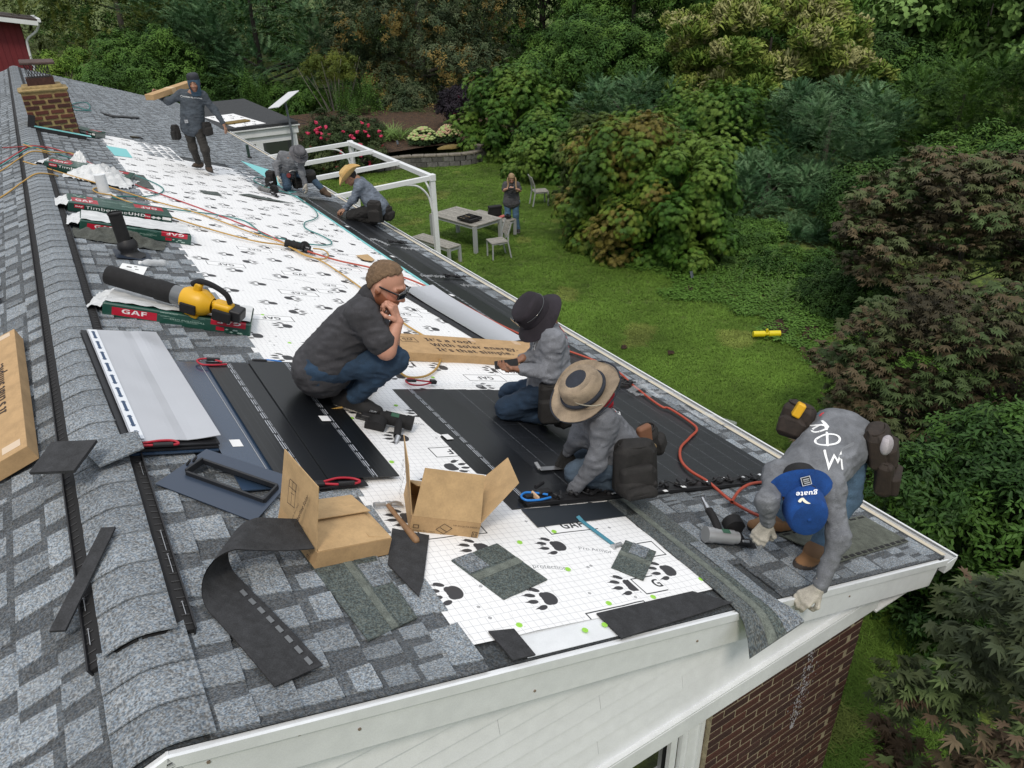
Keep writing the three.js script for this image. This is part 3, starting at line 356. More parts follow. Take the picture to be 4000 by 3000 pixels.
// loose solar shingles
const quadYaw = (o, s, z, yaw, h) => onRoof(o, [s, z], yaw, h);
const blueSheen = new THREE.MeshPhysicalMaterial({ color: lin([0.03, 0.055, 0.10]), roughness: 0.22, clearcoat: 0.6, clearcoatRoughness: 0.15, side: THREE.DoubleSide });
function redLead(parent, pts, col) { obj('cable', tube(pts, 0.0065, 40, 8), col, parent); }
{
  const a = roofThing('solar_shingle', 'loose black solar shingle nearest the crouching man, headlap toward his shoe', 'solar shingle', [0.985, -1.41], 0.0, 0.024, 'loose solar shingles');
  plate('panel', 0.40, 1.63, 0.006, MT.film, a, (x) => 0.012 + x * 0.01).rotation.set(0, Math.PI, 0); a.children[0].position.set(0.40, 0, -1.63);
  obj('label', bx(0.055, 0.001, 0.07, [0.22, 0.028, -0.70]), MT.paper, a);
  obj('junction_box', [rb(0.05, 0.02, 0.04, [-0.06, 0.02, 0.035]), bx(0.27, 0.004, 0.09, [0.06, 0.006, 0.02])], MT.black, a); redLead(a, [[-0.04, 0.022, 0.025], [0.05, 0.03, 0.01], [0.13, 0.026, 0.02], [0.155, 0.024, 0.045], [0.12, 0.022, 0.06], [0.03, 0.024, 0.062], [-0.04, 0.022, 0.045]], MT.red); obj('plug', cyl(0.012, 0.012, 0.085, [0.07, 0.026, 0.06], [Math.PI / 2, 0, Math.PI / 2]), MT.black, a);
  const b = roofThing('solar_shingle', 'loose black solar shingle with white dashes, middle of the three side by side', 'solar shingle', [0.74, -1.36], 0.02, 0.020, 'loose solar shingles');
  plate('panel', 0.40, 1.64, 0.006, MT.film, b, (x) => 0.006 + (0.4 - x) * 0.03); redLead(b, [[0.10, 0.03, -1.62], [0.02, 0.035, -1.66], [-0.05, 0.03, -1.64], [-0.04, 0.03, -1.57], [0.03, 0.03, -1.56], [0.12, 0.03, -1.58]], MT.red); obj('plug', cyl(0.012, 0.012, 0.08, [0.05, 0.035, -1.65], [Math.PI / 2, 0, Math.PI / 2]), MT.black, b);
  const c = roofThing('solar_shingle', 'loose solar shingle with a shiny blue face beside the silver stack', 'solar shingle', [0.55, -1.38], 0.03, 0.019, 'loose solar shingles');
  plate('panel', 0.27, 1.64, 0.006, blueSheen, c, () => 0.004); obj('label', bx(0.055, 0.001, 0.08, [0.10, 0.012, -0.48]), MT.paper, c); obj('seam', bx(0.004, 0.002, 1.6, [0.17, 0.0115, -0.82]), MT.alu, c);
  const cablesB = thing('cable_jumper', 'blue jumper cable at the upper end of the loose solar shingles', 'cable'); obj('loop', tube([[1.031,-3.074], [1.131,-3.087], [1.214,-3.066], [1.233,-3.02], [1.171,-2.979], [1.057,-3.007], [1.002,-3.025]].map(([s, z]) => RW(s, z, 0.035)), 0.006, 40, 8), MT.blue, cablesB); obj('plug', (() => { const [s, z] = [1.067,-3.044]; const g = rb(0.10, 0.02, 0.022); g.applyQuaternion(qRoof); const q = RW(s, z, 0.045); g.translate(q.x, q.y, q.z); return g; })(), MT.black, cablesB);
  // stack in silver protective film
  const st = roofThing('solar_shingle_stack', 'stack of solar shingles under a dented silver backing beside the ridge vent', 'solar shingles', [0.10, -1.76], 0.045, 0.03);
  for (let k = 0; k < 3; k++) { const p = plate('solar_shingle', 0.43, 1.64, 0.008, k === 0 ? blueSheen : MT.panelEdge, st, () => 0); p.position.set(k * 0.004, k * 0.013, -k * 0.012); }
  const silver = mat([0.56, 0.58, 0.62], 0.34, { metalness: 0.35, clearcoat: 0.3 });
  const dent = (x, z) => 0.004 + 0.012 * Math.exp(-(((x - 0.30) / 0.09) ** 2 + ((z + 1.35) / 0.2) ** 2)) - 0.008 * Math.exp(-(((x - 0.25) / 0.03) ** 2)) * 0.6 + (x > 0.3 ? (x - 0.3) * 0.15 * Math.max(0, 1 + z / 1.6) : 0) + nz(x * 9, z * 5, 2) * 0.002;
  const back = plate('backing', 0.41, 1.58, 0.003, silver, st, dent, 18, 40); back.position.set(0.035, 0.045, -0.05);
  const lens = canvas(64, 1024, (g, w, h) => { g.fillStyle = '#dfe4ea'; g.fillRect(0, 0, w, h); g.fillStyle = '#2f4766'; for (let y = 20; y < h; y += 118) { g.fillRect(22, y, 20, 88); g.fillRect(16, y + 8, 32, 6); g.fillRect(16, y + 74, 32, 6); } });
  obj('adhesive_strip', xf(new THREE.PlaneGeometry(0.05, 1.55), [0.065, 0.058, -0.84], [-Math.PI / 2, 0, 0]), new THREE.MeshStandardMaterial({ map: lens, roughness: 0.4 }), st);
  obj('junction_box', [rb(0.055, 0.03, 0.05, [0.045, 0.05, -0.015])], MT.black, st); redLead(st, [[0.07, 0.05, -0.03], [0.16, 0.055, -0.04], [0.22, 0.055, -0.03], [0.235, 0.05, -0.01], [0.2, 0.05, 0.0], [0.12, 0.05, -0.005], [0.07, 0.05, -0.005]], MT.red); obj('plug', cyl(0.012, 0.012, 0.09, [0.16, 0.052, -0.002], [Math.PI / 2, 0, Math.PI / 2]), MT.black, st);
  // bent silver-backed piece lying beyond the long box
  const sb = thing('solar_shingle', 'curved solar shingle lying silver side up beyond the long cardboard box', 'solar shingle', 'loose solar shingles'); onRoof(sb, [3.42, -3.78], 0.12, 0.012); plate('panel', 0.42, 1.66, 0.005, silver, sb, (x, z) => 0.01 + 0.10 * (1 - Math.cos((x - 0.10) * 5)) * 0.4 + 0.06 * Math.max(0, (-z - 1.0)) ** 2, 16, 24); plate('face', 0.15, 1.66, 0.004, MT.panelEdge, sb, () => 0.0).position.set(-0.10, 0, 0.02);
}
// blue plastic pipe-boot tray
{
  const t = thing('plastic_tray', 'blue-black plastic flashing tray with an open slot, lying on the loose shingles', 'flashing tray'); const m = mat([0.035, 0.052, 0.085], 0.36, { clearcoat: 0.2 });
  const a = RW(...[0.19,-1.497], 0.02), b = RW(...[0.453,-1.725], 0.07), c = RW(...[0.802,-1.411], 0.06), d = RW(...[0.542,-1.121], 0.015); const at = (u, w, h) => a.clone().multiplyScalar((1 - u) * (1 - w)).addScaledVector(d, u * (1 - w)).addScaledVector(c, u * w).addScaledVector(b, (1 - u) * w).add(v(ST, CT, 0).multiplyScalar(h));
  const strip = (u0, u1, w0, w1, nm) => { const g = new THREE.BufferGeometry(), P = [], n = 8; for (const h of [0.004, 0]) for (let i = 0; i < n; i++) { const f = (k) => u0 + (u1 - u0) * k / n, A = at(f(i), w0, h), B = at(f(i + 1), w0, h), Cq = at(f(i + 1), w1, h), D = at(f(i), w1, h); for (const q of [A, B, Cq, A, Cq, D]) P.push(q.x, q.y, q.z); } g.setAttribute('position', new THREE.Float32BufferAttribute(P, 3)); g.computeVertexNormals(); return g; };
  obj('base', [strip(0, 1, 0, 0.36), strip(0, 1, 0.70, 1), strip(0, 0.14, 0.36, 0.70), strip(0.92, 1, 0.36, 0.70)], m, t);
  const rail = []; for (const w of [0.36, 0.70]) rail.push(bar(at(0.12, w, 0.012), at(0.94, w, 0.012), 0.012, 0.03)); rail.push(bar(at(0.12, 0.36, 0.015), at(0.12, 0.70, 0.015), 0.014, 0.036), bar(at(0.94, 0.36, 0.012), at(0.94, 0.70, 0.012), 0.014, 0.03), bar(at(0.17, 0.40, 0.005), at(0.9, 0.40, 0.005), 0.02, 0.008)); obj('rim', rail, mat([0.016, 0.018, 0.022], 0.4), t);
  obj('clip', [bar(at(0.02, 0.55, 0.0), at(0.05, 0.57, 0.03), 0.02, 0.008), bar(at(0.03, 0.66, 0.0), at(0.06, 0.68, 0.03), 0.02, 0.008)], MT.black, t);
}
// open cartons
const diagram = ink(512, 512, (g) => { g.strokeStyle = '#2d241b'; g.lineWidth = 5; g.strokeRect(150, 130, 120, 60); g.beginPath(); g.moveTo(140, 140); g.lineTo(150, 330); g.lineTo(275, 320); g.lineTo(262, 130); g.moveTo(205, 130); g.lineTo(212, 325); g.moveTo(190, 230); g.lineTo(245, 226); g.stroke(); g.fillStyle = '#2d241b'; g.save(); g.translate(330, 470); g.rotate(-1.15); g.font = 'bold 46px sans-serif'; g.fillText('Timberline Solar', 0, 0); g.restore(); g.save(); g.translate(250, 470); g.rotate(-1.15); g.font = '26px sans-serif'; g.fillText('Butterfly Box (1x62)', 0, 0); g.restore(); g.lineWidth = 4; g.strokeRect(385, 405, 70, 46); });
const sidePrint = ink(512, 128, (g) => { g.fillStyle = '#2d241b'; g.strokeStyle = '#2d241b'; g.lineWidth = 4; g.font = '17px sans-serif'; g.fillText('GAF Energy FULSHWDR16', 300, 40); g.fillText('Butterfly Box, (1x62)', 30, 108); g.strokeRect(30, 60, 36, 24); g.beginPath(); g.moveTo(190, 80); g.lineTo(240, 30); g.lineTo(300, 60); g.lineTo(250, 110); g.closePath(); g.moveTo(215, 62); g.lineTo(270, 92); g.stroke(); g.strokeRect(450, 70, 34, 40); g.beginPath(); g.moveTo(460, 104); g.lineTo(460, 80); g.moveTo(474, 104); g.lineTo(474, 80); g.stroke(); });
function carton(label, at, yaw, w, d, h, flaps) {           // x along w, z along d, walls of thin board
  const t = roofThing('open_carton', label, 'cardboard box', at, yaw, 0.012, 'open cartons'), e = 0.005;
  obj('wall', [bx(w, h, e, [0, h / 2, d / 2]), bx(w, h, e, [0, h / 2, -d / 2]), bx(e, h, d - e, [w / 2 - e / 2, h / 2, 0]), bx(e, h, d - e, [-w / 2 + e / 2, h / 2, 0])], MT.card, t); obj('bottom', bx(w - 2 * e, e, d - 2 * e, [0, 0.004, 0]), MT.cardIn, t);
  for (const [side, len, ang, cut] of flaps) { const L = side === 'x-' || side === 'x+' ? d : w, fl = new THREE.Group(); const g = ext([[-L / 2 + 0.004, 0], [L / 2 - 0.004, 0], [L / 2 - cut, len], [-L / 2 + cut * 0.6, len]], 0.004); const m = obj('flap', g, MT.cardIn, t); const q = { 'z+': [[0, h, d / 2], 0], 'z-': [[0, h, -d / 2], Math.PI], 'x+': [[w / 2, h, 0], Math.PI / 2], 'x-': [[-w / 2, h, 0], -Math.PI / 2] }[side]; m.position.set(...q[0]); m.rotation.order = 'YXZ'; m.rotation.y = q[1]; m.rotation.x = ang; }
  return t;
}
{
  const a = carton('open cardboard carton with its big side flap standing up, in front', [0.845, -0.945], 0.115, 0.36, 0.385, 0.085, [['x-', 0.30, 0.10, 0.03], ['z+', 0.27, -1.50, 0.05], ['z-', 0.20, -1.42, 0.02], ['x+', 0.10, -1.52, 0.05]]);
  decal(a, sidePrint, 0.36, 0.09, [0, 0.042, 0.189], [0, 0, 0]); decal(a, diagram, 0.28, 0.28, [-0.222, 0.235, 0], [-0.02, -Math.PI / 2, 0]).rotation.set(0, -Math.PI / 2, 0.1); decal(a, sidePrint, 0.34, 0.085, [-0.189, 0.042, 0], [0, -Math.PI / 2, 0]);
  const b = carton('open cardboard carton with loose paper inside, beside the hammer', [1.45, -1.04], -0.36, 0.345, 0.35, 0.085, [['x-', 0.27, 0.25, 0.02], ['z+', 0.24, -0.22, 0.03], ['z-', 0.20, -1.2, 0.02], ['x+', 0.27, 0.55, 0.05]]);
  decal(b, sidePrint, 0.36, 0.09, [0, 0.042, 0.189], [0, 0, 0]); decal(b, diagram, 0.25, 0.25, [-0.235, 0.21, 0], [0, -Math.PI / 2, 0]).rotation.set(0, -Math.PI / 2, 0.25);
  const p = roofThing('paper_sheet', 'white instruction paper sticking out of the second carton', 'paper', [1.62, -1.12], 0.5, 0.03); obj('sheet', xf(plateGeo(0.2, 0.26), [0, 0.05, 0], [0.3, 0, 1.05]), MT.paper, p);
  function plateGeo(w, d) { const g = new THREE.PlaneGeometry(w, d, 8, 8); const q = g.attributes.position; for (let i = 0; i < q.count; i++) q.setZ(i, Math.sin(q.getX(i) * 9) * 0.02); g.computeVertexNormals(); return g; }
}
// long printed carton and the one leaning at the far-side slope
{
  const t = roofThing('long_carton', 'long closed cardboard carton with roof slogan, behind the crouching man', 'cardboard box', [2.97, -3.46], -0.015, 0.012); const W = 1.72, D = 0.47, Hh = 0.075; obj('body', rb(W, Hh, D, [0, Hh / 2, 0], [0, 0, 0], 0.004, 1), MT.card, t);
  const pr = ink(1024, 280, (g) => { g.fillStyle = '#3a2e28'; g.strokeStyle = '#3a2e28'; g.lineWidth = 3; g.strokeRect(140, 60, 92, 66); g.font = 'bold 32px sans-serif'; g.fillText('GAF', 156, 98); g.font = '13px sans-serif'; g.fillText('ENERGY', 160, 118); g.font = 'bold 60px sans-serif'; g.fillText("It's a roof.", 290, 98); g.fillText('With solar energy.', 290, 170); g.fillText("It's that simple.", 290, 240); });
  decal(t, pr, W, D, [0, Hh + 0.0015, 0], [-Math.PI / 2, 0, 0]); obj('tape', [bx(0.07, 0.001, 0.10, [0.12, Hh + 0.001, -0.18]), bx(0.07, 0.001, 0.10, [0.62, Hh + 0.001, -0.18])], mat([0.62, 0.45, 0.30], 0.4), t);
  const u = thing('long_carton', 'long cardboard carton on the back slope, cut off at the edge of the picture', 'cardboard box'); u.position.set(-0.50, HR - 0.135, -2.93); u.quaternion.setFromAxisAngle(v(0, 0, 1), TH).multiply(new THREE.Quaternion().setFromAxisAngle(v(0, 1, 0), 0.02)); obj('body', rb(0.47, 0.09, 1.72, [0, 0.045, 0], [0, 0, 0], 0.004, 1), MT.card, u);
  const d2 = decal(u, pr, 1.6, 0.42, [0, 0.0925, 0], [-Math.PI / 2, 0, 0]); d2.rotation.set(-Math.PI / 2, 0, Math.PI / 2); obj('tape', [bx(0.09, 0.001, 0.07, [0.16, 0.091, -0.80]), bx(0.09, 0.001, 0.07, [0.16, 0.091, 0.78])], mat([0.66, 0.52, 0.38], 0.4), u);
}
// wrapped shingle bundles
const wrap = (flip) => canvas(1024, 512, (g, W, H) => {
  g.fillStyle = '#1d4a3f'; g.fillRect(0, 0, W, H); const r = mul(flip + 40); g.save(); if (flip) { g.translate(W, H); g.rotate(Math.PI); }
  g.fillStyle = '#b5122f'; g.fillRect(40, 120, 250, 130); g.fillRect(660, 40, 300, 120); g.fillRect(190, 40, 60, 60); g.fillStyle = '#e8e6e6'; g.font = 'bold 92px sans-serif'; g.fillText('GAF', 70, 220); g.save(); g.translate(900, 70); g.rotate(Math.PI); g.fillText('GAF', 0, -12); g.restore(); g.font = '34px sans-serif'; g.fillStyle = '#a9c0b7'; g.fillText('Timberline UHD', 330, 120); g.fillText('shingles', 520, 200); for (let i = 0; i < 14; i++) { g.fillRect(320 + r() * 300, 40 + r() * 200, 40 + r() * 60, 3); } for (let i = 0; i < 6; i++) { g.save(); g.translate(70 + i * 34 % 120, 40 + (i % 2) * 34); g.rotate(0.8); g.fillRect(-10, -10, 20, 20); g.restore(); }
  g.fillStyle = '#173c33'; g.fillRect(0, 300, W, 212); g.fillStyle = '#b5122f'; g.fillRect(60, 340, 90, 70); g.fillRect(740, 330, 60, 110); g.fillStyle = '#f2f2f2'; g.font = 'bold 40px sans-serif'; g.fillText('GAF', 66, 390); g.fillText('NE', 744, 400); g.font = '84px sans-serif'; g.fillText('Timberline', 165, 405); g.font = 'bold 84px sans-serif'; g.fillText('UHD', 470 + 100, 405); for (const x of [830, 880]) { g.save(); g.translate(x, 390); g.rotate(0.785); g.fillRect(-22, -22, 44, 44); g.restore(); } g.fillRect(920, 350, 90, 60);
  g.restore(); });
const wrapTex = wrap(0), wrapFlip = wrap(1), plastic = mat([0.74, 0.76, 0.78], 0.35, { map: TX.grime });
function bundle(label, at, yaw, tex, whiteTop, h = 0.012) {
  const t = roofThing('shingle_bundle', label, 'shingle bundle', at, yaw, h, 'wrapped shingle bundles'), L = 1.0, W = 0.46, Hh = 0.10;
  const body = new RoundedBoxGeometry(L, Hh, W, 4, 0.012); body.translate(0, Hh / 2, 0); const g = prep(body), p = g.attributes.position, u = g.attributes.uv, nn = g.attributes.normal;
  for (let i = 0; i < p.count; i++) { const x = p.getX(i), y = p.getY(i), z = p.getZ(i); u.setXY(i, (x + L / 2) / L, nn.getY(i) > 0.5 ? 0.42 + (W / 2 - z) / W * 0.58 : Math.max(0.02, y / Hh * 0.4)); p.setY(i, y + nz(x * 14, z * 14, at[1]) * 0.006); p.setX(i, x + nz(y * 20, z * 12, 3) * 0.008); } g.computeVertexNormals();
  obj('wrapper', g, new THREE.MeshPhysicalMaterial({ map: tex, roughness: 0.32, clearcoat: 0.4, clearcoatRoughness: 0.3 }), t);
  const crinkle = (w, d, n, amp, seed) => { const q = new THREE.PlaneGeometry(w, d, n, n); q.rotateX(-Math.PI / 2); const c = q.attributes.position; for (let i = 0; i < c.count; i++) c.setY(i, Math.abs(nz(c.getX(i) * 13 + seed, c.getZ(i) * 13, seed)) * amp + nz(c.getX(i) * 40, c.getZ(i) * 40, seed) * amp * 0.3); q.computeVertexNormals(); return q; };
  obj('gathered_end', [xf(crinkle(0.16, 0.42, 10, 0.06, 2), [-L / 2 - 0.03, 0.055, 0], [0, 0, 0.35])], plastic, t);
  if (whiteTop) obj('torn_plastic', xf(crinkle(L * 0.98, W * 0.92, 22, 0.022, whiteTop), [0, Hh + 0.006, -0.01]), plastic, t);
  return t;
}
bundle('green wrapped shingle bundle lying face up, nearest the ridge side plastic', [0.70, -7.42], -0.03, wrapTex, 0, 0.018);
bundle('green and white shingle bundle half covered by a grey felt flap', [0.76, -6.62], -0.08, wrapFlip, 5, 0.012);
bundle('flattened green and white shingle bundle under the yellow leaf blower', [0.745, -4.0], -0.30, wrapFlip, 9, 0.0);
bundle('torn shingle bundle with white plastic spilling off, crossed by the hoses', [0.62, -9.75], -0.25, wrapTex, 0, 0.012);
bundle('small torn shingle bundle beside the chimney base', [0.86, -13.9], -0.5, wrapTex, 0, 0.012).scale.set(0.55, 1, 0.9);
function heap(name, label, cat, at, w, d, hgt, m, seed, yaw = 0) { const t = roofThing(name, label, cat, at, yaw, 0.014), n = 34, q = new THREE.PlaneGeometry(w, d, n, n); q.rotateX(-Math.PI / 2); const c = q.attributes.position; for (let i = 0; i < c.count; i++) { const x = c.getX(i), z = c.getZ(i), e = Math.max(0, 1 - Math.hypot(x / w * 2, z / d * 2) ** 2); c.setXYZ(i, x + nz(z * 9, seed, 1) * 0.05, Math.max(0.002, e * hgt * (0.35 + (0.5 - Math.abs(nz(x * 7 + seed, z * 7, 1))) * 1.7) + (0.4 - Math.abs(nz(x * 19, z * 19, seed))) * hgt * 0.45), z + nz(x * 9, seed, 5) * 0.05); } q.computeVertexNormals(); obj('sheet', q, m, t); return t; }
heap('plastic_heap', 'crumpled white plastic wrapping heaped behind the white vent pipe', 'plastic wrapping', [0.72, -9.45], 0.75, 0.75, 0.16, plastic, 3, -0.3);
heap('plastic_heap', 'small puff of white plastic at the tip of the torn bundle', 'plastic wrapping', [0.52, -10.35], 0.24, 0.40, 0.15, plastic, 8);
heap('felt_flap', 'rumpled grey-green felt mat around the black vent pipe', 'felt mat', [0.56, -6.20], 0.82, 0.40, 0.09, metric(mat([0.12, 0.13, 0.115], 0.9, { map: TX.speck }), 2), 12, -0.22);
// vent pipes
{ const t = thing('vent_pipe', 'black vent pipe with a bulging rubber boot', 'vent pipe'); const q = RW(0.60, -5.66, 0); t.position.copy(q); obj('pipe', [cyl(0.058, 0.058, 0.34, [-0.02, 0.24, 0], [0, 0, 0.05], 24), xf(lathe([[0.05, 0.16], [0.060, 0.16], [0.064, 0.178], [0.050, 0.178]]), [-0.03, 0.24, 0])], MT.blackMatte, t); obj('boot', [lathe([[0.062, 0.17], [0.085, 0.13], [0.088, 0.09], [0.07, 0.06], [0.09, 0.03], [0.13, 0.0]])], MT.black, t); const fl = obj('flange', bx(0.30, 0.004, 0.30), mat([0.02, 0.03, 0.05], 0.4), t); fl.position.set(0.02, 0.0, 0); fl.rotation.z = -TH; fl.position.y = 0.014; obj('bore', cyl(0.05, 0.05, 0.01, [-0.03, 0.405, 0], [0, 0, 0.05]), MT.tar, t); }
{ const t = thing('vent_pipe', 'short white plastic vent pipe standing among the hoses', 'vent pipe'); t.position.copy(RW(0.665, -8.42, 0)); obj('pipe', [cyl(0.062, 0.064, 0.26, [0, 0.13, 0], [0, 0, 0], 24)], MT.whiteMetal, t); obj('collar', lathe([[0.07, 0.05], [0.08, 0.02], [0.12, 0.0]]), MT.white, t); }
{ const t = thing('vent_pipe', 'thin dark green pipe near the far end of the eave', 'vent pipe'); t.position.copy(RW(...[4.054,-15.154], 0)); obj('pipe', cyl(0.03, 0.03, 0.28, [0, 0.14, 0]), mat([0.02, 0.045, 0.035], 0.6), t); obj('collar', cyl(0.045, 0.06, 0.03, [0, 0.015, 0]), MT.tar, t); }
// paper and bottle
{ const t = roofThing('paper_sheet', 'printed paper sheet lying on the shingles near the black vent pipe', 'paper', [0.555, -5.18], -0.25, 0.02); const tex = canvas(256, 256, (g) => { g.fillStyle = '#eceeee'; g.fillRect(0, 0, 256, 256); g.fillStyle = '#555'; g.fillRect(60, 70, 50, 36); g.fillRect(130, 40, 30, 24); g.fillRect(150, 120, 36, 20); g.fillStyle = '#999'; for (let i = 0; i < 8; i++) g.fillRect(40, 150 + i * 9, 90 + (i % 3) * 20, 3); }); obj('sheet', xf(new THREE.PlaneGeometry(0.20, 0.28), [0, 0, 0], [-Math.PI / 2, 0, 0]), new THREE.MeshStandardMaterial({ map: tex, roughness: 0.8, side: THREE.DoubleSide }), t);
  const b = roofThing('plastic_bottle', 'crumpled clear plastic bottle lying beside the paper sheet', 'bottle', [0.74, -5.36], 0.35, 0.045); const g = lathe([[0, -0.11], [0.03, -0.11], [0.033, -0.07], [0.026, -0.04], [0.034, -0.01], [0.028, 0.02], [0.034, 0.05], [0.02, 0.09], [0.012, 0.10], [0.012, 0.115], [0, 0.115]], 18); g.rotateZ(Math.PI / 2); obj('body', g, mat([0.75, 0.78, 0.80], 0.2, { transparent: true, opacity: 0.55 }), b); obj('cap', cyl(0.014, 0.014, 0.018, [-0.12, 0, 0], [0, 0, Math.PI / 2]), MT.paper, b); }
// leaf blower
{ const t = thing('leaf_blower', 'yellow and black cordless leaf blower lying on the flattened bundle', 'leaf blower'); const a = RW(0.26, -4.22, 0.22), b = RW(1.06, -3.60, 0.19); t.position.copy(a); const q = aim(b.clone().sub(a), [ST, CT, 0]); t.quaternion.copy(q); const L = a.distanceTo(b);
  const lz = (pts, n = 28) => { const g = lathe(pts, n); g.rotateX(Math.PI / 2); return g; };
  obj('nozzle', [lz([[0.062, 0.0], [0.070, 0.0], [0.072, 0.05], [0.070, 0.36], [0.076, 0.38], [0.076, 0.50], [0.066, 0.50]])], MT.blackMatte, t); obj('bore', xf(new THREE.CircleGeometry(0.062, 24), [0, 0, 0.02], [0, Math.PI, 0]), MT.tar, t);
  obj('clear_collar', lz([[0.072, 0.50], [0.074, 0.58]]), mat([0.12, 0.13, 0.14], 0.25, { clearcoat: 0.6 }), t);
  const y = MT.yellow; obj('housing', [lz([[0.072, 0.57], [0.088, 0.60], [0.10, 0.66], [0.10, 0.72], [0.085, 0.76], [0.055, 0.80]]), rb(0.10, 0.09, 0.15, [0, 0.01, 0.88], [0, 0, 0], 0.03), rb(0.05, 0.05, 0.20, [0, 0.02, 0.80], [0, 0, 0], 0.02), rb(0.05, 0.12, 0.06, [0, 0.10, 0.68], [0.3, 0, 0], 0.02), rb(0.18, 0.02, 0.10, [0, -0.09, 0.67], [0, 0, 0], 0.01)], y, t);
  obj('handle', [tube([[0, 0.13, 0.64], [0, 0.17, 0.70], [0, 0.165, 0.80], [0, 0.12, 0.90], [0, 0.06, 0.93]], 0.021, 30, 10)], MT.blackMatte, t);
  obj('side_brace', [rb(0.02, 0.08, 0.12, [0.105, -0.02, 0.66], [0, 0, 0], 0.01), rb(0.02, 0.035, 0.16, [0.10, -0.03, 0.79]), rb(0.03, 0.09, 0.14, [0.075, -0.025, 0.90], [0, 0, 0], 0.02), rb(0.02, 0.08, 0.12, [-0.105, -0.02, 0.66], [0, 0, 0], 0.01), rb(0.03, 0.09, 0.14, [-0.075, -0.02, 0.90], [0, 0, 0], 0.02)], MT.blackMatte, t); obj('battery', [rb(0.11, 0.09, 0.09, [0, -0.01, 0.985], [0, 0, 0], 0.015)], MT.black, t);
  const tx = ink(256, 96, (g) => { g.fillStyle = '#e9b21a'; g.font = 'bold 48px sans-serif'; g.fillText('DEWALT', 20, 62); }); const d = decal(t, tx, 0.10, 0.038, [0.117, -0.015, 0.66], [0, Math.PI / 2, 0], 'lettering'); const t2 = ink(256, 96, (g) => { g.fillStyle = '#d8d8da'; g.font = 'bold 44px sans-serif'; g.fillText('FLEX', 8, 60); g.fillStyle = '#d13a2e'; g.fillText('VOLT', 120, 60); }); decal(t, t2, 0.10, 0.038, [0.092, -0.015, 0.90], [0, Math.PI / 2, 0], 'lettering'); const t3 = ink(256, 128, (g) => { g.fillStyle = '#c9cbcf'; g.font = 'bold 100px sans-serif'; g.fillText('60V', 20, 100); }); decal(t, t3, 0.07, 0.035, [0.078, 0, 0.54], [0, Math.PI / 2, 0], 'lettering');
  t.rotateZ(0.25);
}
// coil nailers
function nailer(label, at, yaw, roll, tone, h = 0.09) { const t = roofThing('nail_gun', label, 'nail gun', at, yaw, h, 'coil nail guns');
  obj('cylinder', [cyl(0.042, 0.042, 0.15, [-0.03, 0, 0], [0, 0, Math.PI / 2], 20), cyl(0.047, 0.047, 0.045, [-0.115, 0, 0], [0, 0, Math.PI / 2], 20), cyl(0.036, 0.036, 0.03, [0.06, 0, 0], [0, 0, Math.PI / 2], 16)], tone, t); obj('magazine', [cyl(0.058, 0.058, 0.06, [0.075, 0.02, -0.085], [Math.PI / 2, 0, 0], 22), rb(0.10, 0.03, 0.055, [0.085, -0.02, -0.03]), rb(0.03, 0.08, 0.055, [0.13, 0.0, -0.09])], MT.blackMatte, t);
  obj('nose', [rb(0.10, 0.03, 0.04, [0.14, -0.03, 0]), rb(0.07, 0.015, 0.05, [0.19, -0.05, 0])], MT.black, t); obj('handle', [tube([[-0.05, 0.02, -0.02], [-0.06, 0.04, -0.09], [-0.07, 0.045, -0.16]], 0.023, 16, 12)], MT.blackMatte, t); obj('coupler', [cyl(0.019, 0.014, 0.05, [-0.075, 0.046, -0.185], [Math.PI / 2, 0, 0], 12), cyl(0.010, 0.010, 0.05, [-0.076, 0.046, -0.23], [Math.PI / 2, 0, 0], 10)], MT.steel, t); obj('badge', bx(0.05, 0.002, 0.03, [-0.02, 0.043, 0.0]), mat([0.03, 0.10, 0.06], 0.5), t); obj('spring', tube(Array.from({ length: 24 }, (_, i) => [0.10 + i * 0.002, 0.0 + Math.sin(i * 1.9) * 0.008, 0.02 + Math.cos(i * 1.9) * 0.008]), 0.002, 60, 5), MT.steel, t); t.rotateX(roll); return t; }
nailer('silver coil nail gun with an orange hose, by the blue-capped man', [3.03, -0.47], -0.35, 0.25, MT.alu, 0.065);
nailer('black coil nail gun lying at the crouching man\'s shoe', [1.62, -2.06], 2.55, -0.5, MT.blackMatte, 0.07);
nailer('black coil nail gun alone in the middle of the white underlayment', [2.46, -6.70], -0.5, -0.3, MT.blackMatte, 0.075);
nailer('dark coil nail gun on the underlayment beside the grey bucket hat man', [3.16, -10.55], -0.9, 0.3, mat([0.16, 0.16, 0.16], 0.5, { metalness: 0.4 }), 0.075);
// hammer and pry bar
{ const t = thing('hammer', 'claw hammer with a worn wooden handle between the two cartons', 'hammer'); const a = RW(1.20, -1.15, 0.035), b = RW(1.21, -0.85, 0.030); const d = b.clone().sub(a).normalize(); obj('handle', (() => { const g = lathe([[0.010, 0], [0.013, 0.05], [0.011, 0.12], [0.016, 0.24], [0.018, 0.32], [0.012, 0.335], [0, 0.336]], 14); g.rotateX(Math.PI / 2); g.applyQuaternion(aim(d)); g.translate(a.x, a.y, a.z); return g; })(), metric(mat([0.30, 0.17, 0.085], 0.6, { map: TX.card }), 3), t);
  const hd = obj('head', [cyl(0.015, 0.015, 0.03, [-0.055, 0, 0], [0, 0, Math.PI / 2]), cyl(0.011, 0.012, 0.05, [-0.02, 0, 0], [0, 0, Math.PI / 2]), rb(0.034, 0.028, 0.026, [0.005, 0, 0]), tube([[0.02, 0, 0.006], [0.05, 0.0, 0.012], [0.085, -0.012, 0.012]], 0.008, 12, 6), tube([[0.02, 0, -0.006], [0.05, 0.0, -0.012], [0.085, -0.012, -0.012]], 0.008, 12, 6)], MT.alu, t); hd.position.copy(a); hd.quaternion.copy(qRoof); }
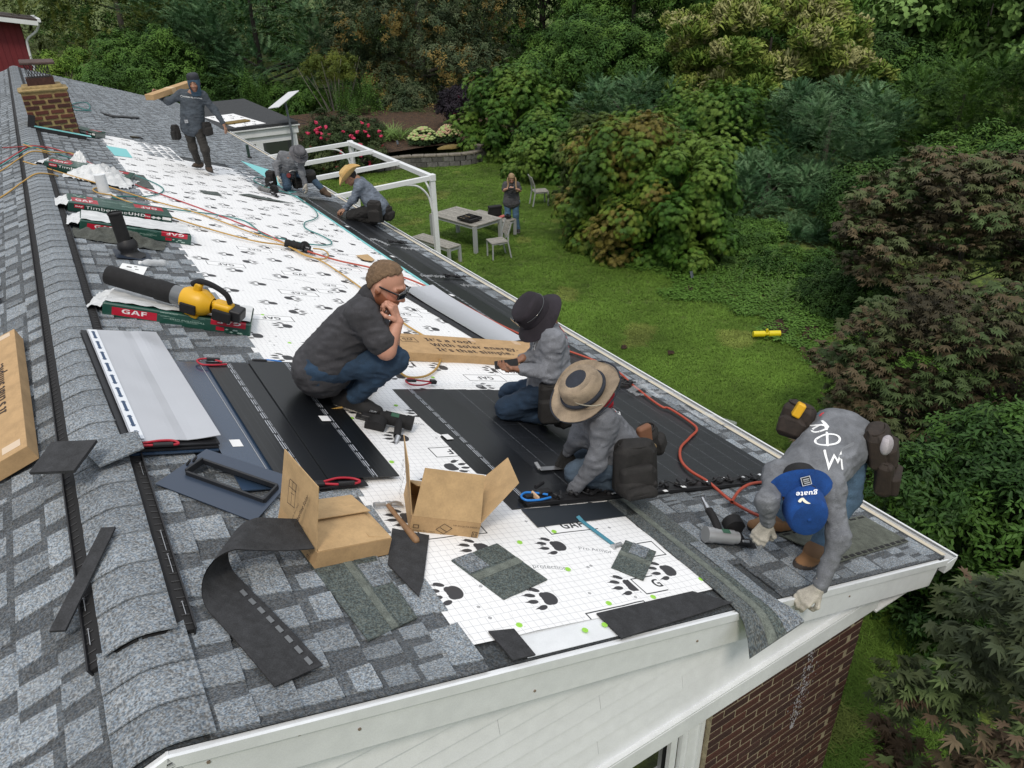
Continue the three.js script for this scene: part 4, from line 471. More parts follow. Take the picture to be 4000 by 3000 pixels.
{ const t = thing('pry_bar', 'blue pry bar with a hammer head on the underlayment', 'pry bar'); const [s0, z0] = [2.248,-0.841], [s1, z1] = [2.279,-0.592]; obj('shaft', [bar(RW(s0, z0, 0.02), RW(s1, z1, 0.022), 0.020, 0.010), bar(RW(s0 - 0.008, z0 - 0.035, 0.03), RW(s0, z0, 0.02), 0.024, 0.006)], mat([0.055, 0.22, 0.30], 0.5), t); const o = obj('head', [cyl(0.013, 0.013, 0.05, [0.02, 0, 0], [0, 0, Math.PI / 2]), cyl(0.016, 0.016, 0.018, [-0.02, 0, 0], [0, 0, Math.PI / 2])], MT.alu, t); onRoof(o, [s1, z1 + 0.01], 0.2, 0.024); }
// hoses
function hose(label, pts, r, m, lift = 0) { const p = pts.map(([s, z], i) => RW(s, z, r + 0.012 + lift + Math.max(0, nz(i * 0.9, s, lift * 50 + 1)) * 0.012)); const o = obj('air_hose', tube(p, r, p.length * 10, 8), m); return tag(o, label, 'air hose', 'air hoses'); }
const hRed = mat([0.40, 0.065, 0.035], 0.45), hRed2 = mat([0.42, 0.055, 0.06], 0.5), hTan = mat([0.46, 0.28, 0.075], 0.5), hTeal = mat([0.03, 0.20, 0.19], 0.5);
hose('orange-red air hose snaking over the solar array to the blue-capped man', [[2.56,-6.608], [2.828,-6.334], [3.161,-6.173], [3.486,-5.819], [3.682,-5.308], [3.79,-4.696], [3.812,-4.508], [3.958,-3.951], [4.116,-3.726], [4.262,-3.579], [4.46,-3.176], [4.349,-2.708], [4.288,-2.274], [4.327,-2.272], [4.327,-1.989], [4.282,-1.872], [4.025,-1.712], [3.746,-1.541], [3.581,-1.361], [3.538,-1.232], [3.549,-1.086], [3.514,-0.835], [3.544,-0.654], [3.618,-0.58]], 0.0105, hRed, 0.02);
hose('short orange hose loop rising from the silver nail gun', [[3.423,-0.77], [3.517,-0.827], [3.689,-0.913], [3.88,-0.968], [4.016,-0.962], [4.077,-0.906]], 0.0105, hRed, 0.05);
hose('thin red air hose running from the ridge to the middle nail gun', [[-0.349,-10.698], [0.189,-11.475], [0.478,-11.164], [0.885,-9.993], [1.159,-9.339], [1.487,-8.816], [1.81,-8.287], [2.216,-7.535], [2.292,-7.296], [2.407,-6.967]], 0.008, hRed2, 0.004);
hose('tan air hose crossing the ridge and ending at the plastic heap', [[-0.104,-11.138], [0.191,-10.87], [0.473,-11.086], [0.527,-10.916], [0.495,-10.351], [0.55,-9.621], [0.644,-9.039]], 0.009, hTan, 0.03);
hose('long tan air hose running down past the crouching man', [[-0.133,-9.796], [0.036,-9.64], [0.37,-9.286], [0.64,-8.998], [0.815,-8.818], [1.156,-8.423], [1.622,-8.029], [2.131,-7.209], [2.245,-7.076], [2.389,-6.904], [2.471,-6.503], [2.589,-6.284], [2.65,-5.844], [2.681,-5.467], [2.696,-4.958], [2.705,-4.598], [2.676,-4.128], [2.727,-3.743], [2.713,-3.488], [2.623,-3.293], [2.422,-3.005], [2.236,-2.856], [2.104,-2.845], [2.069,-2.981], [1.913,-2.839], [1.716,-2.585], [1.563,-2.413], [1.379,-2.307], [1.264,-2.305], [1.29,-2.27], [1.383,-2.286]], 0.009, hTan, 0.012);
hose('tan hose tail looping round the middle nail gun', [[0.713,-8.317], [0.582,-8.346], [0.536,-8.513], [0.61,-8.659], [0.755,-8.25], [1.064,-7.778], [1.42,-7.303], [2.026,-6.804], [2.343,-6.75], [2.472,-6.38], [2.621,-6.297], [2.8,-6.572], [2.811,-6.811], [2.696,-6.811]], 0.009, hTan, 0.02);
hose('teal air hose winding across the underlayment to the grey bucket hat man', [[-0.082,-11.492], [0.041,-11.36], [0.442,-10.817], [0.866,-10.376], [1.117,-10.267], [1.364,-9.89], [1.458,-9.477], [1.378,-9.099], [1.12,-8.637], [0.724,-8.305], [0.869,-8.173], [1.23,-8.049], [1.918,-8.129], [2.174,-8.002], [2.274,-7.23], [2.424,-7.168], [2.658,-7.091], [2.894,-7.096], [3.085,-7.274], [3.152,-7.484], [3.114,-7.738], [3.015,-8.065], [3.118,-8.443], [3.381,-8.834], [3.556,-9.187], [3.674,-9.713], [3.709,-10.288], [3.598,-10.942], [3.362,-11.213], [3.257,-11.527], [3.295,-11.858], [3.441,-12.171], [3.552,-12.213]], 0.008, hTeal, 0.006);
hose('green hose coil lying behind the chimney', [[0.915,-18.321], [1.12,-19.34], [1.36,-19.977], [1.39,-19.298], [1.216,-18.146], [1.097,-18.352], [0.907,-18.192], [0.959,-17.641], [1.334,-18.2]], 0.010, hTeal, 0.01);
// three hoses go over the ridge to the back slope
{ const over = (label, z0, z1, m, r) => { const p = [[-0.75, HR - 0.25 + r + 0.012, z0], [-0.4, HR - 0.132 + r + 0.014, z0 - 0.05], [-0.17, HR - 0.045 + r + 0.03, (z0 * 2 + z1) / 3], [0, HR + 0.045 + r, (z0 + z1) / 2], [0.15, HR + 0.0 + r, (z0 + z1 * 2) / 3], [0.21, HR - 0.062 + r, z1]].map((q) => v(q)); tag(obj('air_hose', tube(p, r, 50, 8), m), label, 'air hose', 'air hoses'); };
  over('thin red hose end lying over the ridge vent', -11.0, -11.25, hRed2, 0.008); over('teal hose end lying over the ridge vent', -10.8, -11.1, hTeal, 0.008); over('upper tan hose end lying over the ridge vent', -10.4, -10.85, hTan, 0.009); over('lower tan hose end lying over the ridge vent', -8.7, -9.2, hTan, 0.009); }
// clear film, teal membrane and other scraps
const film = mat([0.80, 0.83, 0.86], 0.25, { transparent: true, opacity: 0.2 });
function filmPiece(label, pts, w, seed) { const t = thing('plastic_film', label, 'plastic film', 'clear film scraps'), c = new THREE.CatmullRomCurve3(pts.map(([s, z], i) => RW(s, z, 0.03 + Math.abs(nz(i * 1.3, seed, 2)) * 0.06))), n = 40, P = [], I = []; for (let i = 0; i <= n; i++) { const p = c.getPoint(i / n), d = c.getTangent(i / n).cross(v(ST, CT, 0)).normalize(); for (let k = 0; k <= 4; k++) { const q = p.clone().addScaledVector(d, (k / 4 - 0.5) * w * (0.7 + nz(i * 0.4, seed, 1) * 0.8)); q.y += nz(i * 0.5, k * 0.9, seed) * 0.03 + 0.004; P.push(q.x, q.y, q.z); } } for (let i = 0; i < n; i++) for (let k = 0; k < 4; k++) { const a = i * 5 + k; I.push(a, a + 1, a + 5, a + 1, a + 6, a + 5); } const g = new THREE.BufferGeometry(); g.setAttribute('position', new THREE.Float32BufferAttribute(P, 3)); g.setIndex(I); g.computeVertexNormals(); obj('sheet', g, film, t); }
filmPiece('tangle of clear film by the gutter above the tan-hatted man', [[4.479,-2.906], [4.552,-2.8], [4.149,-2.562], [4.393,-2.566], [4.555,-2.548]], 0.10, 1);
filmPiece('second clear film scrap lying along the gutter by the orange hose', [[4.513,-2.863], [4.493,-2.608], [4.678,-2.612], [4.801,-2.572]], 0.09, 2);
filmPiece('clear film scrap on the array edge above the blue-capped man', [[4.614,-2.367], [4.559,-2.14], [4.537,-1.981], [4.717,-2.16], [4.879,-1.946]], 0.08, 3);
filmPiece('clear film strip across the starter shingles behind the bench', [[4.224,-7.601], [4.526,-7.661], [4.761,-7.642]], 0.10, 4);
filmPiece('clear film strip across the starter shingles above the bucket hat', [[4.242,-5.853], [4.49,-5.907], [4.804,-5.906]], 0.10, 5);
filmPiece('clear film strip on the array edge behind the phone user\'s knees', [[2.3,-2.727], [2.509,-2.757], [2.72,-2.754], [3.188,-2.785]], 0.13, 6);
filmPiece('clear film flap on the eave solar row by the hose', [[3.923,-7.975], [3.995,-7.85], [4.053,-7.657]], 0.10, 7);
filmPiece('clear film flap on the eave solar row left of the straw hat man', [[3.8,-6.091], [3.978,-6.128], [4.115,-6.077]], 0.10, 8);
function leadBunch(label, at) { const t = roofThing('lead_bunch', label, 'cable', at, 0.1, 0.04, 'coiled black leads'); const r = mul(at[0] * 1000 | 0); const g = []; for (let k = 0; k < 5; k++) g.push(tube(Array.from({ length: 7 }, (_, i) => [-0.16 + i * 0.055, 0.01 + r() * 0.03, (r() - 0.5) * 0.09]), 0.006, 40, 6)); g.push(rb(0.07, 0.02, 0.03, [0.05, 0.01, 0.0]), rb(0.06, 0.018, 0.024, [-0.12, 0.01, 0.02])); obj('cable', g, MT.black, t); }
leadBunch('coiled black leads on the eave row behind the pergola post', [4.279,-7.862]); leadBunch('coiled black leads on the eave row above the dark bucket hat', [4.304,-6.166]); leadBunch('coiled black leads between the tan hat and the film tangle', [4.234,-2.788]);
const rl = thing('cable_jumper', 'red jumper cable with black plugs at the array corner behind the shoe', 'cable'); obj('loop', tube([[2.24,-2.724], [2.14,-2.678], [2.058,-2.686], [2.045,-2.749], [2.09,-2.794], [2.162,-2.765], [2.251,-2.746]].map(([s, z]) => RW(s, z, 0.04)), 0.0065, 40, 8), MT.red, rl); { const [s, z] = [2.265,-2.736]; const o = obj('plug', [rb(0.05, 0.03, 0.04), cyl(0.011, 0.011, 0.08, [-0.18, 0.0, -0.01], [Math.PI / 2, 0, Math.PI / 2])], MT.black, rl); onRoof(o, [s, z], 0, 0.045); }
cutPiece('membrane_patch', 'teal membrane patch on the far upper edge of the underlayment', 'roof membrane', [[1.102,-12.87], [1.411,-12.892], [1.396,-11.98], [1.128,-11.889]], MT.teal, 0.016, 0.002);
cutPiece('membrane_patch', 'teal membrane strip beside the grey bucket hat man', 'roof membrane', [[3.661,-14.293], [4.136,-13.575], [3.721,-11.691], [3.905,-11.313], [3.698,-11.063], [3.665,-12.384]], MT.teal, 0.016, 0.002);
cutPiece('cardboard_scrap', 'torn cardboard scrap on the underlayment behind the short-haired man', 'cardboard scrap', [[3.234,-6.787], [3.435,-6.902], [3.445,-6.691], [3.367,-6.585], [3.262,-6.588]], MT.cardIn, 0.02, 0.004, 0.3);
cutPiece('shingle_strip', 'thin dark shingle strip on the far shingles behind the chimney', 'shingle offcut', [[1.499,-18.255], [1.821,-18.208], [2.404,-19.003], [2.383,-18.744], [1.685,-17.791]], MT.granBack, 0.03, 0.01);
cutPiece('shingle_offcut', 'grey-green shingle on the upper underlayment edge below the plastic heap', 'shingle offcut', [[1.029,-10.27], [1.338,-10.348], [1.335,-9.333], [1.057,-9.406]], granB, 0.018, 0.006);
cutPiece('shingle_offcut', 'narrow grey shingle strip lying on the underlayment below the walking man', 'shingle offcut', [[1.994,-9.809], [2.273,-9.916], [2.272,-9.648], [2.021,-9.625]], granB, 0.018, 0.006);
cutPiece('shingle_offcut', 'thin grey strip on the underlayment pointing at the nail gun', 'shingle offcut', [[2.595,-10.015], [2.804,-10.219], [3.084,-10.092], [3.449,-9.989], [3.012,-9.933]], granB, 0.02, 0.006);
{ const t = roofThing('work_glove', 'dark work glove dropped on the far shingles', 'glove', [1.768,-14.737], 0.2, 0.02); obj('palm', [rb(0.14, 0.03, 0.10, [0, 0.012, 0], [0, 0.2, 0.05], 0.014)], metric(mat([0.06, 0.05, 0.03], 0.9, { map: TX.speck }), 3), t); obj('finger', [0, 1, 2, 3].map((i) => tube([[0.06, 0.015, -0.04 + i * 0.026], [0.11, 0.02, -0.045 + i * 0.028], [0.14 + (i % 2) * 0.012, 0.01, -0.05 + i * 0.03]], 0.012, 8, 6)), MT.blackMatte, t); }
{ const t = thing('shingle_debris', 'torn black shingle scraps on the back slope at the picture edge', 'shingle offcut'); t.position.set(-0.56, HR - 0.165, -5.0); t.rotation.z = TH; obj('sheet', [bx(0.30, 0.01, 0.34, [-0.05, 0.02, 0], [0.15, 0.3, 0.1]), bx(0.22, 0.008, 0.10, [0.02, 0.05, -0.12], [0.3, 0.5, 0.2])], MT.granBack, t); obj('plastic', bx(0.16, 0.02, 0.20, [0.0, 0.05, -0.30], [0.1, 0.4, 0]), plastic, t); }


// ---- the garden beyond the eave
{ const a = tileNoise(1024, 6, 51), b = tileNoise(1024, 40, 52), c = tileNoise(1024, 150, 53), r = mul(54);
  TX.lawn = field(1024, (x, y) => { const g = 0.55 + (a(x, y) - 0.5) * 0.35 + (b(x, y) - 0.5) * 0.25 + (c(x, y) - 0.5) * 0.25 + (r() - 0.5) * 0.2; return [g * 0.56, g * 0.66, g * 0.28]; });
  const m1 = tileNoise(512, 8, 61), m2 = tileNoise(512, 40, 62); TX.mulch = field(512, (x, y) => { const g = 0.45 + (m1(x, y * 0.6) - 0.5) * 0.7 + (m2(x, y) - 0.5) * 0.3; return [g * 0.80, g * 0.62, g * 0.46]; }); }
const PXY = (x, z) => [x, z];
{ // one sheet to the horizon, rising gently into the wooded bank behind
  const g = new THREE.PlaneGeometry(240, 240, 120, 120); g.rotateX(-Math.PI / 2); g.translate(20, 0, -60); const p = g.attributes.position, u = g.attributes.uv;
  for (let i = 0; i < p.count; i++) { const x = p.getX(i), z = p.getZ(i); p.setY(i, -0.02 + nz(x * 0.12, z * 0.12, 3) * 0.05 + Math.max(0, -z - 34) * 0.05); u.setXY(i, x / 2.5, z / 2.5); }
  g.computeVertexNormals(); struct('lawn', g, new THREE.MeshStandardMaterial({ map: TX.lawn, roughness: 1 })); }
const groundY = (x, z) => -0.02 + nz(x * 0.12, z * 0.12, 3) * 0.05 + Math.max(0, -z - 34) * 0.05;
// the lawn's outer boundary, used to keep grass out of the beds
const bed = [[9.563,-24.472], [11.309,-25.46], [13.137,-24.268], [15.981,-24.979], [14.995,-21.163], [13.739,-16.885], [12.347,-12.891], [11.778,-10.476], [11.832,-8.507], [11.796,-6.901], [11.487,-5.588], [10.692,-4.189], [9.982,-2.93], [8.4,-1.584], [6.584,-0.434], [5.118,0.486]];
const bedX = (z) => { for (let i = 0; i < bed.length - 1; i++) { const [x0, z0] = bed[i], [x1, z1] = bed[i + 1]; if ((z - z0) * (z - z1) <= 0 && i > 2) return x0 + (x1 - x0) * (z - z0) / (z1 - z0 || 1); } return z < bed[3][1] ? -99 : 99; };
const IM = (name, g, m, list, parent) => { const o = new THREE.InstancedMesh(g, m, list.length), M = new THREE.Matrix4(), c = new THREE.Color(); list.forEach((q, i) => { M.compose(q.p, q.q, q.s); o.setMatrixAt(i, M); if (q.c) o.setColorAt(i, c.setRGB(...q.c)); }); o.name = parent ? name : numbered(name); o.castShadow = o.receiveShadow = true; (parent || scene).add(o); return o; };
const leafMat = (rough = 0.6) => new THREE.MeshPhysicalMaterial({ color: 0xffffff, roughness: rough, side: THREE.DoubleSide, specularIntensity: 0.3 });
const Y3 = v(0, 1, 0), tmpQ = () => new THREE.Quaternion();
// a leaf: a pointed blade bent along its middle, base at the origin, along +z, facing +y
function blade(l, w, fold = 0.25, droop = 0.2, seg = 3) { const P = [], I = []; for (let i = 0; i <= seg; i++) { const t = i / seg, ww = w * Math.sin(Math.PI * Math.min(1, 0.12 + t * 0.88)) ** 0.8 * (i === seg ? 0.02 : 1), y = -droop * l * t * t; P.push(-ww / 2, y + fold * ww / 2, l * t, 0, y, l * t, ww / 2, y + fold * ww / 2, l * t); } for (let i = 0; i < seg; i++) { const a = i * 3; I.push(a, a + 3, a + 1, a + 1, a + 3, a + 4, a + 1, a + 4, a + 2, a + 2, a + 4, a + 5); } const g = new THREE.BufferGeometry(); g.setAttribute('position', new THREE.Float32BufferAttribute(P, 3)); g.setIndex(I); g.computeVertexNormals(); return g; }
function spray(seed, n, f) { const r = mul(seed), a = []; for (let i = 0; i < n; i++) { const q = f(i, r); if (Array.isArray(q)) a.push(...q); else a.push(q); } return join(a); }
const put = (g, p, yaw, pitch, roll = 0) => { g.rotateZ(roll); g.rotateX(pitch); g.rotateY(yaw); g.translate(...p); return g; };
const LEAF = {
  small: [1, 2].map((k) => spray(k, 22, (i, r) => put(blade(0.06 + r() * 0.03, 0.03, 0.3, 0.2, 2), [(r() - 0.5) * 0.2, (r() - 0.5) * 0.10, (r() - 0.5) * 0.2], r() * 6.3, -0.5 + r() * 0.9, (r() - 0.5)))),
  whorl: [3, 4].map((k) => spray(k, 3, (j, r) => { const o = [(r() - 0.5) * 0.16, j * 0.02, (r() - 0.5) * 0.16], a = []; for (let i = 0; i < 9; i++) a.push(put(blade(0.13 + r() * 0.04, 0.036, 0.25, 0.35, 3), o, i * 0.7 + r() * 0.3, -0.35 + r() * 0.35)); return a; })),
  droop: [5, 6].map((k) => spray(k, 18, (i, r) => put(blade(0.11 + r() * 0.05, 0.042, 0.3, 0.7, 3), [(r() - 0.5) * 0.26, (r() - 0.5) * 0.05, (r() - 0.5) * 0.26], r() * 6.3, 0.2 + r() * 0.7, (r() - 0.5) * 0.6))),
  juniper: [7, 8].map((k) => spray(k, 26, (i, r) => { const t = i / 26, sd = i % 2 ? 1 : -1; return put(blade(0.085 * (1.1 - t * 0.6), 0.026, 0.1, 0.15, 1), [(r() - 0.5) * 0.02, t * 0.03, t * 0.26 - 0.08], sd * (0.5 + r() * 0.5), -0.35 + (r() - 0.5) * 0.8); })),
  heart: [9].map((k) => spray(k, 9, (i, r) => put(blade(0.13 + r() * 0.03, 0.13, 0.15, 0.3, 3), [(r() - 0.5) * 0.35, (r() - 0.5) * 0.06, (r() - 0.5) * 0.35], r() * 6.3, 0.15 + r() * 0.4))),
  maple: [10, 11].map((k) => spray(k, 4, (j, r) => { const o = [(r() - 0.5) * 0.18, (r() - 0.5) * 0.05, (r() - 0.5) * 0.18], y = r() * 6.3, tl = r() * 0.5, a = []; for (let i = 0; i < 7; i++) { const t = (i - 3) / 3, g = blade(0.085 * (1 - Math.abs(t) * 0.45), 0.017, 0.2, 0.3, 2); g.rotateY(t * 1.75); a.push(put(g, o, y, tl)); } return a; })),
  needle: [12].map((k) => spray(k, 24, (i, r) => put(blade(0.10, 0.010, 0.1, 0.2, 1), [(r() - 0.5) * 0.03, i * 0.012 - 0.12, (r() - 0.5) * 0.03], r() * 6.3, -0.7 + r() * 0.3))),
  weed: [13].map((k) => spray(k, 26, (i, r) => put(blade(0.09 * (1.1 - i / 40), 0.022, 0.2, 0.5, 2), [(r() - 0.5) * 0.02, i * 0.026, (r() - 0.5) * 0.02], i * 2.4, -0.2 + r() * 0.4))),
  strap: [14].map((k) => spray(k, 26, (i, r) => put(blade(0.5 + r() * 0.25, 0.02, 0.4, 0.75, 5), [(r() - 0.5) * 0.08, 0, (r() - 0.5) * 0.08], r() * 6.3, -1.25 + r() * 0.5))),
};
const leafM = { soft: leafMat(0.65), gloss: leafMat(0.5), dull: leafMat(0.8) };
const bark = metric(mat([0.13, 0.115, 0.095], 0.95, { map: TX.speck }), 3), barkPale = metric(mat([0.33, 0.31, 0.27], 0.9, { map: TX.speck }), 3), barkDark = metric(mat([0.05, 0.042, 0.036], 0.95, { map: TX.speck }), 3);
function limb(a, b, r0, r1, seed) { const m = a.clone().lerp(b, 0.5); m.x += nz(seed, 1, 0) * 0.25 * a.distanceTo(b); m.z += nz(seed, 2, 0) * 0.25 * a.distanceTo(b); m.y += nz(seed, 4, 0) * 0.1; const c = new THREE.QuadraticBezierCurve3(a, m, b), g = new THREE.TubeGeometry(c, 8, 1, 6), p = g.attributes.position; for (let i = 0; i <= 8; i++) { const o = c.getPoint(i / 8), r = r0 + (r1 - r0) * i / 8; for (let k = 0; k <= 6; k++) { const j = i * 7 + k, q = v(p.getX(j), p.getY(j), p.getZ(j)).sub(o).multiplyScalar(r).add(o); p.setXYZ(j, q.x, q.y, q.z); } } return g; }
let plantSeed = 200;
// a tree or shrub at [x, z], height h, radius r; lobes of clumps with the leaf kind, tones mixed from col
function plant(name, label, cat, [x, z, h, r], o) {
  if (o.leaf !== 'maple') r *= o.wide || 1.16;
  const k = ++plantSeed, R = mul(k), t = thing(name, label, cat, o.group), y0 = groundY(x, z), lobes = [], base = o.base === undefined ? 0.12 : o.base, flatL = o.flat || 0.75; t.position.set(x, y0, z);
  const nl = Math.round((o.lobes || 14) * 1.9); for (let i = 0; i < nl; i++) { const u = (i + 0.5) / nl, yy = base + (1 - base) * u * 0.92, pr = o.shape === 'cone' ? 1.02 - u * 0.92 : o.shape === 'top' ? 0.55 + 0.5 * Math.sin(u * 3.0) : Math.sqrt(Math.max(0.05, 1 - ((u - 0.42) / 0.62) ** 2)), a = i * 2.399 + R() * 0.8, rad = r * pr * (o.shape === 'cone' ? 0.45 + R() * 0.35 : 0.40 + R() * 0.48), lr = (o.lobe || 0.42) * 0.66 * r * (0.75 + R() * 0.5) * (o.shape === 'cone' ? pr * 0.9 + 0.25 : 1); lobes.push([v(Math.cos(a) * rad, Math.max(lr * flatL * 0.5, yy * h - lr * flatL * 0.3), Math.sin(a) * rad), lr]); }
  const list = [], n = o.n || 1500, eye = camera.position, sc = o.scale || 1;
  for (let i = 0; i < n; i++) { const [c, lr] = lobes[Math.floor(R() * lobes.length)], th = R() * 6.283, cz = R() * 2 - 1.0 + 0.15, sp = Math.sqrt(Math.max(0, 1 - Math.min(1, Math.abs(cz)) ** 2)), dir = v(Math.cos(th) * sp, Math.max(-1, Math.min(1, cz)), Math.sin(th) * sp), rad = lr * (R() < 0.72 ? 0.82 + R() * 0.24 : 0.3 + R() * 0.55) * (1 + nz(dir.x * 2.2 + k, dir.y * 2.2, dir.z * 2.2) * 0.35), p = c.clone().add(dir.clone().multiply(v(1, flatL, 1)).multiplyScalar(rad)); if (p.y < 0.03) p.y = 0.03 + R() * 0.15;
    const out = o.face === 'up' ? v((R() - 0.5) * 0.7, 1, (R() - 0.5) * 0.7) : dir.clone().add(v((R() - 0.5) * 0.9, 0.45 + R() * 0.5, (R() - 0.5) * 0.9)); out.normalize();
    const q = o.along ? aim(v(dir.x + (R() - 0.5) * 0.7, dir.y * 0.3 + 0.12 + (R() - 0.5) * 0.4, dir.z + (R() - 0.5) * 0.7)) : tmpQ().setFromUnitVectors(Y3, out).multiply(tmpQ().setFromAxisAngle(Y3, R() * 6.283)), s = sc * (0.75 + R() * 0.55), cc = pickC(o.col, R, nz(p.x * 0.9 + k, p.y * 0.9, p.z * 0.9)); list.push({ p, q, s: v(s, s, s), c: cc }); }
  const kinds = LEAF[o.leaf]; kinds.forEach((g, j) => { const sub = list.filter((_, i) => i % kinds.length === j); const m = IM('crown', g, leafM[o.mat || 'soft'], sub, t); m.userData.kind = 'stuff'; });
  if (o.trunk !== 0) { const tr = o.trunk || r * 0.045, g = [], top = v(nz(k, 1, 1) * 0.3 * r, h * 0.7, nz(k, 2, 2) * 0.3 * r), stems = o.stems || 1; for (let s = 0; s < stems; s++) { const a = s * 2.4 + R(), b0 = v(Math.cos(a), 0, Math.sin(a)).multiplyScalar(stems > 1 ? tr * 2.2 : 0), tp = stems > 1 ? v(Math.cos(a) * r * 0.45, h * (0.5 + R() * 0.3), Math.sin(a) * r * 0.45) : top; g.push(limb(v(b0.x, -0.1, b0.z), tp, tr * (stems > 1 ? 0.6 : 1), tr * 0.35, k + s)); } lobes.forEach(([c, lr], i) => { if (i % 2 === 0 && g.length < 12) g.push(limb(v(top.x * c.y / h, Math.max(0.1, c.y * 0.62), top.z * c.y / h), c, tr * 0.4, tr * 0.12, k + i * 3.1)); }); obj('trunk', g, o.bark || bark, t); }
  return t;
}
function pickC(col, R, n) { const i = Math.max(0, Math.min(col.length - 1, Math.floor((n * 0.9 + 0.5) * col.length + (R() - 0.5) * 1.6))), b = 0.8 + R() * 0.4; return col[i].map((q) => q * b); }


// ---- trees and shrubs, from the wooded bank to the shrubs round the lawn
const C_dark = [[0.022, 0.055, 0.012], [0.034, 0.078, 0.016], [0.050, 0.105, 0.020]], C_priv = [[0.045, 0.10, 0.020], [0.065, 0.14, 0.026], [0.09, 0.18, 0.032]], C_olive = [[0.07, 0.10, 0.020], [0.10, 0.13, 0.022], [0.13, 0.16, 0.028]], C_blue = [[0.040, 0.098, 0.040], [0.075, 0.158, 0.066], [0.14, 0.24, 0.115]], C_holly = [[0.028, 0.048, 0.022], [0.050, 0.078, 0.034], [0.085, 0.11, 0.055], [0.20, 0.15, 0.045]], C_rho = [[0.032, 0.082, 0.012], [0.048, 0.115, 0.016], [0.075, 0.150, 0.022], [0.11, 0.185, 0.030]], C_lime = [[0.10, 0.19, 0.03], [0.15, 0.25, 0.04], [0.20, 0.30, 0.055]], C_dog = [[0.09, 0.155, 0.026], [0.14, 0.21, 0.036], [0.22, 0.27, 0.06], [0.30, 0.30, 0.13]], C_yew = [[0.035, 0.085, 0.016], [0.055, 0.12, 0.020], [0.08, 0.155, 0.026]], C_map = [[0.050, 0.044, 0.026], [0.070, 0.060, 0.034], [0.075, 0.095, 0.038], [0.105, 0.082, 0.046], [0.075, 0.115, 0.042]], C_mapG = [[0.042, 0.055, 0.028], [0.070, 0.090, 0.040], [0.095, 0.135, 0.050], [0.10, 0.070, 0.045], [0.13, 0.10, 0.06]], C_heart = [[0.075, 0.15, 0.035], [0.11, 0.20, 0.05], [0.15, 0.25, 0.07]], C_rose = [[0.030, 0.050, 0.020], [0.045, 0.072, 0.026], [0.075, 0.10, 0.040]];
// woods behind everything
const woods = [['tall dark woodland tree behind the red building', -60, 62, 560], ['tall dark woodland tree behind the yellow-green shrub', 480, 60, 640], ['tall dark woodland tree behind the blue-green conifer', 1080, 58, 640], ['tall dark woodland tree behind the glossy dark tree', 1640, 60, 640], ['tall dark woodland tree between the glossy tree and the laurels', 2120, 52, 600], ['tall dark woodland tree behind the laurels', 2620, 52, 640], ['tall dark woodland tree behind the drooping light-green tree', 3120, 50, 640], ['tall dark woodland tree behind the pale trunks', 3620, 48, 640], ['tall dark woodland tree in the upper right corner', 4050, 44, 560]];
const woodAt = [[-10.329,-93.534,22.382,8.505], [8.662,-76.887,20.973,8.019], [17.085,-61.235,18.869,7.651], [27.755,-57.523,19.086,7.915], [31.263,-44.804,17.104,6.318], [39.017,-40.177,16.916,6.859], [44.904,-34.007,16.3,6.595], [50.195,-28.193,15.698,6.332], [51.508,-22.097,14.721,5.346]];
woods.forEach(([l], i) => plant('woodland_tree', l, 'tree', woodAt[i], { leaf: 'small', col: C_dark, n: 3000, scale: 3.2, lobes: 26, lobe: 0.5, base: 0.02, mat: 'dull', trunk: 0.25, bark: barkDark, group: 'woodland trees' }));
plant('shrub_tree', 'yellow-green feathery tree behind the roof ridge', 'tree', [5.712,-49.428,7.77,5.804], { leaf: 'juniper', along: 1, col: C_olive, n: 4200, scale: 2.0, lobes: 24, lobe: 0.34, base: 0.05 });
plant('privet_shrub', 'bright green privet shrub behind the far roof edge', 'shrub', [5.373,-41.661,4.194,2.902], { leaf: 'small', col: C_priv, n: 3200, scale: 1.5, lobes: 16, group: 'privet shrubs' });
plant('privet_shrub', 'lime green privet shrub beside the chimney top', 'shrub', [1.985,-42.355,3.637,1.67], { leaf: 'small', col: C_lime, n: 1500, scale: 1.4, lobes: 10, group: 'privet shrubs' });
plant('privet_shrub', 'green privet shrub touching the end of the roof', 'shrub', [3.766,-38.636,3.146,2.43], { leaf: 'small', col: C_priv, n: 2000, scale: 1.4, lobes: 12, group: 'privet shrubs' });
plant('conifer', 'large blue-green conifer behind the walking man', 'conifer', [11.51,-43.311,7.976,6.269], { leaf: 'juniper', along: 1, col: C_blue, n: 6500, scale: 2.1, lobes: 30, lobe: 0.36, flat: 0.32, base: 0.10, trunk: 0.22, bark: barkDark });
plant('conifer', 'smaller blue-green conifer bough beside the walking man\'s head', 'conifer', [8.253,-42.598,5.288,1.944], { leaf: 'juniper', along: 1, col: C_blue, n: 1500, scale: 1.9, lobes: 12, lobe: 0.5, flat: 0.35, base: 0.1, bark: barkDark });
plant('glossy_tree', 'dark glossy tree with yellowing leaves behind the flower bed', 'tree', [19.15,-38.751,8.437,5.249], { leaf: 'small', col: C_holly, n: 7000, scale: 1.5, lobes: 28, lobe: 0.4, base: 0.02, mat: 'gloss' });
plant('glossy_tree', 'low dark glossy shrub left of the dark-stemmed flowering shrub', 'shrub', [16.025,-35.304,1.758,2.77], { leaf: 'small', col: C_holly, n: 2200, scale: 1.4, lobes: 14, mat: 'gloss', base: 0.0 });
plant('undergrowth_shrub', 'light green shrub under the conifer behind the satellite dish', 'shrub', [11.144,-36.889,2.033,1.67], { leaf: 'small', col: C_priv, n: 1300, scale: 1.4, lobes: 10, base: 0 });
plant('undergrowth_shrub', 'green shrub between the pale-stemmed shrub and the dark tree', 'shrub', [13.586,-34.103,1.951,1.25], { leaf: 'weed', col: C_priv, n: 420, scale: 1.2, lobes: 10, base: 0, face: 'up' });
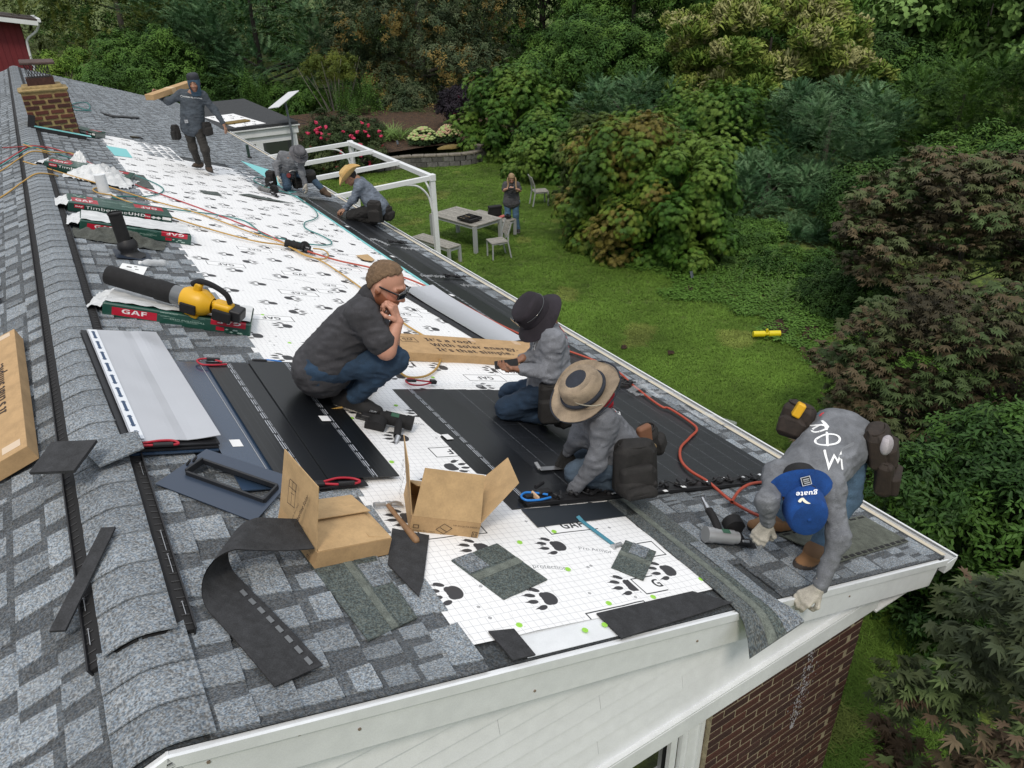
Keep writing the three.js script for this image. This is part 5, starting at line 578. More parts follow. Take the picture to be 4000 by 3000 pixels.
plant('undergrowth_shrub', 'shrub of upright stems left of the satellite dish', 'shrub', [9.399,-36.602,2.203,0.875], { leaf: 'weed', col: C_priv, n: 260, scale: 1.3, lobes: 8, base: 0, face: 'up' });
{ const t = plant('pale_stem_shrub', 'pale grey multi-stemmed shrub with a yellow top', 'shrub', [12.82,-35.225,3.383,1.267], { leaf: 'small', col: C_olive, n: 330, scale: 1.2, lobes: 6, base: 0.7, trunk: 0 }); const g = [], [, , h] = [12.82,-35.225,3.383,1.267]; for (let i = 0; i < 16; i++) { const a = i * 2.4, q = 0.3 + (i % 5) * 0.18; g.push(limb(v(Math.cos(a) * 0.15, 0, Math.sin(a) * 0.15), v(Math.cos(a) * q * 1.6, h * (0.75 + (i % 3) * 0.09), Math.sin(a) * q * 1.6), 0.03, 0.012, i * 7.7)); } obj('trunk', g, barkPale, t); }
{ const T = [9.833,-26.387,1.972,1.781], t = plant('rose_bush', 'rose bush full of red and pink flowers beside the sunroom', 'rose bush', T, { leaf: 'small', col: C_rose, n: 3200, scale: 1.0, lobes: 18, lobe: 0.36, base: 0, flat: 0.9 }), R = mul(5), rose = join([0, 1, 2].map((k) => xf(new THREE.SphereGeometry(0.07 - k * 0.018, 7, 5), [(k - 1) * 0.03, k * 0.02, 0], [k, k * 2, 0], [1, 0.6, 1]))), rm = mat([0.42, 0.012, 0.06], 0.6), pm = mat([0.55, 0.03, 0.10], 0.6), eye = camera.position.clone().sub(t.position); eye.y = 0; eye.normalize(); const sd = v(eye.z, 0, -eye.x); for (let i = 0; i < 46; i++) { const f = R() * 2 - 1, hh = 0.2 + R() * 0.8, rad = T[3] * (0.98 - Math.abs(f) * 0.12) * Math.sqrt(Math.max(0.1, 1 - (hh - 0.35) ** 2)); const o = obj('rose', rose.clone(), R() > 0.5 ? rm : pm, t); o.position.copy(eye.clone().multiplyScalar(Math.sqrt(1 - f * f) * rad).addScaledVector(sd, f * rad)); o.position.y = hh * T[2] * 0.98; o.rotation.set(R() * 2, R() * 6, 0); } }
{ const T = [16.02,-28.54,2.333,0.857], t = plant('dark_flowering_shrub', 'dark purple-leaved shrub with bare brown stems and a few pink flowers', 'shrub', T, { leaf: 'small', col: [[0.018, 0.016, 0.022], [0.028, 0.022, 0.03]], n: 900, scale: 1.2, lobes: 9, base: 0.5, trunk: 0 }); const g = []; for (let i = 0; i < 18; i++) { const a = i * 2.4; g.push(limb(v(Math.cos(a) * 0.15, 0, Math.sin(a) * 0.15), v(Math.cos(a) * 0.7, T[2] * (0.5 + (i % 4) * 0.12), Math.sin(a) * 0.7), 0.022, 0.012, i * 3.3)); } obj('trunk', g, metric(mat([0.09, 0.05, 0.03], 0.9, { map: TX.speck }), 3), t); for (let i = 0; i < 6; i++) { const o = obj('flower', new THREE.IcosahedronGeometry(0.10, 1), mat([0.50, 0.02, 0.10], 0.6), t); o.position.set(-0.5 + i * 0.22, T[2] * (0.55 + (i * 37 % 10) * 0.04), 0.55); o.scale.set(1, 0.6, 1); } }
plant('undergrowth_shrub', 'dark shrub in the shade below the conifer', 'shrub', [8.319,-39.903,2.37,2.77], { leaf: 'small', col: C_dark, n: 2200, scale: 1.5, lobes: 12, base: 0 });
plant('undergrowth_shrub', 'dark leafy shrub filling the gap left of the conifer', 'shrub', [9.025,-51.435,4.863,3.426], { leaf: 'small', col: C_dark, n: 2600, scale: 2.0, lobes: 14, base: 0 });
// shrub wall round the lawn
plant('rhododendron', 'yellowish rhododendron at the end of the stone wall', 'rhododendron', [16.333,-24.233,3.492,2.173], { leaf: 'whorl', col: C_rho, n: 9593, scale: 0.50, lobes: 20, base: 0, group: 'rhododendrons', mat: 'gloss' });
plant('laurel', 'tall green laurel with layered boughs behind the lawn', 'laurel', [21.961,-26.449,4.787,3.777], { leaf: 'small', col: C_yew, n: 6000, scale: 1.7, lobes: 26, lobe: 0.34, flat: 0.5, base: 0.05, group: 'laurels' });
plant('laurel', 'second green laurel behind the juniper boughs', 'laurel', [26.684,-26.286,3.952,3.499], { leaf: 'small', col: C_yew, n: 4200, scale: 1.7, lobes: 22, lobe: 0.36, flat: 0.5, base: 0.05, group: 'laurels' });
plant('laurel', 'dark laurel reaching the top of the picture left of the drooping tree', 'laurel', [29.171,-32.771,8.153,4.52], { leaf: 'small', col: C_yew, n: 4600, scale: 1.9, lobes: 24, lobe: 0.34, flat: 0.5, base: 0.1, group: 'laurels' });
plant('juniper', 'blue-green juniper bough between the laurels and rhododendrons', 'juniper', [19.423,-21.322,3.021,2.164], { leaf: 'juniper', along: 1, col: C_blue, n: 1900, scale: 1.4, lobes: 14, flat: 0.35, base: 0.4, group: 'junipers' });
plant('rhododendron', 'rhododendron right behind the standing woman', 'rhododendron', [15.61,-20.656,2.119,1.86], { leaf: 'whorl', col: C_rho, n: 9593, scale: 0.44, lobes: 18, base: 0, group: 'rhododendrons', mat: 'gloss' });
plant('rhododendron', 'brownish rhododendron behind the lone chair', 'rhododendron', [14.238,-16.291,2.827,1.35], { leaf: 'whorl', col: [[0.042, 0.062, 0.018], [0.06, 0.09, 0.022], [0.085, 0.13, 0.028]], n: 9088, scale: 0.40, lobes: 18, base: 0, group: 'rhododendrons' });
plant('rhododendron', 'large rust-tinged rhododendron beyond the lawn middle', 'rhododendron', [12.813,-12.96,3.4,1.918], { leaf: 'whorl', col: [[0.04, 0.09, 0.014], [0.07, 0.135, 0.018], [0.12, 0.17, 0.025], [0.15, 0.13, 0.03]], n: 15147, scale: 0.42, lobes: 24, base: 0, group: 'rhododendrons', mat: 'gloss' });
plant('rhododendron', 'glossy rhododendron between the rust-tinged one and the junipers', 'rhododendron', [12.995,-11.208,3.014,1.348], { leaf: 'whorl', col: C_rho, n: 12117, scale: 0.40, lobes: 20, base: 0, group: 'rhododendrons', mat: 'gloss' });
plant('rhododendron', 'tall rhododendron under the drooping light-green tree', 'rhododendron', [19.945,-17.026,2.989,2.347], { leaf: 'whorl', col: C_rho, n: 12117, scale: 0.46, lobes: 20, base: 0.1, group: 'rhododendrons', mat: 'gloss' });
plant('drooping_tree', 'light yellow-green tree with drooping leaves, upper right', 'tree', [24.806,-19.438,5.822,4.27], { leaf: 'droop', col: C_dog, n: 3600, scale: 1.35, lobes: 22, lobe: 0.30, flat: 0.35, base: 0.42, trunk: 0.12 });
plant('juniper', 'large blue-green juniper in the middle of the shrub border', 'juniper', [21.21,-13.615,3.396,2.583], { leaf: 'juniper', along: 1, col: C_blue, n: 5200, scale: 1.25, lobes: 28, lobe: 0.32, flat: 0.5, base: 0.02, group: 'junipers' });
plant('juniper', 'lower blue-green juniper spreading beside the rhododendron', 'juniper', [18.365,-13.32,1.382,2.421], { leaf: 'juniper', along: 1, col: C_blue, n: 4200, scale: 1.1, lobes: 22, lobe: 0.34, flat: 0.5, base: 0, group: 'junipers' });
plant('juniper', 'small blue-green juniper bough next to the reddish maple', 'juniper', [16.964,-10.836,-0.145,1.041], { leaf: 'juniper', along: 1, col: C_blue, n: 1200, scale: 0.9, lobes: 12, flat: 0.5, base: 0, group: 'junipers' });
plant('yew_tree', 'dark green feathery yew right of the juniper', 'yew', [24.646,-11.564,4.003,2.166], { leaf: 'juniper', along: 1, col: C_yew, n: 4200, scale: 1.3, lobes: 24, lobe: 0.34, base: 0.02, group: 'yews' });
plant('yew_tree', 'dark green feathery yew at the right edge of the picture', 'yew', [25.672,-9.624,4.968,1.677], { leaf: 'juniper', along: 1, col: C_yew, n: 3000, scale: 1.3, lobes: 20, base: 0.02, group: 'yews' });
plant('heart_leaf_tree', 'tree with round bright leaves in the upper right corner', 'tree', [35.336,-17.138,7,4.697], { leaf: 'heart', col: C_heart, n: 2600, scale: 1.5, lobes: 24, lobe: 0.34, flat: 0.5, base: 0.45, trunk: 0.1, bark: barkPale });
plant('heart_leaf_tree', 'low bough of round bright leaves before the yew', 'tree', [24.851,-12.77,2.4,1.128], { leaf: 'heart', col: C_heart, n: 150, scale: 1.1, lobes: 6, lobe: 0.6, flat: 0.3, base: 0.8, trunk: 0.02 });
{ const [x, z] = [33.013,-19.853,5.039,0.059], t = thing('pale_trunk_tree', 'bare pale multi-trunk tree with white crooked branches, upper right', 'tree'); t.position.set(x, groundY(x, z), z); const g = []; for (let i = 0; i < 7; i++) g.push(limb(v(i * 0.08 - 0.2, 0, 0), v((i - 3) * 0.45, 6.2, (i % 3 - 1) * 0.5), 0.13, 0.05, i * 5.1)); for (let i = 0; i < 14; i++) { const a = v(0.3 + i * 0.05, 2.2 + (i % 5) * 0.35, 0.2), b = v(1.0 + (i % 6) * 0.42, 2.2 + (i % 4) * 0.5, 0.8 - (i % 3) * 0.3); g.push(limb(a, b, 0.05, 0.015, i * 1.7)); } obj('trunk', g, barkPale, t); }
plant('border_shrub', 'dark shrub between the big juniper and the reddish maple', 'shrub', [17.671,-9.086,2.049,1.385], { leaf: 'small', col: C_dark, n: 3000, scale: 1.2, lobes: 18, base: 0, group: 'border shrubs' });
plant('border_shrub', 'dark shrub under the right-hand yews', 'shrub', [19.824,-7.801,2.704,1.847], { leaf: 'small', col: C_yew, n: 3600, scale: 1.3, lobes: 20, base: 0, group: 'border shrubs' });
plant('border_shrub', 'low green shrub in front of the lower juniper', 'shrub', [15.711,-11.584,-0.314,0.903], { leaf: 'small', col: C_priv, n: 1200, scale: 0.9, lobes: 10, base: 0, group: 'border shrubs' });
plant('border_shrub', 'dark shrub filling the gap behind the drooping tree', 'shrub', [28.835,-18.361,4.11,3.013], { leaf: 'small', col: C_dark, n: 3000, scale: 1.8, lobes: 18, base: 0, group: 'border shrubs' });
plant('border_shrub', 'dark green shrub behind the big juniper on the right', 'shrub', [29.11,-15.541,3.239,2.617], { leaf: 'small', col: C_yew, n: 3000, scale: 1.7, lobes: 18, base: 0, group: 'border shrubs' });
plant('border_shrub', 'green shrub at the far end behind the dark stems', 'shrub', [19.64,-31.818,1.398,1.67], { leaf: 'small', col: C_holly, n: 1800, scale: 1.5, lobes: 12, base: 0, group: 'border shrubs' });
plant('border_shrub', 'low leafy shrub on the lawn edge before the rhododendrons', 'shrub', [14.809,-11.458,-0.28,1.117], { leaf: 'small', col: C_priv, n: 1700, scale: 0.9, lobes: 12, base: 0, group: 'border shrubs' });
plant('border_shrub', 'low leafy shrub at the foot of the small juniper', 'shrub', [14.519,-8.975,-0.019,1.002], { leaf: 'small', col: C_yew, n: 1700, scale: 0.85, lobes: 12, base: 0, group: 'border shrubs' });
plant('border_shrub', 'low dark shrub between the reddish maple and the lawn', 'shrub', [13.675,-6.822,0.639,0.968], { leaf: 'small', col: C_dark, n: 1900, scale: 0.85, lobes: 12, base: 0, group: 'border shrubs' });
plant('border_shrub', 'tall green shrub right of the drooping tree', 'shrub', [33.621,-19.49,5.602,3.659], { leaf: 'droop', col: C_priv, n: 2600, scale: 1.5, lobes: 20, base: 0.1, group: 'border shrubs' });
// reddish maples, nearest on the right
plant('japanese_maple', 'reddish-brown maple spreading beside the juniper at the right edge', 'maple', [14.193,-5.185,3.456,2.416], { leaf: 'maple', col: C_map, n: 3000, scale: 1.55, lobes: 30, lobe: 0.30, flat: 0.35, base: 0.35, face: 'up', trunk: 0.06, group: 'maples' });
plant('japanese_maple', 'dark maple in the middle of the right edge, above the blue-capped man', 'maple', [9.806,-2.623,2.802,2.061], { leaf: 'maple', col: C_map.map((c) => c.map((q) => q * 0.8)), n: 3200, scale: 1.25, lobes: 34, lobe: 0.32, flat: 0.4, base: 0.0, face: 'up', trunk: 0.05, group: 'maples' });
plant('japanese_maple', 'grey-green maple bough at the right edge with twigs showing', 'maple', [8.419,-0.795,3.319,0.627], { leaf: 'maple', col: C_mapG, n: 900, scale: 0.9, lobes: 14, lobe: 0.34, flat: 0.35, base: 0.4, face: 'up', trunk: 0.035, bark: barkPale, group: 'maples' });
plant('dark_shrub', 'dark green leafy shrub below the gutter corner', 'shrub', [7.327,-0.65,2.591,1.194], { leaf: 'small', col: [[0.02, 0.05, 0.012], [0.03, 0.07, 0.016], [0.05, 0.11, 0.02]], n: 4200, scale: 0.85, lobes: 22, base: 0, mat: 'gloss' });
plant('japanese_maple', 'greenish maple in the lower right corner reaching the brick wall', 'maple', [4.131,0.897,3.488,0.9], { leaf: 'maple', col: C_mapG, n: 1000, scale: 1.05, lobes: 22, lobe: 0.36, flat: 0.4, base: 0.3, face: 'up', trunk: 0.03, group: 'maples' });


// ---- lawn grass, ground cover and the planted bed
{ const R = mul(91), list = [], cover = [], tuft = spray(92, 13, (i, r) => put(blade(0.055 + r() * 0.045, 0.007, 0.3, 0.55, 2), [(r() - 0.5) * 0.12, 0, (r() - 0.5) * 0.12], r() * 6.3, -1.35 + r() * 0.8)), small = spray(93, 16, (i, r) => put(blade(0.06, 0.03, 0.2, 0.3, 2), [(r() - 0.5) * 0.2, 0.02 + r() * 0.06, (r() - 0.5) * 0.2], r() * 6.3, -0.6 + r() * 0.6));
  const eye = camera.position, fw = new V3(), up = v(0, 1, 0); camera.getWorldDirection(fw); const inView = (p) => { const q = p.clone().project(camera); return q.z < 1 && Math.abs(q.x) < 1.08 && q.y > -1.1 && q.y < 1.1; };
  camera.updateMatrixWorld(); camera.updateProjectionMatrix();
  for (let i = 0; i < 260000 && list.length < 60000; i++) { const x = 4 + R() * 17, z = -27 + R() * 30, bxx = bedX(z); if (x > bxx + 0.25 || (z < -25.2 && bxx < 0)) continue; const p = v(x, groundY(x, z), z); if (!inView(p)) continue; const d = p.distanceTo(eye); if (R() > Math.min(1, 13 / d)) continue; const n = nz(x * 0.55, z * 0.55, 1) + nz(x * 1.9, z * 1.9, 7) * 0.5, dry = nz(x * 0.8 + 9, z * 0.8, 4) > 0.42 ? 1 : 0, b = (0.85 + R() * 0.35) * (1 + n * 0.55), s = 0.8 + R() * 0.6; list.push({ p, q: tmpQ().setFromAxisAngle(up, R() * 6.3), s: v(s, s * (0.7 + n * 0.25), s), c: dry ? [0.19 * b, 0.24 * b, 0.055 * b] : [0.108 * b, 0.192 * b, 0.030 * b] }); }
  const g = IM('lawn_grass', tuft, leafM.dull, list); tag(g, 'short mown grass covering the lawn', 'grass', null, 'stuff');
  for (let i = 0; i < 30000 && cover.length < 5200; i++) { const x = 9 + R() * 12, z = -17 + R() * 17, e = x - bedX(z); if (e < -0.5 - nz(x, z, 5) * 0.9 || e > 3.2) continue; const s = 0.8 + R() * 0.8, b = 0.8 + R() * 0.5; cover.push({ p: v(x, groundY(x, z) + R() * 0.08 * Math.max(0, e), z), q: tmpQ().setFromAxisAngle(up, R() * 6.3), s: v(s, s, s), c: [0.075 * b, 0.155 * b, 0.026 * b] }); }
  tag(IM('ground_cover', small, leafM.soft, cover), 'low leafy ground cover along the lawn edge', 'ground cover', null, 'stuff');
  const weeds = [['tall leafy weed beside the small juniper', [12.756,-7.848], 0.9], ['tall leafy weed under the junipers', [13.513,-9.012], 0.8], ['tall leafy weed in front of the maple trunk', [13.691,-7.536], 1.0], ['leafy weed left of the yellow sprinkler', [12.172,-9.379], 0.6], ['leafy weed at the foot of the rhododendrons', [12.92,-9.237], 0.7]];
  weeds.forEach(([l, [x, z], s]) => { const t = thing('leafy_weed', l, 'weed', 'leafy weeds'); t.position.set(x, 0, z); for (let i = 0; i < 7; i++) { const o = obj('stem', LEAF.weed[0].clone(), mat([0.07 + i * 0.004, 0.15, 0.03], 0.7), t); o.position.set(Math.cos(i * 2.4) * 0.16 * Math.sqrt(i), 0, Math.sin(i * 2.4) * 0.16 * Math.sqrt(i)); o.scale.setScalar(s * (0.8 + (i % 3) * 0.2)); o.rotation.set(0.12 * Math.cos(i), i, 0.12 * Math.sin(i)); } });
}
// bare soil patches where the photo shows them
{ const soil = metric(mat([0.20, 0.135, 0.075], 1, { map: TX.mulch }), 1.5); [[[11.544,-7.003], 0.55, 0.3], [[11.623,-9.542], 0.28, 0.14], [[12.039,-11.763], 0.35, 0.16], [[9.074,-7.334], 0.12, 0.09], [[8.519,-8.028], 0.12, 0.08], [[11.87,-6.407], 0.5, 0.22]].forEach(([[x, z], a, b]) => { const pts = Array.from({ length: 18 }, (_, i) => { const t = i / 18 * 6.283, k = 0.75 + nz(Math.cos(t) * 1.5 + x, Math.sin(t) * 1.5, z) * 0.6; return [Math.cos(t) * a * k, Math.sin(t) * b * k]; }); const g = new THREE.ShapeGeometry(new THREE.Shape(pts.map((q) => new THREE.Vector2(...q)))); g.rotateX(-Math.PI / 2); g.rotateY(0.6); g.translate(x, 0.045, z); struct('bare_soil', g, soil); }); }
// raised bed behind a curved block wall
{
  const line = [[9.445,-26.019], [10.688,-25.241], [11.862,-25.015], [12.903,-24.457], [13.934,-24.081], [14.946,-24.444], [16.291,-24.984], [17.564,-25.705]].map(([x, z]) => v(x, 0, z)), c = new THREE.CatmullRomCurve3(line), L = c.getLength(), wall = thing('block_wall', 'curved low retaining wall of grey concrete blocks behind the lawn', 'retaining wall'), R = mul(33);
  const tones = [0.17, 0.21, 0.14, 0.24].map((t) => metric(mat([t, t * 0.99, t * 0.95], 0.95, { map: TX.speck, bumpMap: TX.speck, bumpScale: 0.006 }), 1.6)), capT = metric(mat([0.30, 0.27, 0.225], 0.95, { map: TX.speck }), 1.5), bw = 0.42, blk = new RoundedBoxGeometry(bw - 0.012, 0.185, 0.24, 1, 0.018), cap = new RoundedBoxGeometry(0.46, 0.08, 0.32, 1, 0.02);
  [blk, cap].forEach((g) => boxUV(g)); const place = (g, m, nm, u, y, off) => { const p = c.getPointAt(Math.min(1, Math.max(0, u))), t = c.getTangentAt(Math.min(1, Math.max(0, u))), o = new THREE.Mesh(g, m); o.name = nm; o.position.set(p.x + t.z * off, y, p.z - t.x * off); o.rotation.y = Math.atan2(-t.z, t.x) + rr(-0.02, 0.02); o.castShadow = o.receiveShadow = true; wall.add(o); };
  for (let k = 0; k < 3; k++) for (let d = (k % 2) * bw / 2 + 0.2; d < L - 0.1; d += bw) { if (k === 2 && d < L * 0.62) continue; place(blk, tones[Math.floor(R() * 4)], 'block', d / L, 0.09 + k * 0.19, 0); } for (let d = 0.2; d < L * 0.64; d += 0.47) place(cap, capT, 'cap_stone', d / L, 0.42, 0.02);
  for (let d = L * 0.64; d < L - 0.1; d += 0.47) place(cap, capT, 'cap_stone', d / L, 0.61, 0.02);
  const bedG = new THREE.PlaneGeometry(14, 8, 40, 24); bedG.rotateX(-Math.PI / 2); const [bx0, bz0] = [14.281,-29.186]; bedG.translate(bx0, 0.30, bz0 - 1.2); const p = bedG.attributes.position; for (let i = 0; i < p.count; i++) { const x = p.getX(i), z = p.getZ(i); let near = 9; for (let k = 0; k < 40; k++) { const q = c.getPoint(k / 39); if (Math.abs(q.x - x) < 0.6) near = Math.min(near, q.z - z); } p.setY(i, (near < 0.05 ? -0.3 : 0.38) + Math.max(0, -z - 27) * 0.08 + nz(x, z, 2) * 0.05); } bedG.computeVertexNormals(); struct('mulch_bed', bedG, metric(mat([0.42, 0.40, 0.38], 1, { map: TX.mulch }), 1.2));
  const clump = (name, label, [x, z], n, s, col, y = 0.42) => { const t = thing(name, label, 'plant', 'bed plants'); t.position.set(x, y, z); for (let i = 0; i < n; i++) { const o = obj('leaves', LEAF.strap[0].clone(), mat(col.map((q) => q * (0.85 + (i % 4) * 0.1)), 0.6), t); o.position.set(Math.cos(i * 2.4) * 0.22 * Math.sqrt(i), 0, Math.sin(i * 2.4) * 0.22 * Math.sqrt(i)); o.rotation.y = i * 1.3; o.scale.setScalar(s * (0.85 + (i % 3) * 0.15)); } };
  clump('daylily', 'arching daylily clump beside the pergola beam', [12.628,-28.76], 16, 1.25, [0.12, 0.21, 0.035]); clump('daylily', 'yellowing daylily clump at the end of the wall', [16.874,-27.008], 7, 1.0, [0.17, 0.18, 0.035], 0.5); clump('daylily', 'daylily clump in front of the rose bush', [11.705,-28.503], 7, 1.0, [0.11, 0.20, 0.035]); clump('daylily', 'wild grassy clump behind the sedum plants', [15.971,-32.742], 12, 1.2, [0.08, 0.14, 0.03], 0.5);
  const sedum = (label, [x, z], rad, pink) => { const t = thing('sedum', label, 'plant', 'bed plants'), R2 = mul(x * 100 | 0); t.position.set(x, 0.38, z); const lv = [], hd = []; for (let i = 0; i < 260; i++) { const a = R2() * 6.3, q = Math.sqrt(R2()) * rad, y = (1 - (q / rad) ** 2 * 0.6) * 0.55; lv.push({ p: v(Math.cos(a) * q, y * (0.3 + R2() * 0.6), Math.sin(a) * q), q: tmpQ().setFromAxisAngle(Y3, R2() * 6), s: v(0.9, 0.9, 0.9), c: [0.06, 0.11, 0.045] }); } for (let i = 0; i < 150; i++) { const a = R2() * 6.3, q = Math.sqrt(R2()) * rad, y = (1 - (q / rad) ** 2 * 0.6) * 0.66, b = R2(); hd.push({ p: v(Math.cos(a) * q, y, Math.sin(a) * q), q: tmpQ(), s: v(1, 0.6, 1).multiplyScalar(0.8 + R2() * 0.5), c: b < pink ? [0.42, 0.28, 0.19] : [0.32, 0.40, 0.16] }); } IM('leaves', LEAF.small[0], leafM.soft, lv, t).userData.kind = 'stuff'; IM('flower_heads', new THREE.IcosahedronGeometry(0.075, 1), leafM.dull, hd, t).userData.kind = 'stuff'; };
  sedum('pale green sedum mound in the bed, larger of the two', [13.49,-27.031], 0.62, 0.2); sedum('pinkish sedum mound right of the larger one', [14.529,-26.842], 0.48, 0.5); sedum('pale flowering sedum behind the rose bush', [13.996,-34.457], 0.5, 0.05);
  { const [x, z] = [13.819,-25.363]; const t = thing('straw_clump', 'golden dried plant spilling over the wall cap', 'plant', 'bed plants'); t.position.set(x, 0.45, z); const q = new THREE.SphereGeometry(0.5, 16, 8, 0, 6.3, 0, 1.6); const p2 = q.attributes.position; for (let i = 0; i < p2.count; i++) p2.setY(i, p2.getY(i) * 0.22 + nz(p2.getX(i) * 9, p2.getZ(i) * 9, 1) * 0.03); q.scale(1.1, 1, 0.5); q.computeVertexNormals(); obj('mat', q, metric(mat([0.30, 0.22, 0.075], 1, { map: TX.speck }), 2), t); }
  [['small solar garden light standing on the wall cap', [13.523,-26.808], 0.44], ['small solar garden light beside the daylily on the wall', [12.373,-27.171], 0.44], ['small dark solar garden light at the lawn edge', [12.084,-9.943], 0.02]].forEach(([l, [x, z], y]) => { const t = thing('garden_light', l, 'garden light', 'garden lights'); t.position.set(x, y, z); obj('panel', rb(0.10, 0.16, 0.03, [0, 0.12, 0], [-0.4, 0.4, 0], 0.006), mat([0.12, 0.14, 0.17], 0.3, { clearcoat: 0.5 }), t); obj('stake', cyl(0.012, 0.008, 0.14, [0, 0.03, 0]), MT.black, t); });
}
// furniture on the lawn
const slatM = [0.44, 0.40, 0.47].map((t) => metric(mat([t, t * 0.96, t * 0.86], 0.75, { map: TX.speck }), 2)), legM = metric(mat([0.40, 0.42, 0.44], 0.5, { map: TX.grime }), 1);
const ground = (o, [x, z], yaw) => { o.position.set(x, groundY(x, z) + 0.01, z); o.rotation.y = yaw; return o; };
function slatTable(name, label, cat, at, yaw, w, d, h, n, leg, group) {    // slats run along d (z)
  const t = ground(thing(name, label, cat, group), at, yaw), sw = w / n; for (let i = 0; i < n; i++) obj('slat', rb(sw - 0.008, 0.028, d, [-w / 2 + (i + 0.5) * sw, h - 0.014, 0], [0, 0, 0], 0.004, 1), slatM[i % 3], t);
  for (const sx of [-1, 1]) for (const sz of [-1, 1]) obj('leg', rb(leg, h - 0.03, leg, [sx * (w / 2 - leg / 2), (h - 0.03) / 2, sz * (d / 2 - leg / 2)], [0, 0, 0], 0.005, 1), legM, t);
  obj('apron', [bx(w - 2 * leg, 0.07, 0.03, [0, h - 0.066, d / 2 - leg / 2]), bx(w - 2 * leg, 0.07, 0.03, [0, h - 0.066, -d / 2 + leg / 2]), bx(0.03, 0.07, d - 2 * leg, [w / 2 - leg / 2, h - 0.066, 0]), bx(0.03, 0.07, d - 2 * leg, [-w / 2 + leg / 2, h - 0.066, 0])], legM, t); return t;
}
const tb = slatTable('garden_table', 'grey slatted garden table on the lawn', 'table', [9.23, -15.6], 0.235, 1.0, 1.82, 0.74, 9, 0.09);
slatTable('garden_bench', 'grey slatted bench in front of the table, by the pergola post', 'bench', [8.02, -15.0], 0.235, 0.42, 1.5, 0.45, 4, 0.07, 'garden benches');
slatTable('garden_bench', 'grey slatted bench behind the table holding the bag and camera', 'bench', [10.32, -16.05], 0.235, 0.42, 1.5, 0.45, 4, 0.07, 'garden benches');
function chair(label, at, yaw) { const t = ground(thing('garden_chair', label, 'chair', 'garden chairs'), at, yaw), w = 0.46, d = 0.46, h = 0.45; for (let i = 0; i < 5; i++) obj('seat_slat', rb(w / 5 - 0.007, 0.02, d, [-w / 2 + (i + 0.5) * w / 5, h - 0.01, 0], [0, 0, 0], 0.004, 1), slatM[i % 3], t);
  for (const s of [-1, 1]) { obj('leg', bar([s * (w / 2 - 0.02), 0, d / 2 - 0.02], [s * (w / 2 - 0.02), h - 0.02, d / 2 - 0.03], 0.035, 0.035), legM, t); obj('leg', [bar([s * (w / 2 - 0.02), 0, -d / 2 - 0.06], [s * (w / 2 - 0.02), h - 0.02, -d / 2 + 0.02], 0.035, 0.035), bar([s * (w / 2 - 0.02), h - 0.03, -d / 2 + 0.02], [s * (w / 2 - 0.02), 0.66, -d / 2 - 0.0], 0.03, 0.035), bar([s * (w / 2 - 0.02), 0.65, -d / 2], [s * (w / 2 - 0.02), 0.92, -d / 2 - 0.09], 0.03, 0.03)], legM, t); }
  for (let i = 0; i < 4; i++) obj('back_slat', rb(w, 0.075, 0.018, [0, 0.62 + i * 0.083, -d / 2 - 0.0 - i * 0.026], [-0.3, 0, 0], 0.004, 1), slatM[i % 3], t); obj('apron', [bx(w - 0.06, 0.03, 0.02, [0, h - 0.036, d / 2 - 0.03]), bx(0.02, 0.03, d - 0.06, [w / 2 - 0.03, h - 0.036, 0]), bx(0.02, 0.03, d - 0.06, [-w / 2 + 0.03, h - 0.036, 0])], legM, t); return t; }
chair('grey slatted chair beside the table', [9.325,-14.095], -1.75); chair('grey slatted chair alone at the rhododendron edge', [12.911,-17.521], 1.25);
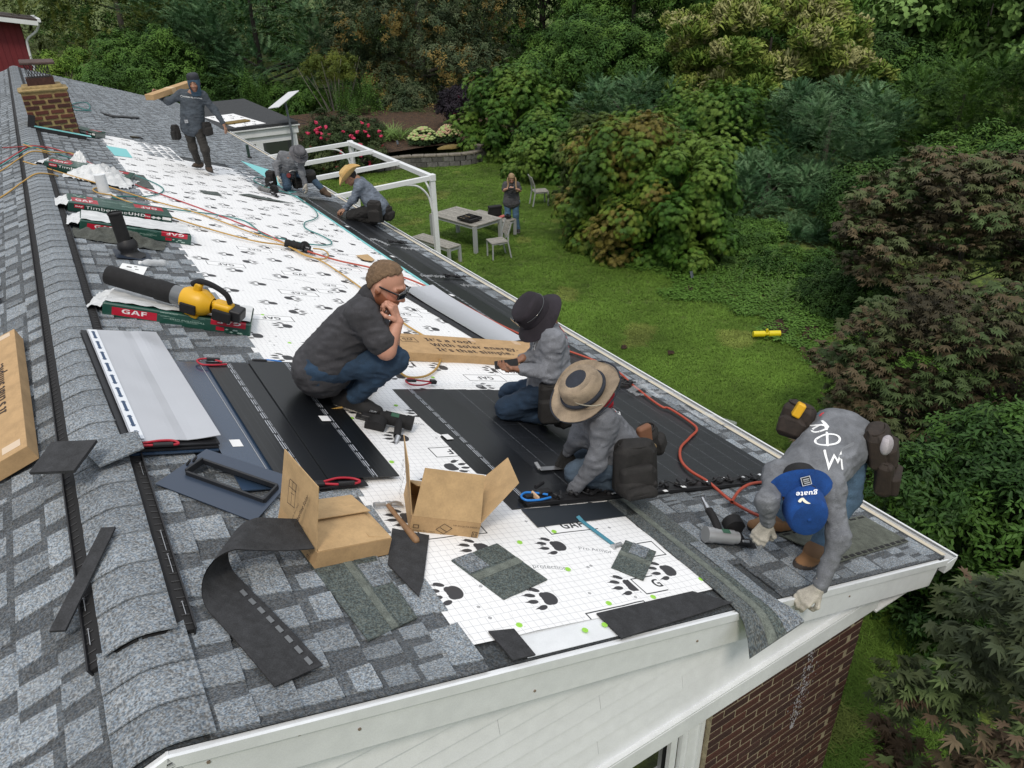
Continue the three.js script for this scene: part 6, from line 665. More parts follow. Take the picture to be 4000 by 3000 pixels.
{ const q = (dx, dz) => { const a = 0.235; return [9.23 + dx * Math.cos(a) + dz * Math.sin(a), -15.6 - dx * Math.sin(a) + dz * Math.cos(a)]; };
  const t = thing('parts_case', 'open black parts case lying on the garden table', 'parts case'); const [x, z] = q(-0.22, 0.42); t.position.set(x, 0.765, z); t.rotation.y = 0.25; obj('case', [bx(0.42, 0.012, 0.50, [0, 0.006, 0]), bx(0.42, 0.06, 0.012, [0, 0.03, 0.25]), bx(0.42, 0.06, 0.012, [0, 0.03, -0.25]), bx(0.012, 0.06, 0.50, [0.21, 0.03, 0]), bx(0.012, 0.06, 0.50, [-0.21, 0.03, 0]), bx(0.42, 0.05, 0.01, [0, 0.028, 0.05])], MT.black, t); const R = mul(6); for (let i = 0; i < 12; i++) obj('fitting', rb(0.05, 0.03, 0.07, [-0.16 + (i % 6) * 0.064, 0.035, i < 6 ? -0.17 : -0.06], [0, R(), 0]), i % 3 ? MT.blackMatte : mat([0.10, 0.07, 0.03], 0.5), t);
  const bq = (dx, dz) => { const a = 0.235; return [10.32 + dx * Math.cos(a) + dz * Math.sin(a), -16.05 - dx * Math.sin(a) + dz * Math.cos(a)]; };
  const b = thing('camera_bag', 'black camera bag standing on the far bench', 'bag'); b.position.set(bq(0.0, 0.12)[0], 0.46, bq(0.0, 0.12)[1]); b.rotation.y = -0.2; obj('body', rb(0.36, 0.27, 0.18, [0, 0.135, 0], [0, 0, 0], 0.04, 3), MT.blackMatte, b); obj('lid', rb(0.37, 0.06, 0.19, [0, 0.25, 0.004], [0, 0, 0], 0.02), MT.blackMatte, b); obj('strap', tube([[-0.18, 0.22, 0], [-0.22, 0.12, 0.05], [-0.21, 0.0, 0.06], [0.20, 0.02, 0.08], [0.22, 0.14, 0.05], [0.18, 0.23, 0]], 0.009), MT.black, b);
  const c = thing('photo_camera', 'black camera lying on the near end of the far bench', 'camera'); c.position.set(bq(0.04, 0.56)[0], 0.46, bq(0.04, 0.56)[1]); c.rotation.y = 0.5; obj('body', [rb(0.15, 0.10, 0.07, [0, 0.05, 0], [0, 0, 0], 0.015), rb(0.05, 0.03, 0.05, [0, 0.11, 0], [0, 0, 0], 0.008)], MT.black, c); obj('lens', cyl(0.036, 0.04, 0.09, [0, 0.05, 0.07], [Math.PI / 2, 0, 0]), MT.blackMatte, c);
  const k = thing('pink_cloth', 'folded pink cloth between the bag and the camera', 'cloth'); k.position.set(bq(0.05, 0.36)[0], 0.462, bq(0.05, 0.36)[1]); obj('fold', [rb(0.20, 0.02, 0.12, [0, 0.01, 0], [0, 0.3, 0]), rb(0.16, 0.015, 0.10, [0.01, 0.027, 0], [0, 0.35, 0])], mat([0.55, 0.16, 0.15], 0.9), k);
  const s = thing('sprinkler', 'yellow two-ended plastic sprinkler lying on the lawn', 'sprinkler'); const [sx, sz] = [11.049,-6.812]; s.position.set(sx, 0.10, sz); s.rotation.y = -0.55; obj('barrel', [cyl(0.06, 0.06, 0.22, [-0.15, 0, 0], [0, 0, Math.PI / 2]), cyl(0.06, 0.06, 0.22, [0.15, 0, 0], [0, 0, Math.PI / 2])], mat([0.75, 0.62, 0.01], 0.4), s); obj('neck', [cyl(0.04, 0.04, 0.14, [0, 0, 0], [0, 0, Math.PI / 2]), cyl(0.02, 0.03, 0.08, [0, 0.06, 0])], mat([0.66, 0.54, 0.01], 0.4), s); }
// pergola: white beams from the house to two posts
{
  const t = thing('pergola', 'white metal pergola frame reaching from the eave over the lawn', 'pergola'), yT = 2.62, W = 0.09; const near = v(6.55, 2.83, -11.8), far = v(6.55, 2.83, -16.3), yb = 2.83, wallX = LS * CT - 0.05;
  obj('beam', bar([near.x, yb, near.z], [far.x, yb, far.z], 0.10, 0.10), MT.whiteMetal, t);
  for (let k = 0; k < 4; k++) { const p = near.clone().lerp(far, k / 3); obj('rafter', bar([p.x - 0.02, yb + (k % 3 ? 0.045 : 0.0), p.z], [wallX, yb - 0.06 + (k % 3 ? 0.045 : 0.0), p.z + 0.05], 0.075, 0.09), MT.whiteMetal, t); }
  for (const p of [near, far]) { const s = p === near ? -1 : 1; obj('post', rb(0.10, yb, 0.10, [p.x, yb / 2, p.z], [0, 0, 0], 0.006, 1), MT.whiteMetal, t); obj('post_cap', rb(0.125, 0.13, 0.125, [p.x, yb + 0.0, p.z], [0, 0, 0], 0.01, 1), MT.white, t); obj('brace', tube([[p.x - 0.62, yb - 0.05, p.z + 0.03], [p.x - 0.34, yb - 0.12, p.z + 0.02], [p.x - 0.12, yb - 0.34, p.z], [p.x - 0.04, yb - 0.68, p.z]], 0.022, 20, 8), MT.white, t); obj('brace', tube([[p.x, yb - 0.05, p.z + s * 0.62], [p.x, yb - 0.12, p.z + s * 0.34], [p.x, yb - 0.34, p.z + s * 0.12], [p.x, yb - 0.68, p.z + s * 0.04]], 0.022, 20, 8), MT.white, t); }
}
// sunroom with its flat roof, and the satellite dish on its corner
{
  const t = thing('sunroom', 'white flat-roofed sunroom with dark windows built onto the house', 'sunroom'), x0 = LS * CT - 0.2, x1 = 6.42, z0 = -20.7, z1 = [6.824,-26.613][1], top = 2.72; 
  const rf = obj('roof', rb(x1 - x0 + 0.3, 0.10, z0 - z1 + 0.3, [(x0 + x1) / 2, top + 0.06, (z0 + z1) / 2], [0, 0, 0], 0.01, 1), metric(mat([0.075, 0.076, 0.08], 0.95, { map: TX.granule }), 1), t); obj('fascia', [bx(x1 - x0 + 0.26, 0.20, 0.04, [(x0 + x1) / 2, top - 0.10, z0 + 0.10]), bx(0.04, 0.20, z0 - z1 + 0.26, [x1 + 0.10, top - 0.10, (z0 + z1) / 2])], MT.white, t);
  obj('drip_edge', [bx(x1 - x0 + 0.34, 0.03, 0.03, [(x0 + x1) / 2, top + 0.015, z0 + 0.165]), bx(0.03, 0.03, z0 - z1 + 0.34, [x1 + 0.165, top + 0.015, (z0 + z1) / 2])], MT.whiteMetal, t);
  const m = 2, wd = (x1 - x0) / m; obj('wall', [bx(x1 - x0, 0.75, 0.10, [(x0 + x1) / 2, 0.375, z0]), bx(0.10, top - 0.2, z0 - z1, [x1, (top - 0.2) / 2, (z0 + z1) / 2]), bx(x1 - x0, 0.12, 0.10, [(x0 + x1) / 2, top - 0.26, z0])], MT.white, t);
  for (let i = 0; i < m; i++) { const wx = x0 + (i + 0.5) * wd, w = obj('window', [bx(0.10, 1.65, 0.13, [wx - wd / 2 + 0.05, 1.575, z0]), bx(0.10, 1.65, 0.13, [wx + wd / 2 - 0.05, 1.575, z0]), bx(wd - 0.2, 0.07, 0.13, [wx, 2.365, z0]), bx(wd - 0.2, 0.10, 0.13, [wx, 0.80, z0])], MT.whiteMetal, t); obj('pane', bx(wd - 0.2, 1.5, 0.11, [wx, 1.58, z0 - 0.0]), mat([0.045, 0.052, 0.052], 0.08, { clearcoat: 1 }), w); }
  obj('corner_post', rb(0.14, top - 0.1, 0.14, [x1 + 0.0, (top - 0.1) / 2, z0 + 0.02], [0, 0, 0], 0.006, 1), MT.white, t); obj('cable', tube([[x0 + 0.5, 2.85, z0 + 0.14], [x0 + 1.5, 2.80, z0 + 0.14], [x0 + 2.5, 2.76, z0 + 0.14], [x1 - 0.1, 2.95, z0 + 0.14]], 0.008), MT.black, t);
  const um = tag(obj('underlayment', xf(new THREE.PlaneGeometry(0.9, 2.6), [x0 + 0.75, top + 0.117, z0 - 1.3], [-Math.PI / 2, 0, 0.12]), MT.under), 'loose white underlayment sheet on the sunroom roof', 'roof underlayment');
  { const s = thing('tan_mat', 'tan cushion pad lying on the sunroom roof sheet', 'pad'); s.position.set(x0 + 0.7, top + 0.125, z0 - 0.75); obj('pad', rb(0.7, 0.04, 0.35, [0, 0.02, 0], [0, 0.2, 0], 0.018), metric(mat([0.30, 0.21, 0.07], 1, { map: TX.speck }), 2), s); }
  const d = thing('satellite_dish', 'flat white satellite dish on a grey bent pole at the sunroom corner', 'satellite dish'); d.position.set(x1 - 0.12, 1.75, z0 + 0.16); obj('pole', tube([[-0.05, 0.05, 0.0], [-0.03, 0.35, 0.06], [0.0, 0.75, 0.10], [-0.02, 1.35, 0.08], [-0.03, 1.62, 0.06]], 0.032, 30, 10), mat([0.13, 0.15, 0.17], 0.5), d); obj('foot', rb(0.24, 0.05, 0.10, [-0.05, 0.03, 0]), mat([0.13, 0.15, 0.17], 0.5), d); const di = obj('dish', [rb(0.88, 0.03, 0.5, [0, 0, 0], [0, 0, 0], 0.014, 2), rb(0.30, 0.05, 0.2, [0, -0.035, 0])], mat([0.62, 0.64, 0.66], 0.5), d); di.position.set(-0.06, 1.70, 0.06); di.rotation.set(-0.15, 0.35, 0.45);
}
// chimney
{
  const t = thing('chimney', 'brick chimney with thick tan mortar and a mesh spark cap', 'chimney'), xa = 0.06, xb = 0.74, zf = -13.35, dp = 0.62, yb = HR - 0.28, yt = [0.388,4.847][1], cx = (xa + xb) / 2; 
  obj('core', bx(xb - xa - 0.016, yt - yb, dp - 0.016, [cx, (yt + yb) / 2, zf - dp / 2]), MT.mortarTan, t); const bt = [[0.15, 0.042, 0.03], [0.12, 0.034, 0.027], [0.18, 0.055, 0.036], [0.09, 0.032, 0.026]].map((c) => metric(mat(c, 0.9, { map: TX.speck }), 2.5)), bg = new RoundedBoxGeometry(0.19, 0.053, 0.03, 1, 0.006), hg = new RoundedBoxGeometry(0.085, 0.053, 0.03, 1, 0.006), sg = new RoundedBoxGeometry(0.03, 0.058, 0.19, 1, 0.006); [bg, hg, sg].forEach((g) => prep(g)); const N = Math.round((yt - yb - 0.06) / 0.083);
  for (let c = 0; c < N; c++) { const y = yt - 0.08 - c * 0.083; const xs = c % 2 ? [0.05, 0.22, 0.45, 0.63] : [0.11, 0.34, 0.57]; xs.forEach((x, i) => { const h = c % 2 && (i === 0 || i === 3), m = new THREE.Mesh(h ? hg : bg, bt[(c * 3 + i * 2 + (c >> 1)) % 4]); m.name = 'brick'; m.position.set(xa + x + (h ? 0 : 0), y, zf - 0.006 + rr(-0.002, 0.003)); m.castShadow = true; t.add(m); }); for (let i = 0; i < 3; i++) { const m = new THREE.Mesh(sg, bt[(c + i) % 4]); m.name = 'brick'; m.position.set(xb - 0.006, y, zf - 0.12 - i * 0.205); t.add(m); } }
  const cr = new RoundedBoxGeometry(xb - xa + 0.05, 0.10, dp + 0.05, 4, 0.04); const p = cr.attributes.position; for (let i = 0; i < p.count; i++) if (p.getY(i) > 0) { p.setX(i, p.getX(i) * 0.82); p.setZ(i, p.getZ(i) * 0.82); } cr.translate(cx, yt + 0.03, zf - dp / 2); cr.computeVertexNormals(); obj('crown', cr, MT.mortarTan, t);
  obj('flue', bx(0.40, 0.12, 0.36, [cx + 0.0, yt + 0.13, zf - dp / 2]), metric(mat([0.10, 0.045, 0.035], 0.95, { map: TX.speck }), 2), t); const mesh = [], mw = 0.34, mh = 0.20; for (let i = 0; i < 9; i++) for (const s of [1, -1]) { const x = -mw / 2 + i * mw / 8; mesh.push(bar([cx + x, yt + 0.19, zf - dp / 2 + 0.155], [cx + Math.max(-mw / 2, Math.min(mw / 2, x + s * 0.10)), yt + 0.19 + mh, zf - dp / 2 + 0.155], 0.011, 0.011, 0.002), bar([cx + mw / 2, yt + 0.19, zf - dp / 2 + x * 0.9], [cx + mw / 2, yt + 0.19 + mh, zf - dp / 2 + Math.max(-0.155, Math.min(0.155, x * 0.9 + s * 0.1))], 0.006, 0.006, 0.002), bar([cx - mw / 2, yt + 0.19, zf - dp / 2 + x * 0.9], [cx - mw / 2, yt + 0.19 + mh, zf - dp / 2 + Math.max(-0.155, Math.min(0.155, x * 0.9 + s * 0.1))], 0.006, 0.006, 0.002)); } obj('spark_mesh', mesh, mat([0.05, 0.05, 0.05], 0.6, { metalness: 0.5 }), t);
  obj('cap', rb(0.50, 0.04, 0.46, [cx + 0.03, yt + 0.42, zf - dp / 2], [0.05, 0, -0.04], 0.015), metric(mat([0.13, 0.085, 0.075], 0.9, { map: TX.speck }), 2), t); const ya = RW(0.1, 0, 0).y;
  const f = obj('flashing', [bar(RW(0.05, zf + 0.10, 0.02), RW(0.05, zf + 0.10, 0.24), 0.03, 0.10), bar(RW(0.05, zf + 0.14, 0.035), RW(0.84, zf + 0.16, 0.035), 0.07, 0.08)], MT.black, t); obj('membrane', (() => { const g = bx(0.82, 0.004, 0.16); g.applyQuaternion(qRoof); const q = RW(0.50, zf + 0.10, 0.075); g.translate(q.x, q.y, q.z); return g; })(), MT.teal, t);
}
// red building far behind
{
  const t = thing('red_building', 'red board-sided building with a white gutter, top left', 'building'), q0 = [0.698,3.869,-45.594], x = q0[0] - 0.84, z = q0[2], H = [0.719,5.21,-46.438][1] + 1.80 - groundY(x, z); t.position.set(x, groundY(x, z), z); const W = 5.5; for (let i = 0; i < 22; i++) obj('siding_board', bx(0.24, H - 1.8, 0.05, [0.85 - (i + 0.5) * 0.25, (H - 1.8) / 2, 0.0 + (i % 2) * 0.004]), metric(mat([0.17 + (i % 3) * 0.008, 0.022, 0.03], 0.8, { map: TX.grime }), 1), t);
  obj('wall', [bx(0.1, H - 1.9, 8, [0.84, (H - 1.9) / 2, -4.05]), bx(5.4, H - 1.9, 0.06, [-1.9, (H - 1.9) / 2, -0.08])], mat([0.15, 0.02, 0.027], 0.85), t); const r = obj('roof', [bx(6.9, 0.10, 9.2, [-1.75, H - 1.30, -3.9], [0, 0, -0.17])], metric(mat([0.11, 0.08, 0.07], 0.95, { map: TX.granule }), 0.6), t); obj('gutter', [bx(6.9, 0.20, 0.06, [-1.75, H - 1.44, 0.72], [0, 0, -0.17]), bx(0.16, 0.16, 9.2, [1.72, H - 1.90, -3.9])], MT.white, t); obj('soffit', bx(2.2, 0.04, 9.0, [0.7, H - 1.78, -3.9], [0, 0, -0.17]), mat([0.13, 0.02, 0.025], 0.8), t); obj('downspout', tube([[1.70, H - 2.0, 0.55], [1.5, H - 2.35, 0.4], [0.98, H - 2.75, 0.12], [0.92, H - 3.1, 0.10], [0.92, 0.4, 0.10]], 0.06, 40, 8), MT.white, t);
}


// ---- people: each body is one skin surface meshed from joints, dressed in clothes meshed round the same joints
const fwdC = new V3(); camera.getWorldDirection(fwdC); const NH = v(fwdC.x, 0, fwdC.z).normalize(), RHv = new V3().crossVectors(NH, Y3).normalize();
const dv = (right, up, away) => RHv.clone().multiplyScalar(right).add(v(0, up, 0)).addScaledVector(NH, away).normalize();
const smin = (a, b, k) => { const h = Math.max(k - Math.abs(a - b), 0) / k; return Math.min(a, b) - h * h * k * 0.25; };
function bones(list, k = 0.05) {                          // list of [a, b, ra, rb]
  const B = list.map(([a, b, ra, rb2]) => { const d = b.clone().sub(a); return [a.x, a.y, a.z, d.x, d.y, d.z, 1 / Math.max(1e-9, d.lengthSq()), ra, rb2 === undefined ? ra : rb2]; });
  return (x, y, z) => { let r = 9; for (let i = 0; i < B.length; i++) { const b = B[i], px = x - b[0], py = y - b[1], pz = z - b[2]; let t = (px * b[3] + py * b[4] + pz * b[5]) * b[6]; t = t < 0 ? 0 : t > 1 ? 1 : t; const dx = px - b[3] * t, dy = py - b[4] * t, dz = pz - b[5] * t, d = Math.sqrt(dx * dx + dy * dy + dz * dz) - (b[7] + (b[8] - b[7]) * t); r = d > r + k ? r : smin(r, d, k); } return r; };
}
function boxOf(list, pad) { const b = new THREE.Box3(); for (const [a, c, ra, rc] of list) { const r = Math.max(ra, rc || ra) + pad; b.expandByPoint(a.clone().addScalar(r)).expandByPoint(a.clone().addScalar(-r)).expandByPoint(c.clone().addScalar(r)).expandByPoint(c.clone().addScalar(-r)); } return b; }
function net(f, box, cell, color) {                       // surface nets
  const n = box.getSize(v(0, 0, 0)).divideScalar(cell).ceil().addScalar(2), nx = n.x, ny = n.y, nzz = n.z, o = box.min, F = new Float32Array(nx * ny * nzz), id = new Int32Array(nx * ny * nzz).fill(-1), P = [], I = [], Cc = [];
  for (let k = 0, q = 0; k < nzz; k++) for (let j = 0; j < ny; j++) for (let i = 0; i < nx; i++, q++) F[q] = f(o.x + i * cell, o.y + j * cell, o.z + k * cell);
  const sx = 1, sy = nx, sz = nx * ny, off = [0, sx, sy, sx + sy, sz, sx + sz, sy + sz, sx + sy + sz], ed = [[0, 1], [2, 3], [4, 5], [6, 7], [0, 2], [1, 3], [4, 6], [5, 7], [0, 4], [1, 5], [2, 6], [3, 7]];
  for (let k = 0; k < nzz - 1; k++) for (let j = 0; j < ny - 1; j++) for (let i = 0; i < nx - 1; i++) { const q = i + j * sy + k * sz; let m = 0; for (let c = 0; c < 8; c++) if (F[q + off[c]] < 0) m |= 1 << c; if (m === 0 || m === 255) continue; let x = 0, y = 0, z = 0, w = 0; for (const [a, b] of ed) { if (((m >> a) & 1) === ((m >> b) & 1)) continue; const fa = F[q + off[a]], fb = F[q + off[b]], t = fa / (fa - fb); x += (a & 1) + t * ((b & 1) - (a & 1)); y += ((a >> 1) & 1) + t * (((b >> 1) & 1) - ((a >> 1) & 1)); z += (a >> 2) + t * ((b >> 2) - (a >> 2)); w++; } id[q] = P.length / 3; const X = o.x + (i + x / w) * cell, Yy = o.y + (j + y / w) * cell, Z = o.z + (k + z / w) * cell; P.push(X, Yy, Z); if (color) Cc.push(...color(X, Yy, Z)); }
  const quad = (a, b, c, d, fl) => { if (a < 0 || b < 0 || c < 0 || d < 0) return; fl ? I.push(a, b, c, a, c, d) : I.push(a, c, b, a, d, c); };
  for (let k = 1; k < nzz - 1; k++) for (let j = 1; j < ny - 1; j++) for (let i = 1; i < nx - 1; i++) { const q = i + j * sy + k * sz, s = F[q] < 0; if (s !== F[q + sx] < 0) quad(id[q - sy - sz], id[q - sz], id[q], id[q - sy], s); if (s !== F[q + sy] < 0) quad(id[q - sx - sz], id[q - sx], id[q], id[q - sz], s); if (s !== F[q + sz] < 0) quad(id[q - sx - sy], id[q - sy], id[q], id[q - sx], s); }
  const g = new THREE.BufferGeometry(); g.setAttribute('position', new THREE.Float32BufferAttribute(P, 3)); if (color) g.setAttribute('color', new THREE.Float32BufferAttribute(Cc, 3)); g.setIndex(I); g.computeVertexNormals(); return g.toNonIndexed();
}
const cloth = (c, o = {}) => metric(mat(c, 0.9, { map: TX.fabric, bumpMap: TX.fabric, bumpScale: 0.002, ...o }), 1.7), skinMat = (c) => new THREE.MeshPhysicalMaterial({ color: lin(c), roughness: 0.55, vertexColors: true, sheen: 0.15 });
// hand: bones from a wrist, d along the fingers, n out of the palm, sd +1 / -1 for the thumb side, curl 0 open .. 1 fist
function handBones(w, d, n, sd, curl, sz = 1, grow = 0) {
  d = d.clone().normalize(); n = n.clone().addScaledVector(d, -n.dot(d)).normalize(); const x = new V3().crossVectors(d, n).multiplyScalar(sd), L = [], at = (o, a, b, c) => o.clone().addScaledVector(d, a * sz).addScaledVector(x, b * sz).addScaledVector(n, c * sz), r = 0.0088 * sz + grow;
  [[0.032, 0.070, 0.084], [0.011, 0.080, 0.090], [-0.011, 0.074, 0.087], [-0.031, 0.058, 0.080]].forEach(([b, len, kn], i) => { let p = at(w, kn, b, 0), ang = curl * (0.55 + i * 0.06); L.push([at(w, 0.01, b * 0.55, 0), p, r * 1.35, r * 1.3]); [0.46, 0.30, 0.24].forEach((f, s) => { const e = p.clone().addScaledVector(d, Math.cos(ang) * len * f * sz).addScaledVector(n, Math.sin(ang) * len * f * sz); L.push([p, e, r * (1.05 - s * 0.08), r * (0.97 - s * 0.1)]); p = e; ang += curl * 1.25; }); });
  let p = at(w, 0.022, 0.028, 0.006), q = at(w, 0.058, 0.058, 0.018 + curl * 0.012); L.push([p, q, r * 1.4, r * 1.15]); const e = at(w, 0.088 - curl * 0.012, 0.064 - curl * 0.02, 0.03 + curl * 0.022); L.push([q, e, r * 1.12, r * 0.95]); const e2 = at(w, 0.108 - curl * 0.03, 0.058 - curl * 0.034, 0.036 + curl * 0.03); L.push([e, e2, r * 0.95, r * 0.82]); return L;
}
function headSDF(c, fwd, up, s) {                          // in a frame with z forward, y up
  const z = fwd.clone().normalize(), x = new V3().crossVectors(up, z).normalize(), y = new V3().crossVectors(z, x), i = 1 / s, M = new THREE.Matrix4().makeBasis(x, y, z); const el = (px, py, pz, a, b, d) => { const k = Math.sqrt((px / a) ** 2 + (py / b) ** 2 + (pz / d) ** 2); return (k - 1) * Math.min(a, b, d); }, cap = (px, py, pz, a, b, ra, rb2) => { const dx = b[0] - a[0], dy = b[1] - a[1], dz = b[2] - a[2], t = Math.max(0, Math.min(1, ((px - a[0]) * dx + (py - a[1]) * dy + (pz - a[2]) * dz) / (dx * dx + dy * dy + dz * dz))); return Math.hypot(px - a[0] - dx * t, py - a[1] - dy * t, pz - a[2] - dz * t) - ra - (rb2 - ra) * t; };
  const local = (X, Y, Z) => { const a = X - c.x, b = Y - c.y, d = Z - c.z; return [(a * x.x + b * x.y + d * x.z) * i, (a * y.x + b * y.y + d * y.z) * i, (a * z.x + b * z.y + d * z.z) * i]; };
  const skull = (p, q, r) => smin(el(p, q - 0.028, r + 0.012, 0.074, 0.095, 0.093), el(p, q + 0.052, r - 0.028, 0.054, 0.062, 0.064), 0.05);
  const f = (X, Y, Z) => { const [p, q, r] = local(X, Y, Z), ap = Math.abs(p); let d = skull(p, q, r); d = smin(d, cap(ap, q, r, [0.012, 0.034, 0.083], [0.045, 0.028, 0.068], 0.010, 0.008), 0.018); d = -smin(-d, el(ap - 0.032, q - 0.008, r - 0.095, 0.018, 0.012, 0.016), 0.015); d = smin(d, el(ap - 0.031, q - 0.006, r - 0.073, 0.0125, 0.0125, 0.0125), 0.004); d = smin(d, cap(p, q, r, [0, 0.016, 0.086], [0, -0.024, 0.106], 0.008, 0.013), 0.012); d = smin(d, el(ap - 0.011, q + 0.027, r - 0.096, 0.008, 0.008, 0.010), 0.008); d = smin(d, cap(ap, q, r, [0, -0.056, 0.087], [0.02, -0.058, 0.078], 0.007, 0.004), 0.006); d = smin(d, el(p, q + 0.098, r - 0.066, 0.022, 0.016, 0.018), 0.02); d = smin(d, el(ap - 0.077, q + 0.0, r + 0.012, 0.010, 0.030, 0.018), 0.008); return d * s; };
  return { f, local, skull, x, y, z, s, c, M };
}
function person(o) {
  const J = o.j, base = v(o.base), t = thing('person', o.label, 'person', o.group); t.position.copy(base); const add = (n, g, m, p) => { if (Array.isArray(g)) g = join(g); const k = obj(n, g, m, p || t); if (!p) k.position.copy(base).negate(); return k; };
  const k = o.k || 1, G = o.gloves || {}, hs = o.headSize || 1, mid = (a, b, u = 0.5) => a.clone().lerp(b, u), pel = mid(J.hipL, J.hipR), sh = mid(J.shL, J.shR), H = headSDF(J.head, o.face, o.up || Y3, hs), nk = J.neck, seed = base.x * 3.1;
  const W = o.waist || 0.115, CH = o.chest || 0.12, leg = o.leg || 0.078, aR = o.arm || 0.050;
  // clothes
  const wr = (f, amp, fr, sq) => (x, y, z) => { const d = f(x, y, z); return d > 0.05 || d < -0.05 ? d : d + amp * (1.6 * (Math.abs(nz(x * fr * 0.55 + seed, y * fr * sq, z * fr * 0.55)) - 0.2) + 0.7 * nz(x * fr * 1.3, y * fr * 1.3 * sq, z * fr * 1.3 + seed)); };
  const legB = []; for (const s of ['L', 'R']) legB.push([J['hip' + s], J['kn' + s], leg * 1.12 * k, leg * 0.84 * k], [J['kn' + s], J['an' + s], leg * 0.80 * k, leg * 0.66 * k]); legB.push([J.hipL, J.hipR, W * 0.88], [pel, mid(pel, sh, 0.16), W * 0.9, W * 0.9]);
  add('trousers', net(wr(bones(legB, 0.05), 0.010, 18, 1.5), boxOf(legB, 0.03), 0.0125), o.trousers);
  const shB = [], wl = o.shortSleeve; const hemP = mid(pel, sh, o.hem || 0.0), chestP = mid(pel, sh, 0.68), cl = mid(chestP, J.shL, 0.42), cr = mid(chestP, J.shR, 0.42), hl = mid(hemP, J.hipL, 0.72), hr = mid(hemP, J.hipR, 0.72); if (o.belly) chestP.addPart(o.belly);
  shB.push([hl, cl, W * 1.1, CH * 0.92], [hr, cr, W * 1.1, CH * 0.92], [mid(hl, hr), chestP, W * 1.14, CH], [J.shL, J.shR, 0.078 * k, 0.078 * k], [mid(sh, nk, 0.2), mid(sh, nk, 0.85), 0.075 * k, 0.062]); for (const s of ['L', 'R']) { const S = J['sh' + s], E = J['el' + s], Wr = J['wr' + s]; if (wl) shB.push([S, mid(S, E, 0.72), 0.072 * k, 0.078 * k]); else shB.push([S, E, aR * 1.28 * k, aR * 1.06 * k], [E, mid(E, Wr, 0.94), aR * 1.0 * k, aR * 0.80 * k]); }
  const shF = wr(bones(shB, 0.055), 0.0105, 15, 1.7); add('shirt', net(shF, boxOf(shB, 0.03), 0.0115), o.shirt);
  if (o.collar) add('collar', net((x, y, z) => { const d = bones([[mid(sh, nk, 0.75), mid(nk, J.head, 0.22), 0.072, 0.074]], 0.01)(x, y, z); return Math.max(d, -(d + 0.012)); }, boxOf([[nk, J.head, 0.08, 0.08]], 0.02), 0.006), o.collar);
  // skin: one body under the clothes, with its head and hands on finer grids
  const sk = [[pel, sh, 0.085, 0.09], [J.shL, J.shR, 0.05], [sh, nk, 0.055, 0.054], [nk, J.head.clone().addScaledVector(H.y, -0.05 * hs).addScaledVector(H.z, -0.018), 0.056, 0.054]]; for (const s of ['L', 'R']) sk.push([J['hip' + s], J['kn' + s], 0.06, 0.05], [J['kn' + s], J['an' + s], 0.045, 0.035], [J['sh' + s], J['el' + s], aR * 0.94 * k, aR * 0.84 * k], [J['el' + s], J['wr' + s], aR * (wl ? 0.98 : 0.74) * k, aR * 0.58]);
  const C0 = [1, 1, 1], parts = [net(bones(sk, 0.03), boxOf(sk, 0.02), 0.0135, () => C0)];
  const hc = (X, Y, Z) => { const [p, q, r] = H.local(X, Y, Z), ap = Math.abs(p); if (r > 0.05) { if (ap > 0.012 && ap < 0.05 && Math.abs(q - 0.037 + ap * 0.06) < 0.0055) return o.brow || [0.2, 0.15, 0.12]; if (Math.hypot(ap - 0.031, (q - 0.007) * 1.5) < 0.0085) return [0.12, 0.09, 0.08]; if (Math.abs(q + 0.057) < 0.0065 && ap < 0.022) return [0.85, 0.52, 0.50]; } if (o.beard && q < -0.032 + Math.max(0, 0.05 - r) * 0.5 && r > -0.02 && Math.hypot(p, q + 0.057, 0) > 0.02) return o.beard; if (r > 0.04 && Math.abs(q + 0.01) < 0.03 && ap > 0.02) return [1.08, 0.92, 0.9]; return C0; };
  const hb = new THREE.Box3(J.head.clone().addScalar(-0.16 * hs), J.head.clone().addScalar(0.16 * hs)), nF = bones([sk[3]], 0.01); parts.push(net((x, y, z) => smin(H.f(x, y, z), nF(x, y, z), 0.03), hb, 0.0052, hc));
  for (const s of ['L', 'R']) { const h = o['hand' + s]; if (!h) continue; const B = handBones(J['wr' + s], h.d, h.n, h.t, h.c, h.sz || 1, G[s] ? 0.0015 : 0), B2 = B.concat([[J['wr' + s].clone().addScaledVector(J['el' + s].clone().sub(J['wr' + s]).normalize(), G[s] ? 0.05 : 0.03), J['wr' + s], 0.031 * (G[s] ? 1.1 : 1), 0.028], [J['wr' + s], J['wr' + s].clone().addScaledVector(h.d.clone().normalize(), 0.03), 0.028, 0.02]]), g = net(bones(B2, 0.010), boxOf(B2, 0.012), 0.0045, () => C0); parts.push(G[s] ? net(bones(handBones(J['wr' + s], h.d, h.n, h.t, h.c, h.sz || 1), 0.01), boxOf(B2, 0.012), 0.007, () => C0) : g); if (G[s]) { g.deleteAttribute('color'); add('glove', g, G[s]); } }
  const bg = mergeGeometries(parts.map(prep)); const bodyO = obj('body', bg, skinMat(o.skin), t); bodyO.position.copy(base).negate();
  // hair
  if (o.hair) { const cut = o.hairCut || 0.0, th = o.hairT || 0.012; const hf = (X, Y, Z) => { const [p, q, r] = H.local(X, Y, Z), d = H.skull(p, q, r) - th * (1 + nz(p * 60, q * 60, r * 25) * 0.35); const line = Math.max(0.055 + cut - q + Math.max(0, r - 0.0) * 0.72 - Math.max(0, -r - 0.005) * 1.9, -1); return Math.max(d + nz(p * 140, q * 60, r * 60) * 0.0025, (line + nz(p * 50, q * 20, r * 50) * 0.016) * 0.7) * hs; }; add('hair', net(hf, hb, 0.006), o.hair); }
